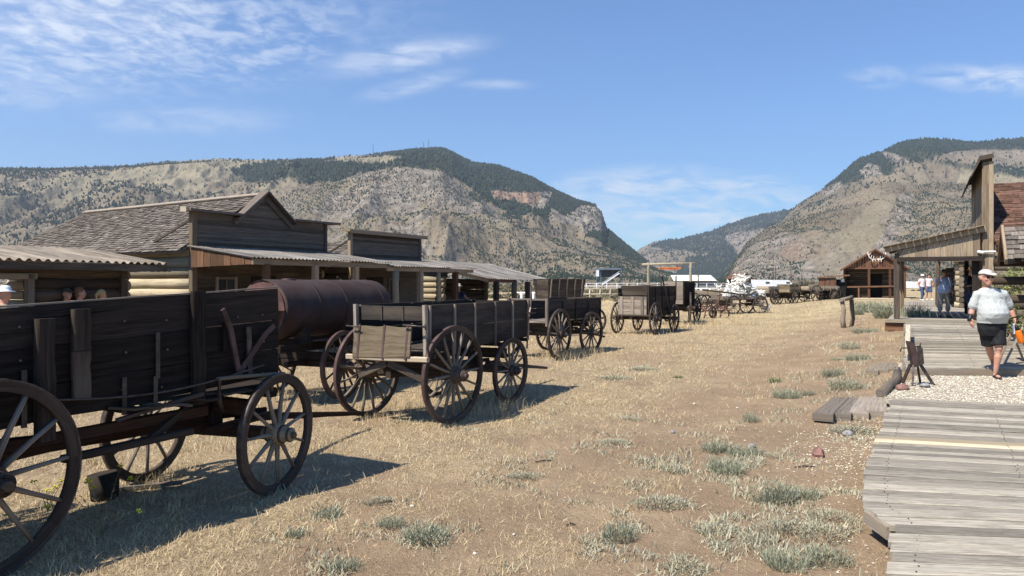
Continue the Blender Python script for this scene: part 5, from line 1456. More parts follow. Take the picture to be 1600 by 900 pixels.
mb = MB(); vboards(mb, (-hw, 0.0, 0), (hw, 0.0, 0), Z(420.5), 0, 0.2, 0.03, (0, -1, 0), top=lambda q: zev + (zpk - zev) * (1 - abs(2 * q - 1)) - 0.05); mb.build('gable_boards', 'wood_cabinred', CB)
for s in (-1, 1):
    mb = MB(); n = 12
    e = hw + 0.45; ze = zev - (zpk - zev) * 0.45 / hw
    shingles(mb, (s * e, -0.3 if s < 0 else 6.2, ze), (s * e, 6.2 if s < 0 else -0.3, ze), (0, -0.3 if s < 0 else 6.2, zpk), (0, 6.2 if s < 0 else -0.3, zpk), 0.25, 0.25); 
    mb.beam((s * e, -0.32, ze + 0.0), (0, -0.32, zpk), 0.05, 0.14); mb.build('roof', 'wood_cabinred', CB)
for px_ in (1320, 1358, 1390, 1412):
    x = (px_ - (1322 + 1412) / 2) * k; mb = MB(); mb.beam((x, 0.05, 0.4), (x, 0.05, Z(418)), 0.2, 0.2, (1, 0, 0), cham=0.01); mb.build('porch_post', 'wood_cabinred', CB)
mb = MB(); mb.beam((-hw, 0, Z(419)), (hw, 0, Z(419)), 0.12, 0.14); mb.build('porch_beam', 'wood_cabinred', CB)
mb = MB(); mb.beam((-hw + 0.1, -0.1, Z(448.5)), (hw - 0.4, -0.1, Z(447)), 0.08, 0.13)
for px_ in (1342, 1399): x = (px_ - 1367) * k; mb.beam((x, -0.08, 0.5), (x, -0.08, Z(448)), 0.12, 0.12, (1, 0, 0))
mb.build('railing', 'wood_brown', CB)
mb = MB(); mb.box((0, 0.7, 0.40), (2 * hw + 0.8, 2.4, 0.16)); mb.build('porch_floor', 'wood_pole', CB)
# antlers over the peak
for s in (-1, 1):
    mb = MB(); pts = [(s * 0.04, 0, 0), (s * 0.40, 0, -0.06), (s * 0.74, 0, 0.16), (s * 0.90, 0, 0.62), (s * 0.82, 0, 1.1)]
    mb.tube(pts, [0.07, 0.06, 0.06, 0.05, 0.02], 6)
    for (a, b) in (((0.15, -0.02), (0.10, -0.30)), ((0.32, -0.05), (0.30, 0.32)), ((0.40, -0.06), (0.42, -0.34)), ((0.60, 0.05), (0.50, 0.42)), ((0.82, 0.36), (0.60, 0.66))):
        mb.tube([(s * a[0], 0, a[1]), (s * b[0], -0.05, b[1])], [0.045, 0.015], 5)
    o = mb.build('elk_antlers' if s < 0 else 'elk_antlers', 'antler', None, (CB.location.x + s * 0.03, Yc - 0.35, Z(405))); o.scale = (0.85, 1, 0.85)
    tag(o, 'large white antler fixed under the cabin gable peak, tines pointing ' + ('left' if s < 0 else 'right'), 'antlers')
k = Yc / F; xs0 = (1277 - 800) * k; xs1 = (1318 - 800) * k
SH = empty('lean_to_shed', ((xs0 + xs1) / 2 + 0.55, Yc + 1.0, 0), RZC, 'low brown plank lean-to shed with a dark opening left of the antler cabin', 'shed')
hs = (xs1 - xs0) / 2 * 0.92
mb = MB(); vboards(mb, (-hs, 0, 0), (0.35, 0, 0), 0.2, Z(434), 0.2, 0.03, (0, -1, 0)); mb.build('front_wall', 'wood_cabinred', SH)
MB().box((hs / 2 + 0.2, 0.4, 1.2), (hs - 0.3, 0.05, 1.9)).build('shade_panel', 'darkness', SH)  # black sheet stands in for the shade inside the shed opening
mb = MB(); vboards(mb, (-hs, 0, 0), (-hs, 3.5, 0), 0.2, Z(434), 0.2, 0.03, (-1, 0, 0)); mb.build('side_wall', 'wood_cabinred', SH)
mb = MB(); mb.beam((-hs - 0.15, 1.8, Z(433.5)), (hs + 0.4, 1.8, Z(430)), 3.9, 0.06); mb.beam((-hs - 0.15, -0.17, Z(433.5)), (hs + 0.4, -0.17, Z(430)), 0.05, 0.12); mb.build('roof', 'wood_brown', SH)
MB().box((0.9, 0.36, Z(438.5)), (0.28, 0.02, 0.25)).build('notice', 'white_paint', SH)

# ---- ruined log building past the porch ---------------------------------------------------------------
rb = Vector((20.5, 34.0, 0)); RL = empty('old_log_ruin', rb, SROT, 'old log building with rough stacked log ends and a board roof seen through the porch', 'building')
mb = MB(); log_wall(mb, (0.0, 0.0, 0), (6.0, 0.0, 0), 0.5, 3.0, 0.24, 0.2, jit=0.05); mb.build('near_wall', 'wood_log_light', RL)
mb = MB(); log_wall(mb, (0.0, 0.0, 0), (0.0, 7.0, 0), 0.5, 2.9, 0.24, 0.25, jit=0.05); mb.build('front_wall', 'wood_log', RL)
mb = MB()
for i in range(11):
    for j in range(3): mb.tube([(-0.35 - rnd(0, .25), 7.3 - j * .2 + rnd(-.1, .1), 0.6 + i * 0.2), (0.6, 7.3 - j * .2, 0.6 + i * 0.2)], rnd(0.08, 0.12), 7)
mb.build('log_end', 'wood_log_dark', RL)
mb = MB(); shingles(mb, (-0.9, 8.0, 2.9), (-0.9, -0.4, 2.9), (2.8, 8.0, 4.0), (2.8, -0.4, 4.0), 0.3, 0.3); mb.prism([(-0.9, -0.4, 2.86), (2.8, -0.4, 3.96), (6, -0.4, 2.86)], (0, 0.05, 0)); mb.build('roof', 'wood_shingle', RL)
for y in (0.2, 4.0): post(MB(), -0.9, y, 0.6, 2.9, 0.09).build('porch_post', 'wood_log', RL)

# ================================================================ BOARDWALK


def deck(name, label, lines, z_of, wid=0.27, mat='wood_deck', th=0.045, special=()):
    """boards between successive left/right edge points; lines = [(left, right)] along the walk"""
    mb = MB(); mb2 = MB(); n = 0
    for (l0, r0), (l1, r1) in zip(lines[:-1], lines[1:]):
        l0, r0, l1, r1 = map(Vector, (l0, r0, l1, r1)); L = (l1 - l0).length; k = max(1, round(L / wid)); ks = [0]
        for i in range(k): ks.append(ks[-1] + rnd(0.8, 1.2))
        ks = [q / ks[-1] for q in ks]
        for i in range(k):
            g = 0.5 * rnd(0.008, 0.020) / max(0.2, L / 1.0)
            k0 = ks[i] + g; k1 = ks[i + 1] - g
            a0 = l0.lerp(l1, k0); a1 = l0.lerp(l1, k1); b0 = r0.lerp(r1, k0); b1 = r0.lerp(r1, k1)
            d = (b0 - a0).normalized(); jl = rnd(-0.035, 0.02); a0 = a0 + d * jl; a1 = a1 + d * (jl + rnd(-.006, .006))
            q = mb2 if n in special else mb; base = len(q.v); sg = 8; off = rnd(-.007, .006); tn = random.random(); u0, v0 = rnd(0, 50), rnd(0, 50); W_ = (a1 - a0).length
            for j in range(sg + 1):
                p0 = a0.lerp(b0, j / sg); p1 = a1.lerp(b1, j / sg); zz = z_of((a0.y + a1.y) / 2) + off + rnd(-.0035, .0035)
                e = (p1 - p0).normalized() * 0.008
                for p, z in ((p0, zz - th), (p0, zz - 0.006), (p0 + e, zz), (p1 - e, zz + rnd(-.002, .002)), (p1, zz - 0.006), (p1, zz - th)): q.v.append(Vector((p.x, p.y, z)))
            Lb = (b0 - a0).length; vv = (0, 0.04, 0.05, W_ + .04, W_ + .05, W_ + .09)
            for j in range(sg):
                ua = u0 + Lb * j / sg; ub = u0 + Lb * (j + 1) / sg
                for c in range(5):
                    x = base + j * 6 + c
                    q.face((x, x + 6, x + 7, x + 1), ((ua, v0 + vv[c]), (ub, v0 + vv[c]), (ub, v0 + vv[c + 1]), (ua, v0 + vv[c + 1])), tn)
            q.face(tuple(base + c for c in range(6)), tuple((u0 + .1 * c, v0) for c in range(6)), tn)
            n += 1
    o = empty(name, tuple(Vector((0, 0, 0))), 0, label, 'boardwalk')
    mb.build('deck_boards', mat, o)
    nm = MB()
    for (l0, r0), (l1, r1) in zip(lines[:-1], lines[1:]):
        l0, r0, l1, r1 = map(Vector, (l0, r0, l1, r1)); k = int((l1 - l0).length / wid * 2)
        for i in range(k):
            for q in (0.16, 1.25, 2.45):
                a = l0.lerp(l1, (i + .5) / k); b = r0.lerp(r1, (i + .5) / k); p = a + (b - a).normalized() * (q + rnd(-.02, .02)); nm.ball((p.x, p.y, z_of(a.y) + 0.003), (0.006, 0.006, 0.004), 6, 4)
    nm.build('nail_heads', 'iron', o)['kind'] = 'stuff'
    if mb2.v:
        q = mb2.build('new_board', 'wood_deck_new', o); q['label'] = 'fresh yellow replacement board'
    return o


def PD(px, py, z):
    Y = (CH - z) * F / (py - HZ); return Vector(((px - 800) / F * Y, Y, z))


zN = 0.22
A_ = PD(1388, 905, zN); B_ = PD(1397, 820, zN)
lA = PD(1384, 960, zN)
C_ = PD(1352, 792, zN)
near_lines = [(Vector((1.55, 2.6, 0)), Vector((6.5, 2.1, 0))), (lA, Vector((6.9, lA.y - 0.34, 0))), (B_, Vector((7.6, B_.y - 0.56, 0))), (C_, C_ + Vector((5.2, -0.80, 0)))]
dk1 = deck('plank_walk', 'weathered grey plank walk in the near right corner', near_lines, lambda y: zN, 0.20)
C_ = PD(1352, 792, zN); C2 = PD(1352, 740, zN); D2 = PD(1395, 622, zN)
ln2 = [(C_, C_ + Vector((5.2, -0.80, 0))), (C2, C2 + Vector((5.0, -1.25, 0))), (D2, D2 + Vector((4.4, -1.55, 0)))]
mb = MB()
dk2 = deck('plank_walk', 'weathered plank walk section beyond the first bend with one fresh yellow board', ln2, lambda y: zN - 0.004, 0.175, special=(15, 16))
mb = MB(); mb.beam(Vector((B_.x - 0.02, B_.y + 0.02, 0.15)), Vector((C_.x, C_.y - 0.02, 0.15)), 0.05, 0.09, segs=3, wob=0.002); mb.build('edge_board', 'wood_grey', dk1)
mb = MB()
for x0, x1 in ((0.25, 1.3), (2.6, 3.6)):
    mb.beam((A_.x + x0, 2.6, 0.11), (B_.x + x0, B_.y - 0.1, 0.11), 0.09, 0.12)
mb.build('joist', 'wood_dark', dk1)
mb = MB()
for q in (0.22, 2.4): mb.beam(C2 + Vector((q, -0.9, -0.11)), D2 + Vector((q, -0.3, -0.11)), 0.09, 0.12)
mb.build('joist', 'wood_dark', dk2)
# raised far section, rising to the porch
FA = PD(1414, 574, 0.36); FB = Vector((12.05, 22.8, 0))
zfar = lambda y: 0.36 + 0.37 * min(1, max(0, (y - FA.y) / (22.8 - FA.y)))
lnf = [(FA, FA + Vector((6.5, -0.35, 0))), (FB, FB + Vector((5.0, -2.77, 0)))]
dk3 = deck('plank_ramp', 'long pale plank ramp leading up to the shed porch', lnf, zfar, 0.235)
mb = MB(); f0 = FA + Vector((-0.02, -0.03, 0)); mb.beam((f0.x, f0.y, 0.27), (f0.x + 6.5, f0.y - 0.35, 0.27), 0.05, 0.13, segs=6, wob=0.003); mb.build('fascia_board', 'wood_grey', dk3)
mb = MB(); mb.beam((FA.x - 0.03, FA.y, 0.24), (FB.x - 0.03, FB.y, 0.58), 0.05, 0.16, segs=5, wob=0.003); mb.build('side_board', 'wood_grey', dk3)
mb = MB(); q0 = PD(1418, 548, 0.60); q1 = PD(1419, 512, 0.80); mb.beam(q0, q1, 0.10, 0.14, segs=3, wob=0.004, cham=0.01); mb.build('edge_timber', 'wood_pole', dk3)
# porch platform and walk beyond
d4 = empty('porch_platform', C0, SROT, 'raised plank floor under the shed porch and the walk running on behind it', 'platform')
mb = MB()
for i in range(90):
    y = -0.9 + i * 0.30
    mb.beam((-PW - 0.25, y, zf - 0.025 + rnd(-.004, .004)), (0.4, y, zf - 0.025), 0.29, 0.05, cham=0.005)
mb.build('deck_boards', 'wood_deck', d4)
mb = MB(); mb.beam((-PW - 0.30, -1.08, zf - 0.03), (0.5, -1.08, zf - 0.03), 0.07, 0.08); mb.build('front_edge', 'wood_pole', d4)
mb = MB(); mb.beam((-PW - 0.3, -1.0, 0.56), (-PW + 0.6, -1.0, 0.56), 0.05, 0.28); mb.beam((-PW - .2, -1.0, 0.58), (-PW - .2, 26, 0.58), 0.05, 0.26); mb.build('skirt_board', 'wood_brown', d4)

# short side planks and the log
def flat_planks(name, label, corners, n, zt, mat='wood_grey', th=0.05):
    a, b, c, d = [Vector(q) for q in corners]      # a-b near edge, d-c far edge
    mb = MB()
    for i in range(n):
        k0, k1 = (i + 0.05) / n, (i + 0.95) / n
        p = a.lerp(b, (k0 + k1) / 2); q = d.lerp(c, (k0 + k1) / 2); w = (b - a).length / n * 0.93
        p.z = q.z = zt - th / 2 + rnd(-.008, .008)
        mb.beam(p, q, w, th, segs=4, wob=0.004, cham=0.006, w1=(c - d).length / n * 0.93)
    o = mb.build(name, mat); return tag(o, label, 'planks')


flat_planks('side_planks', 'four short dark worn planks lying on the dirt left of the plank walk', (PD(1271, 655, .12), PD(1383, 648, .14), PD(1385, 622, .14), PD(1304, 628, .12)), 4, 0.185, th=0.10)
flat_planks('side_planks', 'row of short pale planks on the dirt beside the start of the ramp', (PD(1354, 588, .2), PD(1416, 583, .22), PD(1414, 572, .22), PD(1362, 576, .2)), 4, 0.305, 'wood_pale', th=0.12)
lg = [(1376, 622), (1388, 612), (1400, 600), (1403, 585)]
mb = MB(); pts = [PD(x, y - 6, 0.24) for x, y in lg]; mb.tube(pts, [0.075, 0.075, 0.085, 0.075], 12, jit=0.18); tag(mb.build('log', 'wood_grey'), 'short crooked weathered log lying along the edge of the gravel', 'log')

# ================================================================ SMALL YARD THINGS
st = PD(1430, 600, 0.235); st.z = 0.22
STD = empty('iron_stand', st, R(8), 'rusty iron machine stand with crank and splayed legs at the gravel edge', 'machine')
mb = MB(); mb.prism([(-0.15, -0.06, 0.74), (-0.05, -0.06, 0.70), (0.06, -0.06, 0.34), (-0.05, -0.06, 0.30)], (0, 0.10, 0)); mb.build('body_plate', 'rust', STD)
mb = MB(); mb.prism([(-0.02, -0.09, 0.66), (0.07, -0.09, 0.62), (0.10, -0.09, 0.36), (0.03, -0.09, 0.34)], (0, 0.03, 0)); mb.build('cover_plate', 'iron', STD)
for a, b in (((-0.05, -0.02, 0.34), (-0.12, -0.10, 0.0)), ((-0.05, 0.05, 0.34), (-0.07, 0.22, 0.0)), ((0.08, 0.0, 0.36), (0.31, -0.06, -0.02)), ((0.08, 0.06, 0.36), (0.30, 0.28, 0.0))):
    mb = MB(); mb.beam(a, b, 0.03, 0.045, segs=3, wob=0.002); mb.build('leg', 'iron', STD)
for a, b in (((-0.14, -0.02, 0.66), (-0.05, 0.0, 0.30)), ((0.07, -0.02, 0.66), (0.10, 0.0, 0.34))):
    mb = MB(); mb.beam(a, b, 0.03, 0.03); mb.build('side_bar', 'iron', STD)
mb = MB(); mb.tube([(-0.16, 0, 0.62), (-0.25, 0, 0.62), (-0.27, 0, 0.56)], 0.012, 6); mb.tube([(0.0, 0, 0.64), (0.09, 0, 0.65), (0.10, 0, 0.70)], 0.012, 6); mb.build('crank', 'iron', STD)
r_ = PD(1410, 606, 0.25); mb = MB(); mb.ball(r_, (0.11, 0.08, 0.06), 10, 7, 0.12); tag(mb.build('rock', 'stone_red'), 'rounded brown rock at the foot of the iron stand', 'rock')
r_ = PD(1446, 602, 0.25); mb = MB(); mb.ball(r_, (0.09, 0.07, 0.035), 10, 7, 0.25); tag(mb.build('rock', 'stone_grey'), 'flat dark lump on the gravel between the stand legs', 'rock')

# hitching rail
hp = G(1317, 512); hq = G(1331, 505)
HR = empty('hitching_rail', hp, 0, 'rough hitching rail of two crooked posts and a short top log', 'rail')
dv = (hq - hp)
pb = Vector(((1331 - 800) / F * (hp.y + 0.75) - hp.x, 0.75, dv.z * 0 + 0.0))
ztop = CH - (468 - HZ) / F * hp.y - hp.z
mb = MB(); mb.tube([(0.03, 0, -0.1), (0.0, 0, 0.3), (0.03, 0, 0.6), (-0.03, 0, ztop)], [0.10, 0.085, 0.08, 0.085], 9, up=(1, 0, 0), jit=0.12); mb.build('post', 'wood_grey', HR)
mb = MB(); mb.tube([pb + Vector((-0.05, 0, -0.1)), pb + Vector((0.05, 0, 0.3)), pb + Vector((0.0, 0, 0.7)), pb + Vector((0, 0, ztop - .02))], [0.10, 0.07, 0.085, 0.09], 9, up=(1, 0, 0), jit=0.14); mb.build('post', 'wood_grey', HR)
mb = MB(); mb.tube([Vector((-0.12, -0.1, ztop - 0.02)), pb * 0.5 + Vector((0, 0, ztop + 0.02)), pb + Vector((0.06, 0.1, ztop + 0.06))], [0.075, 0.07, 0.08], 9, jit=0.12); mb.build('top_log', 'wood_grey', HR)

# trestle behind the man
tb_ = PD(1594, 566, 0.42); tb_.z = zfar(tb_.y)
TR = empty('sawhorse', tb_, R(-20), 'wooden trestle with one black leg on the ramp behind the walking man', 'trestle')
for a, b, m_ in (((-0.02, 0, 0.56), (-0.30, -0.15, 0), 'wood_grey'), ((-0.02, 0.5, 0.56), (-0.20, 0.6, 0), 'wood_pale'), ((0.0, 0, 0.56), (0.22, -0.12, 0), 'black'), ((0.0, 0.5, 0.56), (0.22, 0.6, 0), 'wood_grey')):
    mb = MB(); mb.beam(a, b, 0.05, 0.035, (1, 0, 0)); mb.build('leg', m_, TR)
mb = MB(); mb.beam((0, -0.1, 0.57), (0, 0.65, 0.57), 0.08, 0.05); mb.build('top_bar', 'wood_brown', TR)

# ranch gate in the distance
def at(px, py, Y): return Vector(((px - 800) / F * Y, Y, CH - (py - HZ) / F * Y))


Yg = 95.0
g0 = at(1013, 440, Yg); g1 = at(1079, 440, Yg)
GT = empty('ranch_gate', ((g0.x + g1.x) / 2, Yg, 0), 0, 'tall pole gateway with a long pale cross beam and hanging orange sign', 'gate')
hx = (g1.x - g0.x) / 2; zt = CH - (410 - HZ) / F * Yg
for s in (-1, 1): post(MB(), s * hx, 0, -0.1, zt, 0.19).build('post', 'wood_pole', GT)
mb = MB(); mb.tube([(-hx - 0.8, 0, zt - 0.28), (0, 0, zt - 0.18), (hx + 0.55, 0, zt - 0.12)], [0.17, 0.15, 0.14], 9, jit=0.04); mb.build('cross_beam', 'wood_pole', GT)
mb = MB()
ol = [(-1.42, -0.18), (-1.38, -0.30), (-0.9, -0.30), (-0.2, -0.34), (0.9, -0.32), (1.35, -0.26), (1.5, -0.12), (1.42, 0.08), (1.1, 0.02), (0.3, 0.02), (-0.8, 0.0), (-1.3, -0.06)]
mb.prism([(x, 0, zt - 0.62 + z) for x, z in ol], (0, 0.06, 0)); sg = mb.build('sign_board', 'sign_orange', GT)
for x in (-1.0, 1.0): MB().beam((x, 0.03, zt - 0.62), (x, 0.03, zt - 0.25), 0.02, 0.02, (1, 0, 0)).build('chain', 'iron', GT)
# its lettering is too small to read in the photo: dark strokes of the same rhythm
mb = MB(); x = -1.25; rs = random.Random(3)
for w_ in (5, 2, 8):
    for i in range(w_):
        h_ = rs.uniform(0.10, 0.16)
        mb.beam((x, -0.012, zt - 0.85), (x + rs.uniform(-.03, .03), -0.012, zt - 0.85 + h_), 0.035, 0.02, (0, 1, 0))
        if rs.random() < 0.6: mb.beam((x, -0.012, zt - 0.85 + h_ * rs.choice((0.1, 0.9))), (x + 0.10, -0.012, zt - 0.84 + h_ * 0.5), 0.03, 0.02, (0, 1, 0))
        x += 0.145
    x += 0.12
mb.build('lettering', 'sign_letter', sg)

# grandstand with ramp, far right of the left mountain foot
Yt = 210.0
GS = empty('viewing_stand', (at(951, 440, Yt).x, Yt, 0), 0, 'blue grey metal viewing stand with a flat roof and a white diagonal stair', 'grandstand')
q = lambda px, py: (at(px, py, Yt).x - at(951, 440, Yt).x, CH - (py - HZ) / F * Yt)
(xa, za), (xb, zb2) = q(931, 420), q(971, 421.5)
mb = MB(); mb.box(((xa + xb) / 2, 1.5, za), (xb - xa, 4.0, 0.35)); mb.build('roof', 'steel_blue', GS)
mb = MB(); mb.box(((xa + xb) / 2 + 0.6, 2.6, za - 1.3), (xb - xa - 1.4, 1.0, 2.0)); mb.build('dark_bay', 'steel_dark', GS)
mb = MB(); mb.box((xa + 0.5, 0.4, za - 1.2), (0.7, 1.6, 1.9)); mb.build('booth', 'white_paint', GS)
mb = MB()
for x in (xa + 0.2, xa + 1.4, xb - 0.3): mb.beam((x, 0, 0), (x, 0, za), 0.16, 0.16, (1, 0, 0))
mb.build('column', 'steel_blue', GS)
(x0, z0), (x1, z1) = q(940, 445), q(967, 427)
mb = MB(); mb.beam((x0, -0.8, z0), (x1, -0.8, z1), 0.9, 0.30); mb.beam((x0, -1.2, z0 + 0.55), (x1, -1.2, z1 + 0.55), 0.06, 0.10); mb.build('stair', 'white_paint', GS)
# white long building, dark hut, trailers
Yb = 240.0; a = at(1052, 440, Yb); b = at(1117, 440, Yb)
WB = empty('long_white_building', ((a.x + b.x) / 2, Yb, 0), 0, 'long low building with a bright cream roof beyond the gate', 'building')
hw = (b.x - a.x) / 2
mb = MB(); mb.box((1.2, 4, 1.2), (2 * hw, 7, 2.4)); mb.build('wall', 'grey_wall', WB)
mb = MB(); mb.prism([(-hw, -0.3, 2.2), (hw + 0.5, -0.3, 2.2), (hw - 0.3, 4, 4.0), (-hw, 4, 4.0)], (0, 0.05, 0.1)); mb.prism([(-hw, 8.3, 2.2), (hw + .5, 8.3, 2.2), (hw - .3, 4, 4.0), (-hw, 4, 4.0)], (0, 0.05, 0.1)); mb.build('roof', 'cream_roof', WB)
Yh = 92.0; c = at(1162, 440, Yh)
HT = empty('small_hut', (c.x, Yh, 0), R(12), 'small dark gabled hut poking up behind the antler heap', 'hut')
mb = MB(); vboards(mb, (-1.0, 0, 0), (1.0, 0, 0), 0, 2.35, 0.2); vboards(mb, (-1.0, 0, 0), (-1.0, 2.2, 0), 0, 2.35, 0.2); vboards(mb, (1.0, 0, 0), (1.0, 2.2, 0), 0, 2.35, 0.2); mb.prism([(-1, 0, 2.3), (1, 0, 2.3), (0, 0, 2.85)], (0, 0.05, 0)); mb.build('wall', 'wood_dark', HT)
mb = MB(); mb.beam((-1.25, 1.1, 2.28), (0.02, 1.1, 3.0), 2.8, 0.06); mb.beam((1.3, 1.1, 2.28), (0, 1.1, 3.0), 2.8, 0.06); mb.build('roof', 'wood_cabinred', HT)
def trailer(px0, px1, pyt, pyb, Y, lab):
    a = at(px0, pyb, Y); b = at(px1, pyt, Y); L = b.x - a.x; zt_ = b.z; zb_ = max(0.45, a.z)
    T = empty('camper_trailer', ((a.x + b.x) / 2, Y, 0), 0, lab, 'trailer', 'white trailers parked beyond the yard')
    pr = [(-L / 2, 0, zb_), (L / 2 - 0.5, 0, zb_), (L / 2, 0, zb_ + 0.5), (L / 2 - 0.1, 0, zt_ - 0.5), (L / 2 - 0.6, 0, zt_), (-L / 2 + 0.2, 0, zt_), (-L / 2, 0, zt_ - 0.25)]
    MB().prism(pr, (0, 2.3, 0)).build('body', 'white_paint', T)
    for x in (L * 0.3,): MB().box((x, -0.02, zb_ + (zt_ - zb_) * 0.66), (0.6, 0.03, 0.28)).build('window', 'glass', T)
    for x in (-0.5, 0.4): MB().tube([(x, -0.05, 0.33), (x, 0.2, 0.33)], 0.33, 14).build('wheel', 'black', T)
trailer(1173, 1206, 437, 451, 116, 'larger white camper trailer just right of the antler heap')
trailer(1205, 1238, 437.5, 450, 124, 'long white trailer with small windows behind the brown wagons')
trailer(1424, 1440, 440, 450, 120, 'small white trailer seen past the cabin under the porch roof')
c = at(1261, 440, 105); SHD = empty('storage_shed', (c.x, 105, 0), 0, 'grey brown flat shed behind the middle of the far wagon row', 'shed')
mb = MB(); vboards(mb, (-1.1, 0, 0), (1.1, 0, 0), 0, 1.95, 0.2); mb.build('wall', 'wood_dark', SHD); MB().box((0, 1.0, 1.98), (2.4, 2.2, 0.08)).build('roof', 'wood_grey', SHD)
for i, (px_, pt, Y) in enumerate(((1208, 412, 180), (1212, 418, 200), (1236, 414, 190), (1091, 428, 150), (943, 424, 220), (1253, 421, 230))):
    p = at(px_, pt, Y); o = empty('utility_pole', (p.x, Y, 0), 0, ['tall thin pole left of a close pair behind the far wagons', 'thin pole right of the close pair behind the far wagons', 'single thin pole standing behind the middle far wagon', 'thin pole in front of the cream roofed building', 'thin pole at the viewing stand', 'thin pole above the grey brown flat shed'][i], 'pole', 'thin poles on the flats')
    MB().tube([(0, 0, 0), (0, 0, p.z)], [0.13, 0.09], 7).build('shaft', 'wood_dark', o)
    MB().beam((-0.5, 0, p.z - 0.4), (0.5, 0, p.z - 0.4), 0.08, 0.08).build('crossarm', 'wood_dark', o)
for i, (px_, pt, pb_) in enumerate(((583, 226, 243), (662, 222, 234), (670, 218, 233), (650, 228, 235))):
    Y = 3690; p = at(px_, pt, Y); q_ = at(px_, pb_ + 2, Y)
    mb = MB(); mb.beam((p.x, Y, q_.z - 5), (p.x, Y, p.z), 2.0, 2.0, (1, 0, 0)); mb.beam((p.x - 2.5, Y, q_.z + 3), (p.x + 2.5, Y, q_.z + 3), 1.2, 3)
    tag(mb.build('radio_mast', 'steel_dark'), ['lone radio mast on the pale grassy crest', 'left one of the tall mast pair on the dark summit', 'tallest radio mast on the dark summit', 'short mast left of the summit pair'][i], 'mast', 'radio masts on the ridge')

# fences on the flats
def rail_fence(name, lab, p0, p1, n, h=1.2, mat='white_paint', rails=(0.5, 1.0), r=0.045):
    p0 = Vector(p0); p1 = Vector(p1); o = empty(name, (p0 + p1) / 2, 0, lab, 'fence'); c = (p0 + p1) / 2
    for i in range(n + 1):
        p = p0.lerp(p1, i / n) - c; MB().tube([(p.x, p.y, -0.1), (p.x, p.y, h)], r * 1.3, 6).build('fence_post', mat, o)
    for z in rails: MB().tube([p0 - c + Vector((0, 0, h * z)), p1 - c + Vector((0, 0, h * z))], r, 6).build('rail', mat, o)
    return o


def ground_at(px, Y): return Vector(((px - 800) / F * Y, Y, gz((px - 800) / F * Y, Y)))


rail_fence('rail_fence', 'white rail fence visible between the dark posts of the log house porch', ground_at(806, 52), ground_at(862, 50), 6, 1.25, 'white_paint', (0.45, 0.95), 0.06)
rail_fence('pipe_fence', 'long thin pale fence crossing the flats below the viewing stand', ground_at(900, 150), ground_at(1150, 155), 16, 1.6, 'white_paint', (0.3, 0.65, 1.0), 0.05)
rail_fence('pole_fence', 'pale pole fence behind the high wagon and the gate posts', ground_at(905, 75), ground_at(1000, 78), 6, 1.2, 'wood_pole', (0.55, 0.98), 0.06)
rail_fence('pole_fence', 'white pole fence between the tall wagon and the antler heap', ground_at(1082, 78), ground_at(1150, 78), 5, 1.25, 'white_paint', (0.6, 1.0), 0.06)
rail_fence('rail_fence', 'pale fence beside the shed and behind the far wagons', ground_at(1236, 84), ground_at(1278, 84), 4, 1.3, 'wood_pale', (0.5, 1.0), 0.05)
c = ground_at(861, 40); pw_ = empty('plank_screen', c, 0, 'pale horizontal plank panel right of the log house porch', 'fence panel')
mb = MB(); planks(mb, (-0.35, 0, 0), (0.4, 0, 0), 0.1, 1.95, 9, 0.03, (0, -1, 0), segs=2); mb.build('plank_panel', 'wood_straw', pw_)
for x in (-0.35, 0.4): MB().beam((x, 0.04, 0), (x, 0.04, 2.0), 0.08, 0.08, (1, 0, 0)).build('stake', 'wood_grey', pw_)
c = ground_at(893, 34); jk = empty('scrap_machinery', (c.x, c.y, c.z), 0, 'jumble of rusty wheels and bars behind the front of the open wagon', 'machinery')
for i, (x, z, d_) in enumerate(((-0.3, 1.1, 0.6), (0.15, 0.9, 0.75), (0.4, 1.2, 0.45))): add_wheel(jk, d_, 8, M_RUST, (x, 0.2 * i, z), 1.2 - i * 0.3)
mb = MB(); mb.beam((-0.6, 0, 1.0), (0.6, 0.2, 1.05), 0.08, 0.08); mb.beam((-0.5, 0, 0), (-0.4, 0, 1.3), 0.06, 0.06, (1, 0, 0)); mb.beam((0.45, 0.1, 0), (0.5, 0.1, 1.4), 0.06, 0.06, (1, 0, 0)); mb.build('bar_frame', 'rust_red', jk)

# ================================================================ PEOPLE


def fuse(mb, mat, voxel=0.012, smooth=3, name='body'):
    """weld the shapes of an MB into one continuous skin"""
    me = mb.mesh(name, mat); ob = bpy.data.objects.new('tmp', me); COL.objects.link(ob)
    m = ob.modifiers.new('r', 'REMESH'); m.mode = 'VOXEL'; m.voxel_size = voxel; m.use_smooth_shade = True
    s = ob.modifiers.new('s', 'SMOOTH'); s.iterations = smooth; s.factor = 0.5
    dg = bpy.context.evaluated_depsgraph_get(); ev = ob.evaluated_get(dg)
    out = bpy.data.meshes.new_from_object(ev); out.name = name
    bpy.data.objects.remove(ob); 
    if not out.materials: out.materials.append(MATS[mat])
    for p in out.polygons: p.use_smooth = True
    return out


def wrinkle(me, amp, seed):
    """cloth folds: push the skin in and out along its normals"""
    n = len(me.vertices); co = np.empty(n * 3); me.vertices.foreach_get('co', co); co = co.reshape(-1, 3)
    no = np.empty(n * 3); me.vertices.foreach_get('normal', no); no = no.reshape(-1, 3)
    a = np.arctan2(co[:, 1], co[:, 0]); u = a * 1.6 + co[:, 2] * 3.0
    f = fbm(u * 2.2, co[:, 2] * 7 - co[:, 0] * 4, 3, seed, 0.5, True) - 0.6 + 0.6 * (fbm(co[:, 0] * 22 + 9, co[:, 2] * 13, 2, seed + 3) - 0.5)
    co = co + no * (f * amp)[:, None]
    me.vertices.foreach_set('co', co.ravel()); me.update()
    return me


def limb(mb, pts, rad, n=12, **k): mb.tube(pts, rad, n, round_end=True, **k)


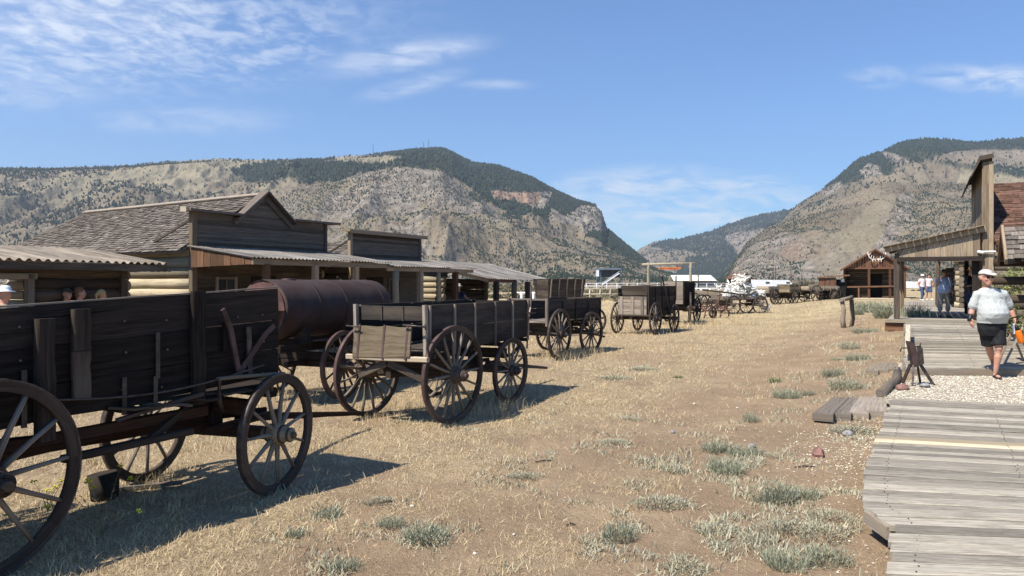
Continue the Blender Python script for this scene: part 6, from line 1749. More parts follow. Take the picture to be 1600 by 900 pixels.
def hand(mb, w, d, side, s=1.0, grip=0.25, palm_n=None):
    """w wrist point, d direction of the fingers, side = thumb direction"""
    w = Vector(w); d = Vector(d).normalized(); t = Vector(side); t = (t - d * t.dot(d)).normalized(); nrm = d.cross(t)
    if palm_n is not None and nrm.dot(Vector(palm_n)) < 0: nrm = -nrm
    c = w + d * 0.05 * s
    mb.tube([w - d * .01, w + d * 0.03 * s, w + d * 0.085 * s], [0.026 * s, 0.036 * s, 0.040 * s], 12, up=tuple(nrm), sx=1.05, sy=0.5, round_end=True)
    for i, (o, l) in enumerate(((0.030, 0.072), (0.010, 0.082), (-0.011, 0.076), (-0.031, 0.058))):
        p = w + d * 0.085 * s + t * o * s; q = p + (d * (1 - grip * .4) + nrm * grip * .6).normalized() * l * 0.5 * s
        r = q + (d * (1 - grip) + nrm * grip * 1.4).normalized() * l * 0.5 * s
        mb.tube([p - d * .02, p, q, r], [0.0095 * s, 0.0098 * s, 0.0088 * s, 0.0075 * s], 8, round_end=True)
    p = w + d * 0.025 * s + t * 0.034 * s; q = p + (d * 0.6 + t * 0.75).normalized() * 0.035 * s; r = q + (d * 0.95 + t * 0.25 + nrm * 0.35).normalized() * 0.032 * s
    mb.tube([p - t * .02, p, q, r], [0.012 * s, 0.0125 * s, 0.011 * s, 0.008 * s], 8, round_end=True)


def head_mesh(mb, c, s=1.0, yaw=0.0):
    """head about c, facing -Y turned by yaw"""
    c = Vector(c); Rm = Matrix.Rotation(yaw, 3, 'Z')
    P = lambda x, y, z: c + Rm @ Vector((x * s, y * s, z * s))
    def B(x, y, z, r, n=12): mb.ball(P(x, y, z), tuple(q * s for q in r), n, 9, rot=yaw)
    B(0, 0.015, 0.035, (0.077, 0.095, 0.085), 18); B(0, -0.015, -0.02, (0.068, 0.078, 0.090), 16)
    B(0, -0.045, -0.085, (0.042, 0.040, 0.032)); B(0, -0.035, -0.062, (0.055, 0.045, 0.035))
    B(0, -0.062, 0.018, (0.052, 0.026, 0.012))
    mb.tube([P(0, -0.082, 0.010), P(0, -0.105, -0.025), P(0, -0.098, -0.034)], [0.010 * s, 0.015 * s, 0.012 * s], 8, round_end=True)
    for q in (-1, 1):
        B(q * 0.078, 0.008, -0.01, (0.010, 0.020, 0.032), 10); B(q * 0.040, -0.066, -0.028, (0.022, 0.020, 0.018)); B(q * 0.013, -0.092, -0.034, (0.009, 0.010, 0.007))
    B(0, -0.086, -0.060, (0.024, 0.010, 0.006)); B(0, -0.084, -0.071, (0.020, 0.010, 0.006))


def person(loc, rz, label, h=1.75, J=None, vox=0.012, shirt='shirt_white', sleeve=0.5, pants='denim', leg='long', belly=0.0, width=1.0, hair='hair_brown', hairlen='short', hat=None, hatmat=None, glasses=False, hands='open', skin='skin', yaw=0.0, shoes='black', extra=None, group=None):
    """one figure: body is a single skin, clothing and hair are its parts; local frame faces -Y"""
    root = empty('person', loc, rz, label, 'person', group)
    k = h / 1.78
    J0 = dict(head=(0, -0.03, 1.655), neck=(0, 0.0, 1.50), chest=(0, 0.0, 1.30), waist=(0, 0.0, 1.07), hip=(0, 0.0, 0.93),
              shR=(-0.185, 0, 1.43), shL=(0.185, 0, 1.43), elR=(-0.25, 0.03, 1.14), elL=(0.25, 0.03, 1.14), wrR=(-0.27, -0.05, 0.89), wrL=(0.27, -0.05, 0.89),
              hdR=(-0.05, -0.1, -1), hdL=(0.05, -0.1, -1), hpR=(-0.09, 0, 0.92), hpL=(0.09, 0, 0.92), knR=(-0.10, -0.02, 0.50), knL=(0.10, -0.02, 0.50), anR=(-0.11, 0.02, 0.09), anL=(0.11, 0.02, 0.09), toR=(-0.13, -1, 0), toL=(0.13, -1, 0))
    if J: J0.update(J)
    v = {a: Vector(b) * (k if a not in ('hdR', 'hdL', 'toR', 'toL') else 1) for a, b in J0.items() if hasattr(b, '__len__') and a not in ('rows', 'arm_r', 'hip_r')}
    W_ = width * k
    def torso(mb, g, z_lo=None, z_hi=1.0):
        hp, wa, ch, nk = v['hip'], v['waist'], v['chest'], v['neck']
        if 'rows' in J0:
            rg = [(x, y, z, rx + g, ry + g) for x, y, z, rx, ry in J0['rows'] if z_lo is None or z >= z_lo]
            if z_lo is not None: rg.insert(0, (rg[0][0], rg[0][1], z_lo, rg[0][3] + .002, rg[0][4] + .002))
            mb.rings(rg, 28); return
        rows = [(hp, -0.06, 0.155, 0.115), (hp, 0.02, 0.165, 0.125), (wa, -0.05, 0.155 + belly * .25, 0.12 + belly * .3), (wa, 0.04, 0.15 + belly * 0.3, 0.115 + belly * .35),
                (ch, -0.08, 0.16 + belly * 0.16, 0.12 + belly * 0.2), (ch, 0.03, 0.172, 0.118), (ch, 0.10, 0.175, 0.105), (nk, -0.05, 0.135, 0.085), (nk, -0.02, 0.075, 0.065)]
        rg = []
        for p, dz, rx, ry in rows:
            z = p.z + dz * k
            if z_lo is not None and z < z_lo: continue
            by = -(ry * k - 0.115 * k) * 0.75 if belly and p is wa or (belly and p is ch and dz < 0) else 0
            rg.append((p.x, p.y + by, z, (rx * W_ / k * k + g), (ry * (0.5 + 0.5 * width) * k + g)))
        if z_lo is not None: rg.insert(0, (rg[0][0], rg[0][1], z_lo, rg[0][3] + 0.004, rg[0][4] + 0.004))
        mb.rings(rg, 28)
    def arm(mb, s, g, upto=1.0, r=J0.get('arm_r', (0.058, 0.047, 0.040, 0.028))):
        a, b, c = v['sh' + s], v['el' + s], v['wr' + s]
        a2 = a + (Vector((0, 0, 0)) - Vector((a.x - v['chest'].x, 0, 0))) * 0.25
        if upto >= 1: limb(mb, [a2, a, a.lerp(b, .5), b, b.lerp(c, .35), c], [(r[0] + g) * k, (r[0] + g) * k, (r[1] + 0.004 + g) * k, (r[2] + g) * k, (r[2] + .002 + g) * k, (r[3] + g) * k])
        else: e = a.lerp(b, upto); limb(mb, [a2, a, a.lerp(b, upto * .5), e], [(r[0] + g) * k, (r[0] + g) * k, (r[1] + .012 + g) * k, (r[1] + .018 + g) * k])
    def legm(mb, s, g, z_lo=None, flare=0.0):
        a, b, c = v['hp' + s], v['kn' + s], v['an' + s]
        pts = [a + Vector((0, 0, .02)), a.lerp(b, .4), b, b.lerp(c, .3), b.lerp(c, .75), c]; rd = [0.095, 0.080, 0.057, 0.058, 0.040, 0.034]
        if z_lo is not None:
            P2, R2 = [], []
            for i, (p, r) in enumerate(zip(pts, rd)):
                if p.z >= z_lo: P2.append(p); R2.append(r)
                else:
                    q = pts[i - 1]; t_ = (q.z - z_lo) / (q.z - p.z); P2.append(q.lerp(p, t_)); R2.append(rd[i - 1] + (r - rd[i - 1]) * t_); break
            pts, rd = P2, R2
        n = len(pts); limb_ = [(r * (0.6 + 0.4 * width) + g + flare * i / max(1, n - 1)) * k for i, r in enumerate(rd)]
        if z_lo is not None: mb.tube(pts, limb_, 16, smooth=True)
        else: limb(mb, pts, limb_, 14)
    hs_ = k * J0.get('head_s', 1.0)
    mb = MB(); torso(mb, 0); mb.tube([v['neck'] - Vector((0, 0, .05)), v['head'] - Vector((0, -0.02 * k, 0.06 * k))], [0.062 * k, 0.055 * k], 14)
    head_mesh(mb, v['head'], hs_, yaw)
    for s in 'RL':
        arm(mb, s, 0); legm(mb, s, 0)
        inner = Vector((1 if s == 'R' else -1, 0, 0)) * 0.3 + Vector((0, -1, 0))
        th = Vector(J0.get('th' + s, inner)); hand(mb, v['wr' + s], v['hd' + s], th, k, J0.get('grip' + s, 0.3), palm_n=Vector((1 if s == 'R' else -1, 0, 0)))
        a = v['an' + s]; t = Vector(J0['to' + s]).normalized()
        hz = a.z
        mb.tube([a - t * .045 * k + Vector((0, 0, -hz + .030 * k)), a + t * .03 * k + Vector((0, 0, -hz + .038 * k)), a + t * .11 * k + Vector((0, 0, -hz + .028 * k)), a + t * .165 * k + Vector((0, 0, -hz + .020 * k))],
                [0.032 * k, 0.038 * k, 0.040 * k, 0.030 * k], 12, sx=1.0, sy=0.72, round_end=True)
        mb.tube([a, a + Vector((0, 0, -a.z * .5))], [0.034 * k, 0.036 * k], 10)
        if J0.get('lift' + s): pass
    bd = link_mesh('body', fuse(mb, skin, vox, 2), root)
    # shirt
    hem = v['hip'].z - J0.get('hem', 0.02) * k
    mb = MB(); torso(mb, 0.016, z_lo=hem)
    for s in 'RL': arm(mb, s, 0.010, sleeve)
    link_mesh('shirt', wrinkle(fuse(mb, shirt, vox * 1.1, 3, 'shirt'), 0.013 * k, 1), root)
    # trousers
    zl = dict(shorts=v['knR'].z + 0.04 * k, capri=v['anR'].z + 0.16 * k, long=v['anR'].z + 0.005)[leg]
    zl = J0.get('pants_z', zl)
    mb = MB(); hp = v['hip']
    gw = 0.020 if leg == 'shorts' else 0.014
    mb.rings([(hp.x, hp.y, hp.z - 0.09 * k, 0.160 * W_ + gw, (0.12 * (0.5 + 0.5 * width)) * k + gw), (hp.x, hp.y, hp.z + 0.0 * k, 0.168 * W_ + gw * .7, (0.125 * (0.5 + 0.5 * width)) * k + gw * .7), (hp.x, hp.y, hp.z + 0.09 * k, 0.160 * W_ + .008, 0.122 * (0.5 + 0.5 * width) * k + .008)], 26)
    if 'hip_r' in J0:
        a_, b_ = J0['hip_r']; mb.rings([(hp.x, hp.y, hp.z - 0.27, a_ * .80, b_ * .80), (hp.x, hp.y, hp.z - 0.16, a_ * .98, b_ * .97), (hp.x, hp.y, hp.z - 0.06, a_ * 1.02, b_), (hp.x, hp.y, hp.z + 0.04, a_, b_)], 26)
    for s in 'RL': legm(mb, s, gw, zl, 0.035 if leg == 'shorts' else 0.012)
    link_mesh('shorts' if leg == 'shorts' else 'trousers', wrinkle(fuse(mb, pants, vox * 1.1, 3, 'trousers'), 0.014 * k, 5), root)
    # shoes
    for s in 'RL':
        a = v['an' + s]; t = Vector(J0['to' + s]).normalized(); mb = MB(); g = 0.006; hz = a.z
        o = Vector((0, 0, -hz + 0.0))
        if shoes == 'sandal':
            mb.tube([a - t * .055 * k + Vector((0, 0, -hz + .008)), a + t * .05 * k + Vector((0, 0, -hz + .008)), a + t * .19 * k + Vector((0, 0, -hz + .008))], [0.040 * k, 0.048 * k, 0.040 * k], 14, sx=1.0, sy=0.28, round_end=True)
            mb.tube([a + t * .085 * k + Vector((-t.y * .046, t.x * .046, -hz + .02)), a + t * .075 * k + Vector((0, 0, -hz + .078 * k)), a + t * .085 * k + Vector((t.y * .046, -t.x * .046, -hz + .02))], 0.012, 8, sx=2.2)
            mb.build('sandal', 'black', root)
        else:
            mb.tube([a - t * .055 * k + Vector((0, 0, -hz + .036 * k)), a + t * .03 * k + Vector((0, 0, -hz + .044 * k)), a + t * .11 * k + Vector((0, 0, -hz + .034 * k)), a + t * .175 * k + Vector((0, 0, -hz + .026 * k))],
                    [(0.036 + g) * k, (0.042 + g) * k, (0.043 + g) * k, (0.032 + g) * k], 14, sx=1.0, sy=0.72, round_end=True)
            mb.build('shoe', shoes, root)
    # hair and hats
    hd = v['head']; Rm = Matrix.Rotation(yaw, 3, 'Z'); kb = k; k = hs_
    P = lambda x, y, z: hd + Rm @ Vector((x * k, y * k, z * k))
    mb = MB()
    if hairlen == 'short':
        mb.ball(P(0, 0.030, 0.045), (0.081 * k, 0.092 * k, 0.082 * k), 18, 10, 0.015, rot=yaw); mb.ball(P(0, 0.06, -0.02), (0.070 * k, 0.052 * k, 0.06 * k), 14, 8, 0.02, rot=yaw)
    elif hairlen == 'full':
        mb.ball(P(0, 0.028, 0.050), (0.098 * k, 0.102 * k, 0.092 * k), 18, 10, 0.04, rot=yaw); mb.ball(P(0.0, 0.06, -0.03), (0.098 * k, 0.065 * k, 0.085 * k), 14, 8, 0.05, rot=yaw)
    elif hairlen == 'tail':
        mb.ball(P(0, 0.028, 0.045), (0.085 * k, 0.098 * k, 0.085 * k), 18, 10, 0.02, rot=yaw)
        mb.tube([P(0, 0.11, 0.05), P(0, 0.17, 0.02), P(0, 0.17, -0.08)], [0.03 * k, 0.035 * k, 0.012 * k], 8, round_end=True)
    elif hairlen == 'rim':
        mb.ball(P(0, 0.034, 0.005), (0.080 * k, 0.084 * k, 0.050 * k), 18, 10, 0.02, rot=yaw)
    if mb.v: mb.build('hair', hair, root)
    if hat == 'cap':
        mb = MB(); rg = []
        for i in range(8):
            t_ = i / 7; z = 0.045 + 0.072 * math.sin(t_ * math.pi / 2); r_ = math.cos(t_ * math.pi / 2 * 0.98)
            q = P(0, 0.018, z); rg.append((q.x, q.y, q.z, 0.085 * k * r_ + .002, 0.102 * k * r_ + .002))
        mb.rings(rg, 24); mb.build('cap', hatmat, root)
        mb = MB(); n = 12; base = len(mb.v); up_, lo_ = [], []
        for i in range(n + 1):
            a = math.pi * i / n; up_.append(P(0.080 * math.cos(a), -0.045 - 0.125 * math.sin(a), 0.062 - 0.030 * math.sin(a)))
        for dz in (0.004, -0.003):
            mb.v += [p + Vector((0, 0, dz)) for p in up_]
        m2 = n + 1
        mb.face(tuple(range(base, base + m2)), tuple((0, 0) for _ in range(m2)), 0.5); mb.face(tuple(range(base + m2, base + 2 * m2))[::-1], tuple((0, 0) for _ in range(m2)), 0.5)
        for i in range(m2): j = (i + 1) % m2; mb.face((base + i, base + m2 + i, base + m2 + j, base + j), ((0, 0),) * 4, 0.5)
        mb.build('cap_peak', hatmat, root)
    elif hat == 'brim':
        mb = MB(); q = P(0, 0.01, 0); rg = [(q.x, q.y, hd.z + z * k, r1 * k, r2 * k) for z, r1, r2 in ((0.040, 0.155, 0.165), (0.050, 0.158, 0.168), (0.062, 0.093, 0.108), (0.10, 0.088, 0.100), (0.135, 0.074, 0.086), (0.150, 0.03, 0.04))]
        mb.rings(rg, 24); mb.build('hat', hatmat, root)
    if glasses:
        mb = MB()
        for q in (-1, 1): mb.ball(P(q * 0.033, -0.086, 0.006), (0.026 * k, 0.010 * k, 0.017 * k), 12, 8)
        mb.tube([P(-0.075, -0.03, 0.012), P(-0.06, -0.075, 0.012), P(0, -0.092, 0.010), P(0.06, -0.075, 0.012), P(0.075, -0.03, 0.012)], 0.004, 6); mb.build('sunglasses', 'black', root)
    return root, v, kb


# the walking man
mY = 13.42; mk = F / mY
mx = (1553 - 800) / F * mY
mp = Vector((mx, mY, 0.235))
def mj(px, py, dy=0.0):
    """joint as seen in the photo, in the man's own frame"""
    Y = mY + dy; return ((px - 800) / F * Y - mx, dy, CH - (py - HZ) / F * Y - mp.z)


kk = 1.0
J = dict(head=mj(1541.5, 433.5, -0.03), neck=mj(1545, 452), chest=mj(1547, 466), waist=mj(1549, 489, 0.0), hip=mj(1549, 501),
         shR=mj(1527, 460), shL=mj(1567, 459), elR=mj(1519, 483, 0.05), elL=mj(1578, 481, 0.06), wrR=mj(1515.5, 498, -0.02), wrL=mj(1585, 498, -0.02),
         hdR=(0.15, -0.25, -1), hdL=(-0.02, -0.15, -1), hpR=mj(1540, 504), hpL=mj(1558, 504), knR=mj(1546, 545, 0.10), knL=mj(1561, 546, -0.10),
         anR=mj(1551.5, 571, 0.50), anL=mj(1555.5, 580.5, -0.06), toR=(-0.12, -1, 0), toL=(-0.25, -1, 0), gripR=0.2, gripL=0.9)
J['anR'] = (J['anR'][0], J['anR'][1], 0.36 - mp.z + 0.09)
J['anL'] = (J['anL'][0], J['anL'][1], 0.09)
J['pants_z'] = mj(1550, 539)[2]
J['hip_r'] = (0.238, 0.165); J['hem'] = 0.045; J['head_s'] = 1.28; J['arm_r'] = (0.072, 0.058, 0.048, 0.034)
J['rows'] = [(mj(cx_, y)[0], cy_, mj(cx_, y)[2], rx, ry) for cx_, y, rx, ry, cy_ in ((1549, 518, 0.12, 0.08, 0), (1549, 510, 0.17, 0.11, 0), (1549, 503, 0.235, 0.165, -0.015), (1549, 496, 0.245, 0.20, -0.045), (1549, 489, 0.248, 0.212, -0.055), (1548.5, 481, 0.243, 0.195, -0.04),
             (1548, 474, 0.235, 0.165, -0.015), (1547.5, 467, 0.232, 0.145, 0), (1547, 461, 0.226, 0.13, 0), (1546.5, 456.5, 0.195, 0.115, 0.01), (1545.5, 452.5, 0.150, 0.095, 0.01), (1544.5, 449.5, 0.085, 0.08, 0.0))]
man, mv, mk_ = person(mp, 0, 'man in pale grey tee and black shorts with beige cap walking toward the camera', h=1.78, J=J, vox=0.009, shirt='shirt_white', sleeve=0.78, pants='shorts_black', leg='shorts', belly=0.0, width=1.24,
                      hair='hair_grey', hairlen='rim', hat='cap', hatmat='cap_beige', glasses=True, shoes='sandal')
mb = MB(); a, b = mv['elR'], mv['wrR']; mb.tube([a.lerp(b, 0.42), a.lerp(b, 0.75), b, b + (b - a).normalized() * 0.04], [0.046, 0.041, 0.038, 0.040], 14); mb.build('wrist_brace', 'black', man)
mb = MB(); a, b = mv['elL'], mv['wrL']; mb.tube([a.lerp(b, 0.86), a.lerp(b, 0.97)], [0.040, 0.037], 14); mb.build('wrist_watch', 'black', man)
mb = MB(); hd = mv['head']; mb.ball(hd + Vector((0, -0.060, -0.088)), (0.038, 0.034, 0.026), 12, 8, 0.04); mb.ball(hd + Vector((0, -0.096, -0.048)), (0.028, 0.008, 0.006), 10, 6, 0.05); mb.build('beard', 'hair_grey', man)
mb = MB(); q = mv['chest'] + Vector((0.09, -0.165, 0.06)); mb.beam(q - Vector((0.03, 0, 0)), q + Vector((0.03, 0, 0.006)), 0.006, 0.012); mb.build('chest_mark', 'cap_beige', man)
# what he carries
hl = mp + mv['wrL'] + Vector((0.0, -0.03, -0.10))
BT = empty('drink_bottle', hl, 0, 'orange bottle with a black top and white strap hanging from the walking man\'s hand', 'bottle')
mb = MB(); d_ = Vector((0.30, -0.05, -0.95)).normalized(); mb.tube([d_ * 0.11, d_ * 0.13, d_ * 0.22, d_ * 0.33, d_ * 0.35], [0.042, 0.052, 0.056, 0.055, 0.045], 16); mb.build('bottle_body', 'orange_plastic', BT)
mb = MB(); mb.tube([d_ * 0.02, d_ * 0.05, d_ * 0.11], [0.024, 0.032, 0.040], 12); mb.tube([(-0.05, 0, 0.02), (0, 0, 0.045), (0.05, 0, 0.02)], 0.011, 8); mb.build('bottle_cap', 'black', BT)
mb = MB(); mb.beam((-0.05, -0.01, 0.02), (-0.045, -0.02, -0.17), 0.035, 0.012, (0, 1, 0), segs=3, wob=0.004); mb.build('strap', 'white_paint', BT)

# woman on the porch
wz = 0.75 - 0.0; wY = 24.9; wx = (1475 - 800) / F * wY
person((wx, wY, wz), R(-8), 'woman in blue patterned tee and grey cropped trousers with a hand raised to her face', h=1.60, vox=0.014,
       J=dict(elR=(-0.30, -0.06, 1.18), wrR=(-0.24, -0.22, 1.38), hdR=(0.35, 0.0, 0.9), elL=(0.27, 0.05, 1.15), wrL=(0.29, -0.02, 0.90), knR=(-0.13, -0.02, 0.5), anR=(-0.15, 0.02, 0.09), knL=(0.13, -0.02, 0.5), anL=(0.14, 0.02, 0.09)),
       shirt='tee_blue', sleeve=0.75, pants='pants_grey', leg='capri', belly=0.12, width=1.22, hair='hair_dark', hairlen='full', glasses=True, shoes='black', yaw=-0.25)
wY = 24.4; wx = (1517 - 800) / F * wY
person((wx, wY, wz), R(25), 'man in black tee and straw hat looking down at his hands in the porch shade', h=1.66, vox=0.015,
       J=dict(elR=(-0.22, 0.02, 1.14), wrR=(-0.02, -0.25, 1.15), hdR=(0.8, -0.6, 0.1), elL=(0.24, 0.02, 1.14), wrL=(0.12, -0.28, 1.17), hdL=(-0.5, -0.8, 0.1)),
       shirt='black', sleeve=0.8, pants='navy', leg='shorts', belly=0.08, width=1.08, hair='hair_brown', hat='brim', hatmat='hat_straw', shoes='denim', yaw=-0.5)
wY = 47.5
person(((1441 - 800) / F * wY, wY, wz), R(10), 'far walker in white hat, pink white top and jeans, left of the distant pair', h=1.66, vox=0.02,
       J=dict(knR=(-0.11, -0.12, 0.5), anR=(-0.12, -0.14, 0.09), anL=(0.08, 0.2, 0.09), elR=(-0.28, 0.0, 1.15)), shirt='pink_tee', sleeve=0.5, pants='denim', width=1.05, hair='hair_brown', hat='brim', hatmat='white_paint', shoes='white_paint')
wY = 49.0
person(((1451 - 800) / F * wY, wY, wz), R(-5), 'far walker with dark hair in a white vest and shorts, right of the distant pair', h=1.68, vox=0.02,
       J=dict(knL=(0.10, -0.12, 0.5), anL=(0.10, -0.16, 0.09), anR=(-0.06, 0.16, 0.09), elL=(0.30, 0.0, 1.18), wrL=(0.22, -0.12, 1.0)), shirt='pink_tee', sleeve=0.3, pants='denim', leg='shorts', hair='hair_dark', hairlen='full', shoes='white_paint')
# visitors behind the near wagon
def vis(px, py_top, Y, rz, lab, **k):
    x = (px - 800) / F * Y; g = gz(x, Y)
    return person((x, Y, g), rz, lab, h=CH - (py_top - HZ) / F * Y - g, vox=0.015, **k)


vis(6, 448, 13.2, R(75), 'visitor in a white bucket hat and khaki vest at the left edge behind the wagon', shirt='khaki', sleeve=0.7, pants='denim', hair='hair_grey', hat='brim', hatmat='white_paint', yaw=0)
vis(104, 450, 15.7, R(60), 'visitor in a dark green cap and olive shirt in front of the cabin doorway', shirt='olive', sleeve=0.7, pants='denim', hair='hair_brown', hat='cap', hatmat='olive')
vis(123, 448, 15.9, R(110), 'visitor with red brown hair and navy shirt right of the cabin doorway', shirt='navy', sleeve=0.7, pants='khaki', hair='hair_brown', hairlen='full')
vis(158, 452, 16.1, R(170), 'fair haired visitor in a light blue top holding a hand to the face', shirt='teal_cloth', sleeve=0.4, pants='denim', hair='hair_blond', hairlen='tail',
    J=dict(elL=(0.30, -0.10, 1.35), wrL=(0.16, -0.18, 1.58), hdL=(-0.3, 0.1, 0.95)))
person((-1.98, 27.7, 0.10), R(-35), 'visitor in dark shirt and pale hat stretching out one arm under the porch roof', h=1.76, vox=0.016,
       J=dict(elL=(0.42, -0.10, 1.28), wrL=(0.66, -0.16, 1.18), hdL=(0.9, -0.1, -0.35)), shirt='navy', sleeve=0.45, pants='navy', hair='hair_brown', hat='brim', hatmat='cap_beige')

# ================================================================ PLANTS AND STONES


def blades(name, mat, X, Y, Z, H, Wd, lean, tint, label=None, seed=0, kind='stuff', cat=None):
    """two-triangle curved blades from arrays"""
    rs = np.random.RandomState(seed); n = len(X)
    a = rs.uniform(0, 2 * np.pi, n); b = rs.uniform(0, 2 * np.pi, n)
    sx, sy = np.cos(a) * Wd / 2, np.sin(a) * Wd / 2
    lx, ly = np.cos(b) * lean * H, np.sin(b) * lean * H
    V = np.empty((n, 5, 3))
    V[:, 0] = np.stack([X - sx, Y - sy, Z], 1); V[:, 1] = np.stack([X + sx, Y + sy, Z], 1)
    up = np.sqrt(np.clip(1 - lean ** 2, 0.05, 1)) * H
    V[:, 2] = np.stack([X - sx * .8 + lx * .4, Y - sy * .8 + ly * .4, Z + up * .6], 1); V[:, 3] = np.stack([X + sx * .8 + lx * .4, Y + sy * .8 + ly * .4, Z + up * .6], 1)
    V[:, 4] = np.stack([X + lx, Y + ly, Z + up * 0.95], 1)
    o = (np.arange(n) * 5)[:, None, None]
    T = (np.array([(0, 1, 3), (0, 3, 2), (2, 3, 4)])[None] + o).reshape(-1, 3)
    me = np_mesh(name, V.reshape(-1, 3), T, mat, np.repeat(tint, 3))
    ob = link_mesh(name, me)
    if label: ob['label'] = label
    if kind: ob['kind'] = kind
    if cat: ob['category'] = cat
    return ob


def on_walk(X, Y):
    """inside the plank walks and the gravel"""
    e1 = np.interp(Y, [0, 2.6, lA.y, B_.y, C_.y, C2.y, D2.y, FA.y, FB.y, 30, 55], [1.3, 1.5, lA.x, B_.x, C_.x, C2.x, D2.x, FA.x, FB.x, 15.2, 27])
    return X > e1 - 0.03


# short dead grass lying over the dirt
rs_ = np.random.RandomState(5)
n = 900000
r = rs_.uniform(0, 1, n); Yg_ = 3.2 * (75 / 3.2) ** (r ** 0.92)
Xg_ = rs_.uniform(-0.80, 0.74, n) * Yg_
d = grass_density(Xg_, Yg_)
fr = fbm(Xg_ * 5, Yg_ * 5, 2, 40)
keep = (rs_.uniform(0, 1, n) < np.clip(d * 1.3 * sstep(0.25, 0.6, fr) + 0.02, 0, 1)) & ~on_walk(Xg_, Yg_)
Xg_, Yg_ = Xg_[keep], Yg_[keep]; n = len(Xg_)
sc = 1 + Yg_ * 0.035
Hh = rs_.gamma(2.6, 0.013, n) * sc; Wd = rs_.uniform(0.0014, 0.0030, n) * (1 + Yg_ * 0.12)
lean = 1 - rs_.gamma(1.5, 0.11, n); lean = np.clip(lean, 0.15, 0.99)
blades('dry_grass', 'straw', Xg_, Yg_, zg(Xg_, Yg_) - 0.003, Hh, Wd, lean, np.clip(rs_.normal(0.48, 0.26, n), 0, 1), 'short trampled dead grass over the yard', 1)
# taller tufts under and around the wagons
cl = []
def tufts(cx_, cy_, rad, cnt, hh): cl.append((cx_, cy_, rad, cnt, hh))
for (px_, py_, rad, cnt, hh) in ((590, 655, 0.35, 170, 0.17), (560, 640, 0.3, 120, 0.15), (735, 640, 0.30, 260, 0.26), (760, 650, 0.25, 220, 0.22), (790, 640, 0.25, 180, 0.26), (780, 625, 0.3, 160, 0.24), (690, 668, 0.2, 80, 0.10), (870, 560, 0.5, 300, 0.32), (890, 558, 0.45, 280, 0.34), (915, 552, 0.45, 240, 0.3),
                                 (440, 600, 0.4, 220, 0.22), (470, 620, 0.4, 180, 0.2), (400, 640, 0.4, 200, 0.2), (620, 640, 0.5, 200, 0.18), (230, 750, 0.35, 200, 0.16), (330, 700, 0.5, 240, 0.15), (250, 780, 0.3, 150, 0.12), (270, 830, 0.25, 130, 0.08), (120, 850, 0.3, 150, 0.1),
                                 (1060, 512, 1.2, 600, 0.32), (1110, 505, 1.6, 700, 0.32), (1150, 497, 1.5, 500, 0.3), (1000, 522, 1.0, 320, 0.25), (960, 470, 3.0, 900, 0.3), (1400, 515, 0.6, 260, 0.3), (1385, 530, 0.5, 150, 0.22), (500, 700, 0.4, 150, 0.10)):
    p = G(px_, py_); tufts(p.x, p.y, rad, cnt, hh)
for _ in range(240):
    y = 4.5 * (60 / 4.5) ** rs_.uniform(0, 1); x = rs_.uniform(-0.72, 0.62) * y
    if grass_density(x, y) > 0.35 and not on_walk(np.array([x]), np.array([y]))[0]: tufts(x, y, rs_.uniform(0.06, 0.16) * (1 + y * .02), int(rs_.uniform(25, 60)), rs_.uniform(0.05, 0.12) * (1 + y * 0.03))
TX, TY, THh = [], [], []
for (a, b, rad, cnt, hh) in cl:
    TX.append(rs_.normal(a, rad * .55, cnt)); TY.append(rs_.normal(b, rad * .55, cnt)); THh.append(rs_.uniform(0.35, 1.0, cnt) * hh)
TX, TY, THh = map(np.concatenate, (TX, TY, THh)); n = len(TX)
blades('grass_tufts', 'straw', TX, TY, zg(TX, TY) - 0.005, THh, rs_.uniform(0.002, 0.004, n) * (1 + TY * 0.07), rs_.uniform(0.05, 0.6, n), np.clip(rs_.normal(0.5, 0.25, n), 0, 1), 'dead grass tufts round the wagon wheels', 2)
# scrub on the flats far off
n = 9000; Yf_ = 60 * (1500 / 60) ** rs_.uniform(0, 1, n); Xf_ = rs_.uniform(-0.75, 0.85, n) * Yf_
k = (fbm(Xf_ / 40, Yf_ / 90, 3, 90) > 0.5); Xf_, Yf_ = Xf_[k], Yf_[k]; n = len(Xf_)
q = np.arange(n); rep = 9
XX = np.repeat(Xf_, rep) + rs_.normal(0, 0.45, n * rep); YY = np.repeat(Yf_, rep) + rs_.normal(0, 0.45, n * rep)
blades('far_scrub', 'brush', XX, YY, zg(XX, YY) - 0.02, rs_.uniform(0.3, 0.9, n * rep) * np.clip(np.repeat(Yf_, rep) / 200, 0.6, 2.2), rs_.uniform(0.3, 0.6, n * rep), rs_.uniform(0.2, 0.7, n * rep), rs_.uniform(0, 1, n * rep), 'low scrub dotted over the flats', 3)


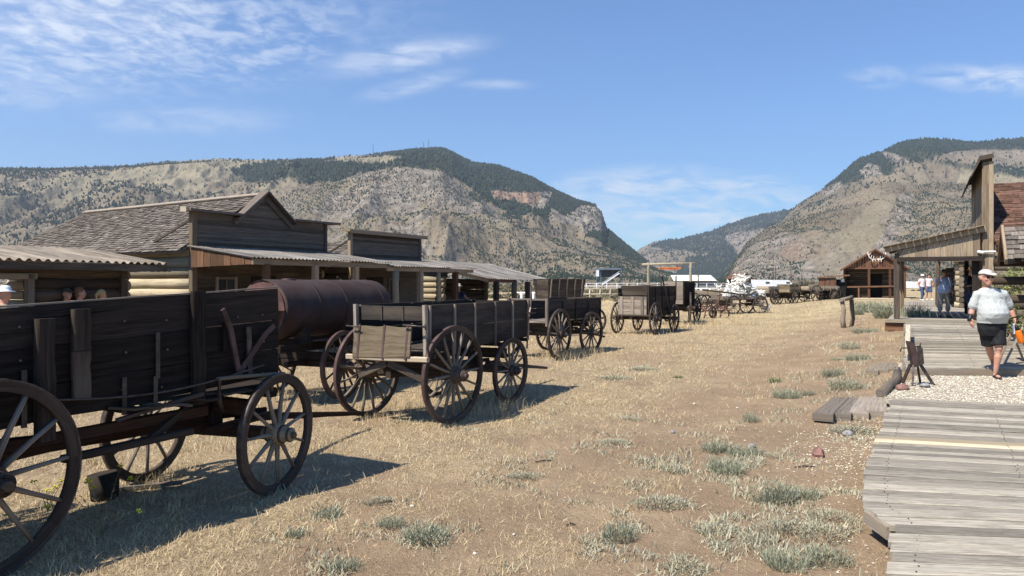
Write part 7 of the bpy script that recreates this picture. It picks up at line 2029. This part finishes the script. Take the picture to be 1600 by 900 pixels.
def sage_mesh(seed, cnt, rad, hgt, mat, wide=0.010, lean=(0.15, 0.8), mat_ratio=0.0):
    rs = np.random.RandomState(seed)
    # several stems each carrying small leaves
    V, T, tn = [], [], []
    for i in range(cnt):
        a = rs.uniform(0, 6.28); rr = rad * math.sqrt(rs.uniform(0, 1)) * 0.8; x0, y0 = math.cos(a) * rr, math.sin(a) * rr
        edge = rr / rad; L = hgt * rs.uniform(0.55, 1.1) * (1 - 0.35 * edge); ln = rs.uniform(*lean) * (0.4 + edge)
        b = a + rs.uniform(-0.8, 0.8); dx_, dy_ = math.cos(b) * ln, math.sin(b) * ln; up = math.sqrt(max(0.1, 1 - min(0.9, ln * ln)))
        d = np.array([dx_, dy_, up]); t0 = rs.uniform(0, 1); nl = 6
        for j in range(nl):
            s = (j + 0.6) / nl; p = np.array([x0, y0, 0]) + d * L * s
            e = rs.normal(0, 1, 3); e[2] = abs(e[2]) * 0.8 + 0.3; e /= np.linalg.norm(e)
            e = e * 0.55 + d * 0.6; l = L * 0.26 * rs.uniform(0.7, 1.3)
            w = np.cross(e, rs.normal(0, 1, 3)); w /= (np.linalg.norm(w) + 1e-6); w *= wide * rs.uniform(0.6, 1.1)
            k = len(V); V += [p - w * .5, p + w * .5, p + e * l * 0.7 + w * .4, p + e * l]; T += [(k, k + 1, k + 2), (k, k + 2, k + 3)]
            q = float(np.clip(t0 * 0.5 + rs.uniform(0, 0.5), 0, 1)); tn += [q, q]
        k = len(V); w = np.array([0.0025, 0, 0]); p = np.array([x0, y0, 0]); V += [p - w, p + w, p + d * L]; T += [(k, k + 1, k + 2)]; tn += [0.1]
    return np_mesh('sagebrush', np.array(V), np.array(T), mat, tn)


SG = [sage_mesh(i, 170, 0.17, 0.145, 'sage', 0.006) for i in range(3)]
SP = [sage_mesh(10 + i, 300, 0.20, 0.070, 'sage_pale', 0.007, (0.5, 0.93)) for i in range(3)]
SB = [sage_mesh(20 + i, 380, 0.42, 0.62, 'sage', 0.020, (0.1, 0.7)) for i in range(2)]
GW = [sage_mesh(30, 90, 0.09, 0.09, 'green_weed', 0.007)]
plants = [
    # px, py, width px, kind, label
    (1120, 705, 50, 'S', 'upright grey green sage clump, upper left of the brown rock'), (1165, 712, 55, 'S', 'feathery sage clump left of the small brown rock'), (1132, 738, 70, 'S', 'sage clump on the bare dirt below the pair left of the brown rock'),
    (1215, 785, 80, 'S', 'bluish tall sage in the thick patch beside the plank walk corner'), (1255, 778, 60, 'S', 'sage at the upper right of the thick patch by the plank walk'), (1300, 808, 75, 'P', 'pale low sage close to the bent corner of the plank walk'),
    (1225, 828, 110, 'P', 'wide pale mat of sage in the middle of the thick patch'), (1290, 838, 110, 'P', 'wide pale sage mat under the bent corner of the plank walk'), (1180, 842, 60, 'P', 'pale sage mat at the left end of the thick patch'),
    (1228, 888, 85, 'S', 'grey green sage at the bottom picture edge left of the walk'), (1290, 880, 80, 'S', 'bushy sage at the bottom edge beside the near walk'), (1120, 828, 70, 'P', 'low pale sage clump at the bottom, left of the thick patch'), (1125, 853, 45, 'P', 'small dark tipped sage mat below the low pale clump'),
    (1030, 790, 95, 'P', 'long pale sage mat alone on the dirt left of centre right'), (968, 842, 68, 'S', 'low sage clump standing alone near the bottom centre'), (1068, 884, 85, 'P', 'flat sage mat at the bottom edge right of centre'),
    (665, 843, 72, 'S', 'low grey sage clump in the lower middle of the yard'), (515, 806, 42, 'S', 'small sage clump right of the wagon shadow'), (461, 838, 34, 'S', 'smallest sage sprig in front of the near wagon'), (612, 822, 45, 'S', 'sage clump above the low grey one in the lower middle'),
    (590, 784, 52, 'P', 'pale sage mat below the tip of the wagon shadow'), (535, 890, 60, 'S', 'sage at the bottom edge left of the centre'), (1228, 622, 40, 'S', 'tall blue grey sage left of the dark side planks'), (1262, 618, 26, 'S', 'narrow sage beside the tall blue grey one near the dark planks'),
    (1322, 605, 62, 'S', 'bushy sage between the two short plank rows'), (1300, 588, 40, 'S', 'dark tipped sage above the bushy one between the plank rows'), (1172, 658, 38, 'S', 'small sage in the yellow grass patch right of centre'), (1210, 598, 26, 'G', 'bright green weed tuft on the open dirt'),
    (1060, 591, 16, 'G', 'smaller green weed tuft farther left on the dirt'), (985, 655, 36, 'P', 'pale mat right of the second wagon, in the middle of the yard'), (960, 692, 50, 'P', 'whitish sage mat in the grass right of centre'), (1045, 733, 60, 'P', 'pale sage mat left of the upright clumps'),
    (962, 592, 50, 'P', 'low pale sage on the track beyond the second wagon'), (1005, 578, 40, 'P', 'pale sage farther along the track'), (1340, 563, 38, 'S', 'sage clump left of the raised ramp'), (1328, 545, 34, 'S', 'sage below the hitching rail'), (1350, 520, 40, 'S', 'sage growing right of the hitching rail foot'),
    (1312, 562, 30, 'P', 'flat sage mat left of the clump by the ramp'), (1210, 713, 40, 'P', 'low sage mat touching the brown rock on its left'), (1330, 674, 70, 'P', 'low sage strip among white pebbles beside the walk'), (1420, 562, 26, 'S', 'sage sprig at the foot of the ramp side'), (820, 745, 60, 'P', 'faint pale mat on the dirt in the lower middle'),
]
gk = dict(S=SG, P=SP, G=GW)
for i, (px_, py_, w_, kd, lab) in enumerate(plants):
    p = G(px_, py_); wm = w_ * p.y / F
    o = link_mesh('sagebrush' if kd != 'G' else 'green_weed', gk[kd][i % len(gk[kd])], None, p - Vector((0, 0, 0.004)), (0, 0, rnd(0, 6.28)))
    s_ = 1.3 * wm / (0.44 if kd == 'P' else (0.40 if kd == 'S' else 0.24)); o.scale = (s_, s_ * rnd(0.6, 0.9), s_ * (0.7 if kd == 'P' else rnd(0.65, 0.9)))
    if s_ > 1.3: o.scale[2] = 1.3
    tag(o, lab, 'sagebrush' if kd != 'G' else 'weed', 'sage clumps over the yard' if kd != 'G' else 'green weeds')
for px_, py_, w_, h_, lab in ((1356, 487, 40, 20, 'rounded grey sagebrush left of the porch post, farther one'), (1385, 497, 46, 28, 'big tangled sagebrush just left of the porch post'), (1429, 490, 44, 40, 'tall dark sagebrush between the porch post and the walk'), (1340, 490, 20, 14, 'small round sagebrush farther left of the porch')):
    p = G(px_, py_) if px_ < 1400 else Vector(((px_ - 800) / F * 25.5, 25.5, 0.4)); o = link_mesh('sagebrush', SB[int(px_) % 2], None, p - Vector((0, 0, 0.02)), (0, 0, rnd(0, 6)))
    wm = w_ * p.y / F; o.scale = (wm / 0.95, wm / 0.95, h_ * p.y / F / 0.62 * 0.9); tag(o, lab, 'sagebrush', 'large sagebrush near the porch')

# thin sage cover between the clumps
n = 420000; Yc_ = 3.6 * (32 / 3.6) ** rs_.uniform(0, 1, n); Xc_ = rs_.uniform(-0.35, 0.62, n) * Yc_
w_ = np.zeros(n)
for (px_, py_, wpx, kd, lab) in plants:
    p = G(px_, py_); rr_ = wpx * p.y / F * 0.75 + 0.08; w_ = np.maximum(w_, 0.55 * np.exp(-(((Xc_ - p.x) / rr_) ** 2 + ((Yc_ - p.y) / (rr_ * 1.1)) ** 2)))
for (px_, py_, rx_, ry_) in ((1250, 830, 0.75, 0.55), (1150, 720, 0.45, 0.6), (1320, 590, 0.7, 1.0), (1340, 540, 0.8, 1.4), (1250, 885, 0.5, 0.3)):
    p = G(px_, py_); w_ = np.maximum(w_, 0.9 * np.exp(-(((Xc_ - p.x) / rx_) ** 2 + ((Yc_ - p.y) / ry_) ** 2)))
fq = fbm(Xc_ * 3.2, Yc_ * 3.2, 4, 140); fq2 = fbm(Xc_ * 0.8, Yc_ * 0.8, 3, 141)
pr_ = np.clip(sstep(0.47, 0.62, fq) * w_ + 0.35 * sstep(0.62, 0.70, fq) * sstep(0.45, 0.6, fq2), 0, 1)
kp = (rs_.uniform(0, 1, n) < pr_) & ~on_walk(Xc_, Yc_); Xc_, Yc_ = Xc_[kp], Yc_[kp]; n = len(Xc_)
blades('sage_cover', 'sage_pale', Xc_, Yc_, zg(Xc_, Yc_) - 0.003, rs_.gamma(4, 0.010, n) * (1 + Yc_ * 0.03), rs_.uniform(0.004, 0.009, n) * (1 + Yc_ * 0.05), rs_.uniform(0.3, 0.95, n), np.clip(rs_.normal(0.45, 0.25, n), 0, 1), 'thin pale sage spreading between the clumps', 12)

# feathery weeds and a yellow flowered plant by the near wheel
def weed(name, mat, loc, h, nst, seed, lab, flowers=False, spread=0.4, leafw=0.006):
    rs = np.random.RandomState(seed); root = empty(name, loc, 0, lab, 'weed'); V, T, tn, tips = [], [], [], []
    for i in range(nst):
        a = rs.uniform(0, 6.28); L = h * rs.uniform(0.6, 1.1); ln = rs.uniform(0.1, spread); n_ = 10
        d = np.array([math.cos(a) * ln, math.sin(a) * ln, 1.0]); d /= np.linalg.norm(d); prev = np.zeros(3)
        for j in range(n_):
            s = (j + 1) / n_; p = d * L * s + np.array([math.cos(a), math.sin(a), -0.3]) * ln * L * s * s * 0.5
            w = np.array([0.0028 * (1.1 - s), 0, 0]) + np.array([0, .0015, 0]); k = len(V); V += [prev - w, prev + w, p + w, p - w]; T += [(k, k + 1, k + 2), (k, k + 2, k + 3)]; tn += [0.3, 0.3]
            if j > 1:
                for q in range(3):
                    e = rs.normal(0, 1, 3); e[2] = abs(e[2]) * 0.4 + 0.15; e /= np.linalg.norm(e); l = h * 0.16 * (1.25 - s) * rs.uniform(.7, 1.2)
                    w = np.cross(e, d); w /= np.linalg.norm(w) + 1e-6; w *= leafw * 0.5; k = len(V); V += [p - w, p + w, p + e * l]; T += [(k, k + 1, k + 2)]; tn += [float(rs.uniform(0.2, 1))]
            prev = p
        tips.append(prev)
    link_mesh('stems', np_mesh('stems', np.array(V), np.array(T), mat, tn), root)
    if flowers:
        for t in tips:
            mb = MB()
            for q in range(9): mb.ball(Vector(t) + Vector((rnd(-.022, .022), rnd(-.022, .022), rnd(-.012, .015))), 0.007, 5, 4)
            mb.build('flower_head', 'flower_yellow', root)
    return root


weed('flowering_weed', 'dry_weed', G(160, 835), 0.50, 9, 3, 'sprawling stalky plant with yellow flower heads beside the nearest rear wheel', True, 0.9, 0.010)
weed('flowering_weed', 'green_weed', G(75, 800), 0.34, 4, 9, 'few yellow flowered stems seen through the nearest wheel', True, 0.5)
weed('feathery_weed', 'dry_weed', G(362, 795), 0.26, 3, 4, 'pale feathery weed just left of the hubbed front wheel', False, 0.25, 0.008)
weed('feathery_weed', 'dry_weed', G(306, 788), 0.22, 5, 5, 'bushy feathery weed in the wagon shade, left of the paler one', False, 0.6, 0.008)
weed('feathery_weed', 'dry_weed', G(278, 822), 0.16, 3, 6, 'low feathery weed in the wagon shade near its lit edge', False, 0.4, 0.007)
weed('feathery_weed', 'dry_weed', G(785, 655), 0.36, 6, 7, 'dry stalky weeds between the two right wheels of the second wagon', False, 0.5, 0.008)

# vine at the right cabin
p = Vector((12.3, 18.6, 0.3)); VN = empty('leafy_vine', p, 0, 'yellow green leafy shrub climbing beside the corner cabin', 'shrub')
rs = np.random.RandomState(8); n = 2600
u = rs.uniform(0, 1, n); cx_ = 0.15 + 0.10 * np.sin(u * 9); X = cx_ + rs.normal(0, 0.20, n) * (1.1 - 0.4 * u); Yv = rs.normal(0, 0.22, n); Zv = u * 2.1 + rs.normal(0, 0.05, n)
kp = fbm(X * 4, Zv * 4, 2, 60) > 0.42; X, Yv, Zv = X[kp], Yv[kp], Zv[kp]; n = len(X)
c = np.stack([X, Yv, Zv], 1); e = rs.normal(0, 1, (n, 3)); e /= np.linalg.norm(e, axis=1)[:, None]; f_ = np.cross(e, rs.normal(0, 1, (n, 3))); f_ /= np.linalg.norm(f_, axis=1)[:, None]
sz = rs.uniform(0.02, 0.045, n)[:, None]
V = np.stack([c - e * sz, c + f_ * sz * .6, c + e * sz, c - f_ * sz * .6], 1).reshape(-1, 3)
link_mesh('foliage', np_mesh('foliage', V, np.arange(4 * n).reshape(-1, 4), 'vine', rs.uniform(0, 1, n), False, 4), VN)
mb = MB()
for i in range(7): mb.tube([(rnd(-.1, .2), rnd(-.1, .1), 0), (rnd(-.2, .3), rnd(-.1, .1), 0.8), (rnd(-.1, .5), rnd(-.2, .2), 1.7)], [0.018, 0.012, 0.006], 6)
mb.build('stem', 'wood_dark', VN)

# stones and sticks
for px_, py_, w_, m_, lab in ((1278, 713, 26, 'stone_red', 'reddish brown angular rock on bare dirt near the walk'), (1325, 681, 20, 'stone_grey', 'blue grey flat stone among the white pebbles'), (1051, 677, 11, 'stone_grey', 'round grey stone alone in the middle of the yard'), (1085, 632, 6, 'stone_light', 'small white stone on the dirt track'),
                              (742, 866, 8, 'stone_light', 'pale round stone near the bottom centre'), (644, 792, 8, 'stone_light', 'whitish stone left of the centre in dead grass'), (803, 836, 6, 'stone_light', 'tiny white stone in the lower middle'), (1175, 699, 14, 'stone_grey', 'grey stone behind the upright sage clumps'), (1152, 638, 5, 'stone_light', 'tiny pale stone near the yellow grass patch'),
                              (118, 888, 10, 'stone_grey', 'stone under the nearest wheel')):
    p = G(px_, py_); wm = w_ * p.y / F / 2; mb = MB()
    if 'angular' in lab: mb.ball((0, 0, wm * 0.35), (wm, wm * 0.8, wm * 0.75), 6, 4, 0.16, smooth=False)
    else: mb.ball((0, 0, wm * 0.35), (wm, wm * 0.8, wm * 0.55), 9, 6, 0.07)
    tag(mb.build('rock', m_, None, p, (0, 0, rnd(0, 6))), lab, 'rock')
for px_, py_, L, a, lab in ((1258, 731, 0.22, 0.05, 'short dark stick near the brown rock'), (850, 722, 0.2, 0.3, 'thin stick on the dirt right of the wagon shadow'), (605, 786, 0.13, 0.4, 'dark twig beside the pale sage mat'), (892, 822, 0.08, 0.3, 'small twig in the lower middle')):
    p = G(px_, py_); mb = MB(); mb.tube([(-L / 2, 0, 0.01), (0, 0.01, 0.018), (L / 2, 0, 0.01)], [0.006, 0.008, 0.004], 6); tag(mb.build('stick', 'wood_dark', None, p, (0, 0, a)), lab, 'stick')
p = G(190, 770); MBk = MB(); MBk.beam((-0.2, 0, 0.02), (0.45, 0.25, 0.03), 0.07, 0.03, segs=4, wob=0.004); tag(MBk.build('fallen_board', 'wood_grey', None, p), 'pale broken board lying under the near wagon beside its far wheel', 'board')
p = G(165, 778); MBk = MB(); MBk.tube([(0, 0, -0.02), (-0.03, 0, 0.22)], [0.11, 0.13], 9, jit=0.12); tag(MBk.build('stump', 'wood_black', None, p + Vector((0, 0, 0.0))), 'dark broken block standing under the near wagon', 'stump')


def scatter_stones(name, mat, X, Y, Z, s, lab, seed):
    rs = np.random.RandomState(seed); n = len(X)
    base = np.array([(1, 0, 0), (0, 1, 0), (-1, 0, 0), (0, -1, 0), (0, 0, 1), (0, 0, -1)], float); base = base[None] * rs.uniform(0.6, 1.2, (n, 6, 1)) * s[:, None, None] * np.array([1, 0.8, 0.5])
    a = rs.uniform(0, 6.28, n); c_, s_ = np.cos(a), np.sin(a)
    x = base[..., 0] * c_[:, None] - base[..., 1] * s_[:, None]; y = base[..., 0] * s_[:, None] + base[..., 1] * c_[:, None]
    V = np.stack([x + X[:, None], y + Y[:, None], base[..., 2] + Z[:, None]], -1).reshape(-1, 3)
    f = np.array([(0, 1, 4), (1, 2, 4), (2, 3, 4), (3, 0, 4), (1, 0, 5), (2, 1, 5), (3, 2, 5), (0, 3, 5)])
    T = (f[None] + (np.arange(n) * 6)[:, None, None]).reshape(-1, 3)
    o = link_mesh(name, np_mesh(name, V, T, mat, np.repeat(rs.uniform(0, 1, n), 8), False)); tag(o, lab, kind='stuff')


# gravel pad between the two walks
mb = MB(); pad = [PD(1386, 632, 0.20), PD(1378, 612, 0.20), PD(1402, 586, 0.22), Vector((FA.x - 0.1, FA.y + 0.05, 0.22)), FA + Vector((7, -0.4, 0)), D2 + Vector((6.5, -2.3, 0))]
for q in pad: q.z = 0.212
mb.poly(pad)
m, t, b = base_mat('gravel'); P_ = t.new('ShaderNodeNewGeometry').outputs['Position']
v1 = t.voro(P_, 42); v1c = t.voro(P_, 42, out='Color')
col = t.mix(t.ramp(t.sep(v1c)[0], 0, 1), (0.48, 0.40, 0.28, 1), (0.80, 0.73, 0.60, 1)); col = t.mix(t.ramp(v1, 0.35, 0.6), col, (0.24, 0.18, 0.12, 1))
t.l.new(col, b.inputs['Base Color']); b.inputs['Roughness'].default_value = 0.9; set_bump(t, b, t.math('SUBTRACT', 1.0, v1), 0.8, 0.02)
tag(mb.build('gravel_pad', 'gravel'), kind='structure')
n = 17000; X = rs_.uniform(5.3, 11.5, n); Y = rs_.uniform(9.2, 13.8, n)
le = np.interp(Y, [9, 11.0, 12.2, 13.7], [6.3, 5.55, 6.05, 7.1]); lo = D2.y - (X - D2.x) * 0.352
hi = FA.y - (X - FA.x) * 0.054 - 0.06
k = (X > le) & (Y > lo) & (Y < hi); X, Y = X[k], Y[k]
scatter_stones('gravel_stones', 'pebble', X, Y, np.full(len(X), 0.218), rs_.uniform(0.008, 0.022, len(X)), 'pale gravel between the two plank walks', 4)
n = 3300; Y = rs_.uniform(4.5, 13.5, n); ex = np.interp(Y, [4.5, B_.y, C_.y, C2.y, D2.y, FA.y], [2.3, B_.x, C_.x, C2.x, D2.x, FA.x]); dx_ = rs_.gamma(1.6, 0.30, n); X = ex - dx_
k = rs_.uniform(0, 1, n) < np.exp(-((Y - 8.9) / 1.6) ** 2) + 0.06; X, Y = X[k], Y[k]
scatter_stones('spilled_pebbles', 'pebble', X, Y, zg(X, Y) + 0.004, rs_.uniform(0.006, 0.017, len(X)), 'white pebbles spilled on the dirt beside the walk', 5)
n = 14000; Y = 3.5 * (22 / 3.5) ** rs_.uniform(0, 1, n); X = rs_.uniform(-0.7, 0.6, n) * Y; k = ~on_walk(X, Y); X, Y = X[k], Y[k]
scatter_stones('dirt_crumbs', 'clod', X, Y, zg(X, Y), rs_.gamma(2, 0.0028, len(X)) * (1 + Y * 0.03), 'small clods and grit on the dirt', 6)

# ================================================================ AIR
lo_ = Vector((-7200, -60, -4)); hi_ = Vector((9000, 9000, 1500))
mb = MB(); mb.box((lo_ + hi_) / 2, tuple(hi_ - lo_)); hz = mb.build('haze', 'clod')
hm = bpy.data.materials.new('haze_air'); hm.use_nodes = True; ht = NT(hm.node_tree)
for q in list(ht.n): ht.n.remove(q)
ho = ht.new('ShaderNodeOutputMaterial'); hv = ht.new('ShaderNodeVolumePrincipled')
hv.inputs['Color'].default_value = (0.80, 0.88, 1.0, 1); hv.inputs['Density'].default_value = 0.000066; hv.inputs['Anisotropy'].default_value = 0.25
ht.l.new(hv.outputs[0], ho.inputs['Volume']); hz.data.materials.clear(); hz.data.materials.append(hm); tag(hz, kind='stuff')
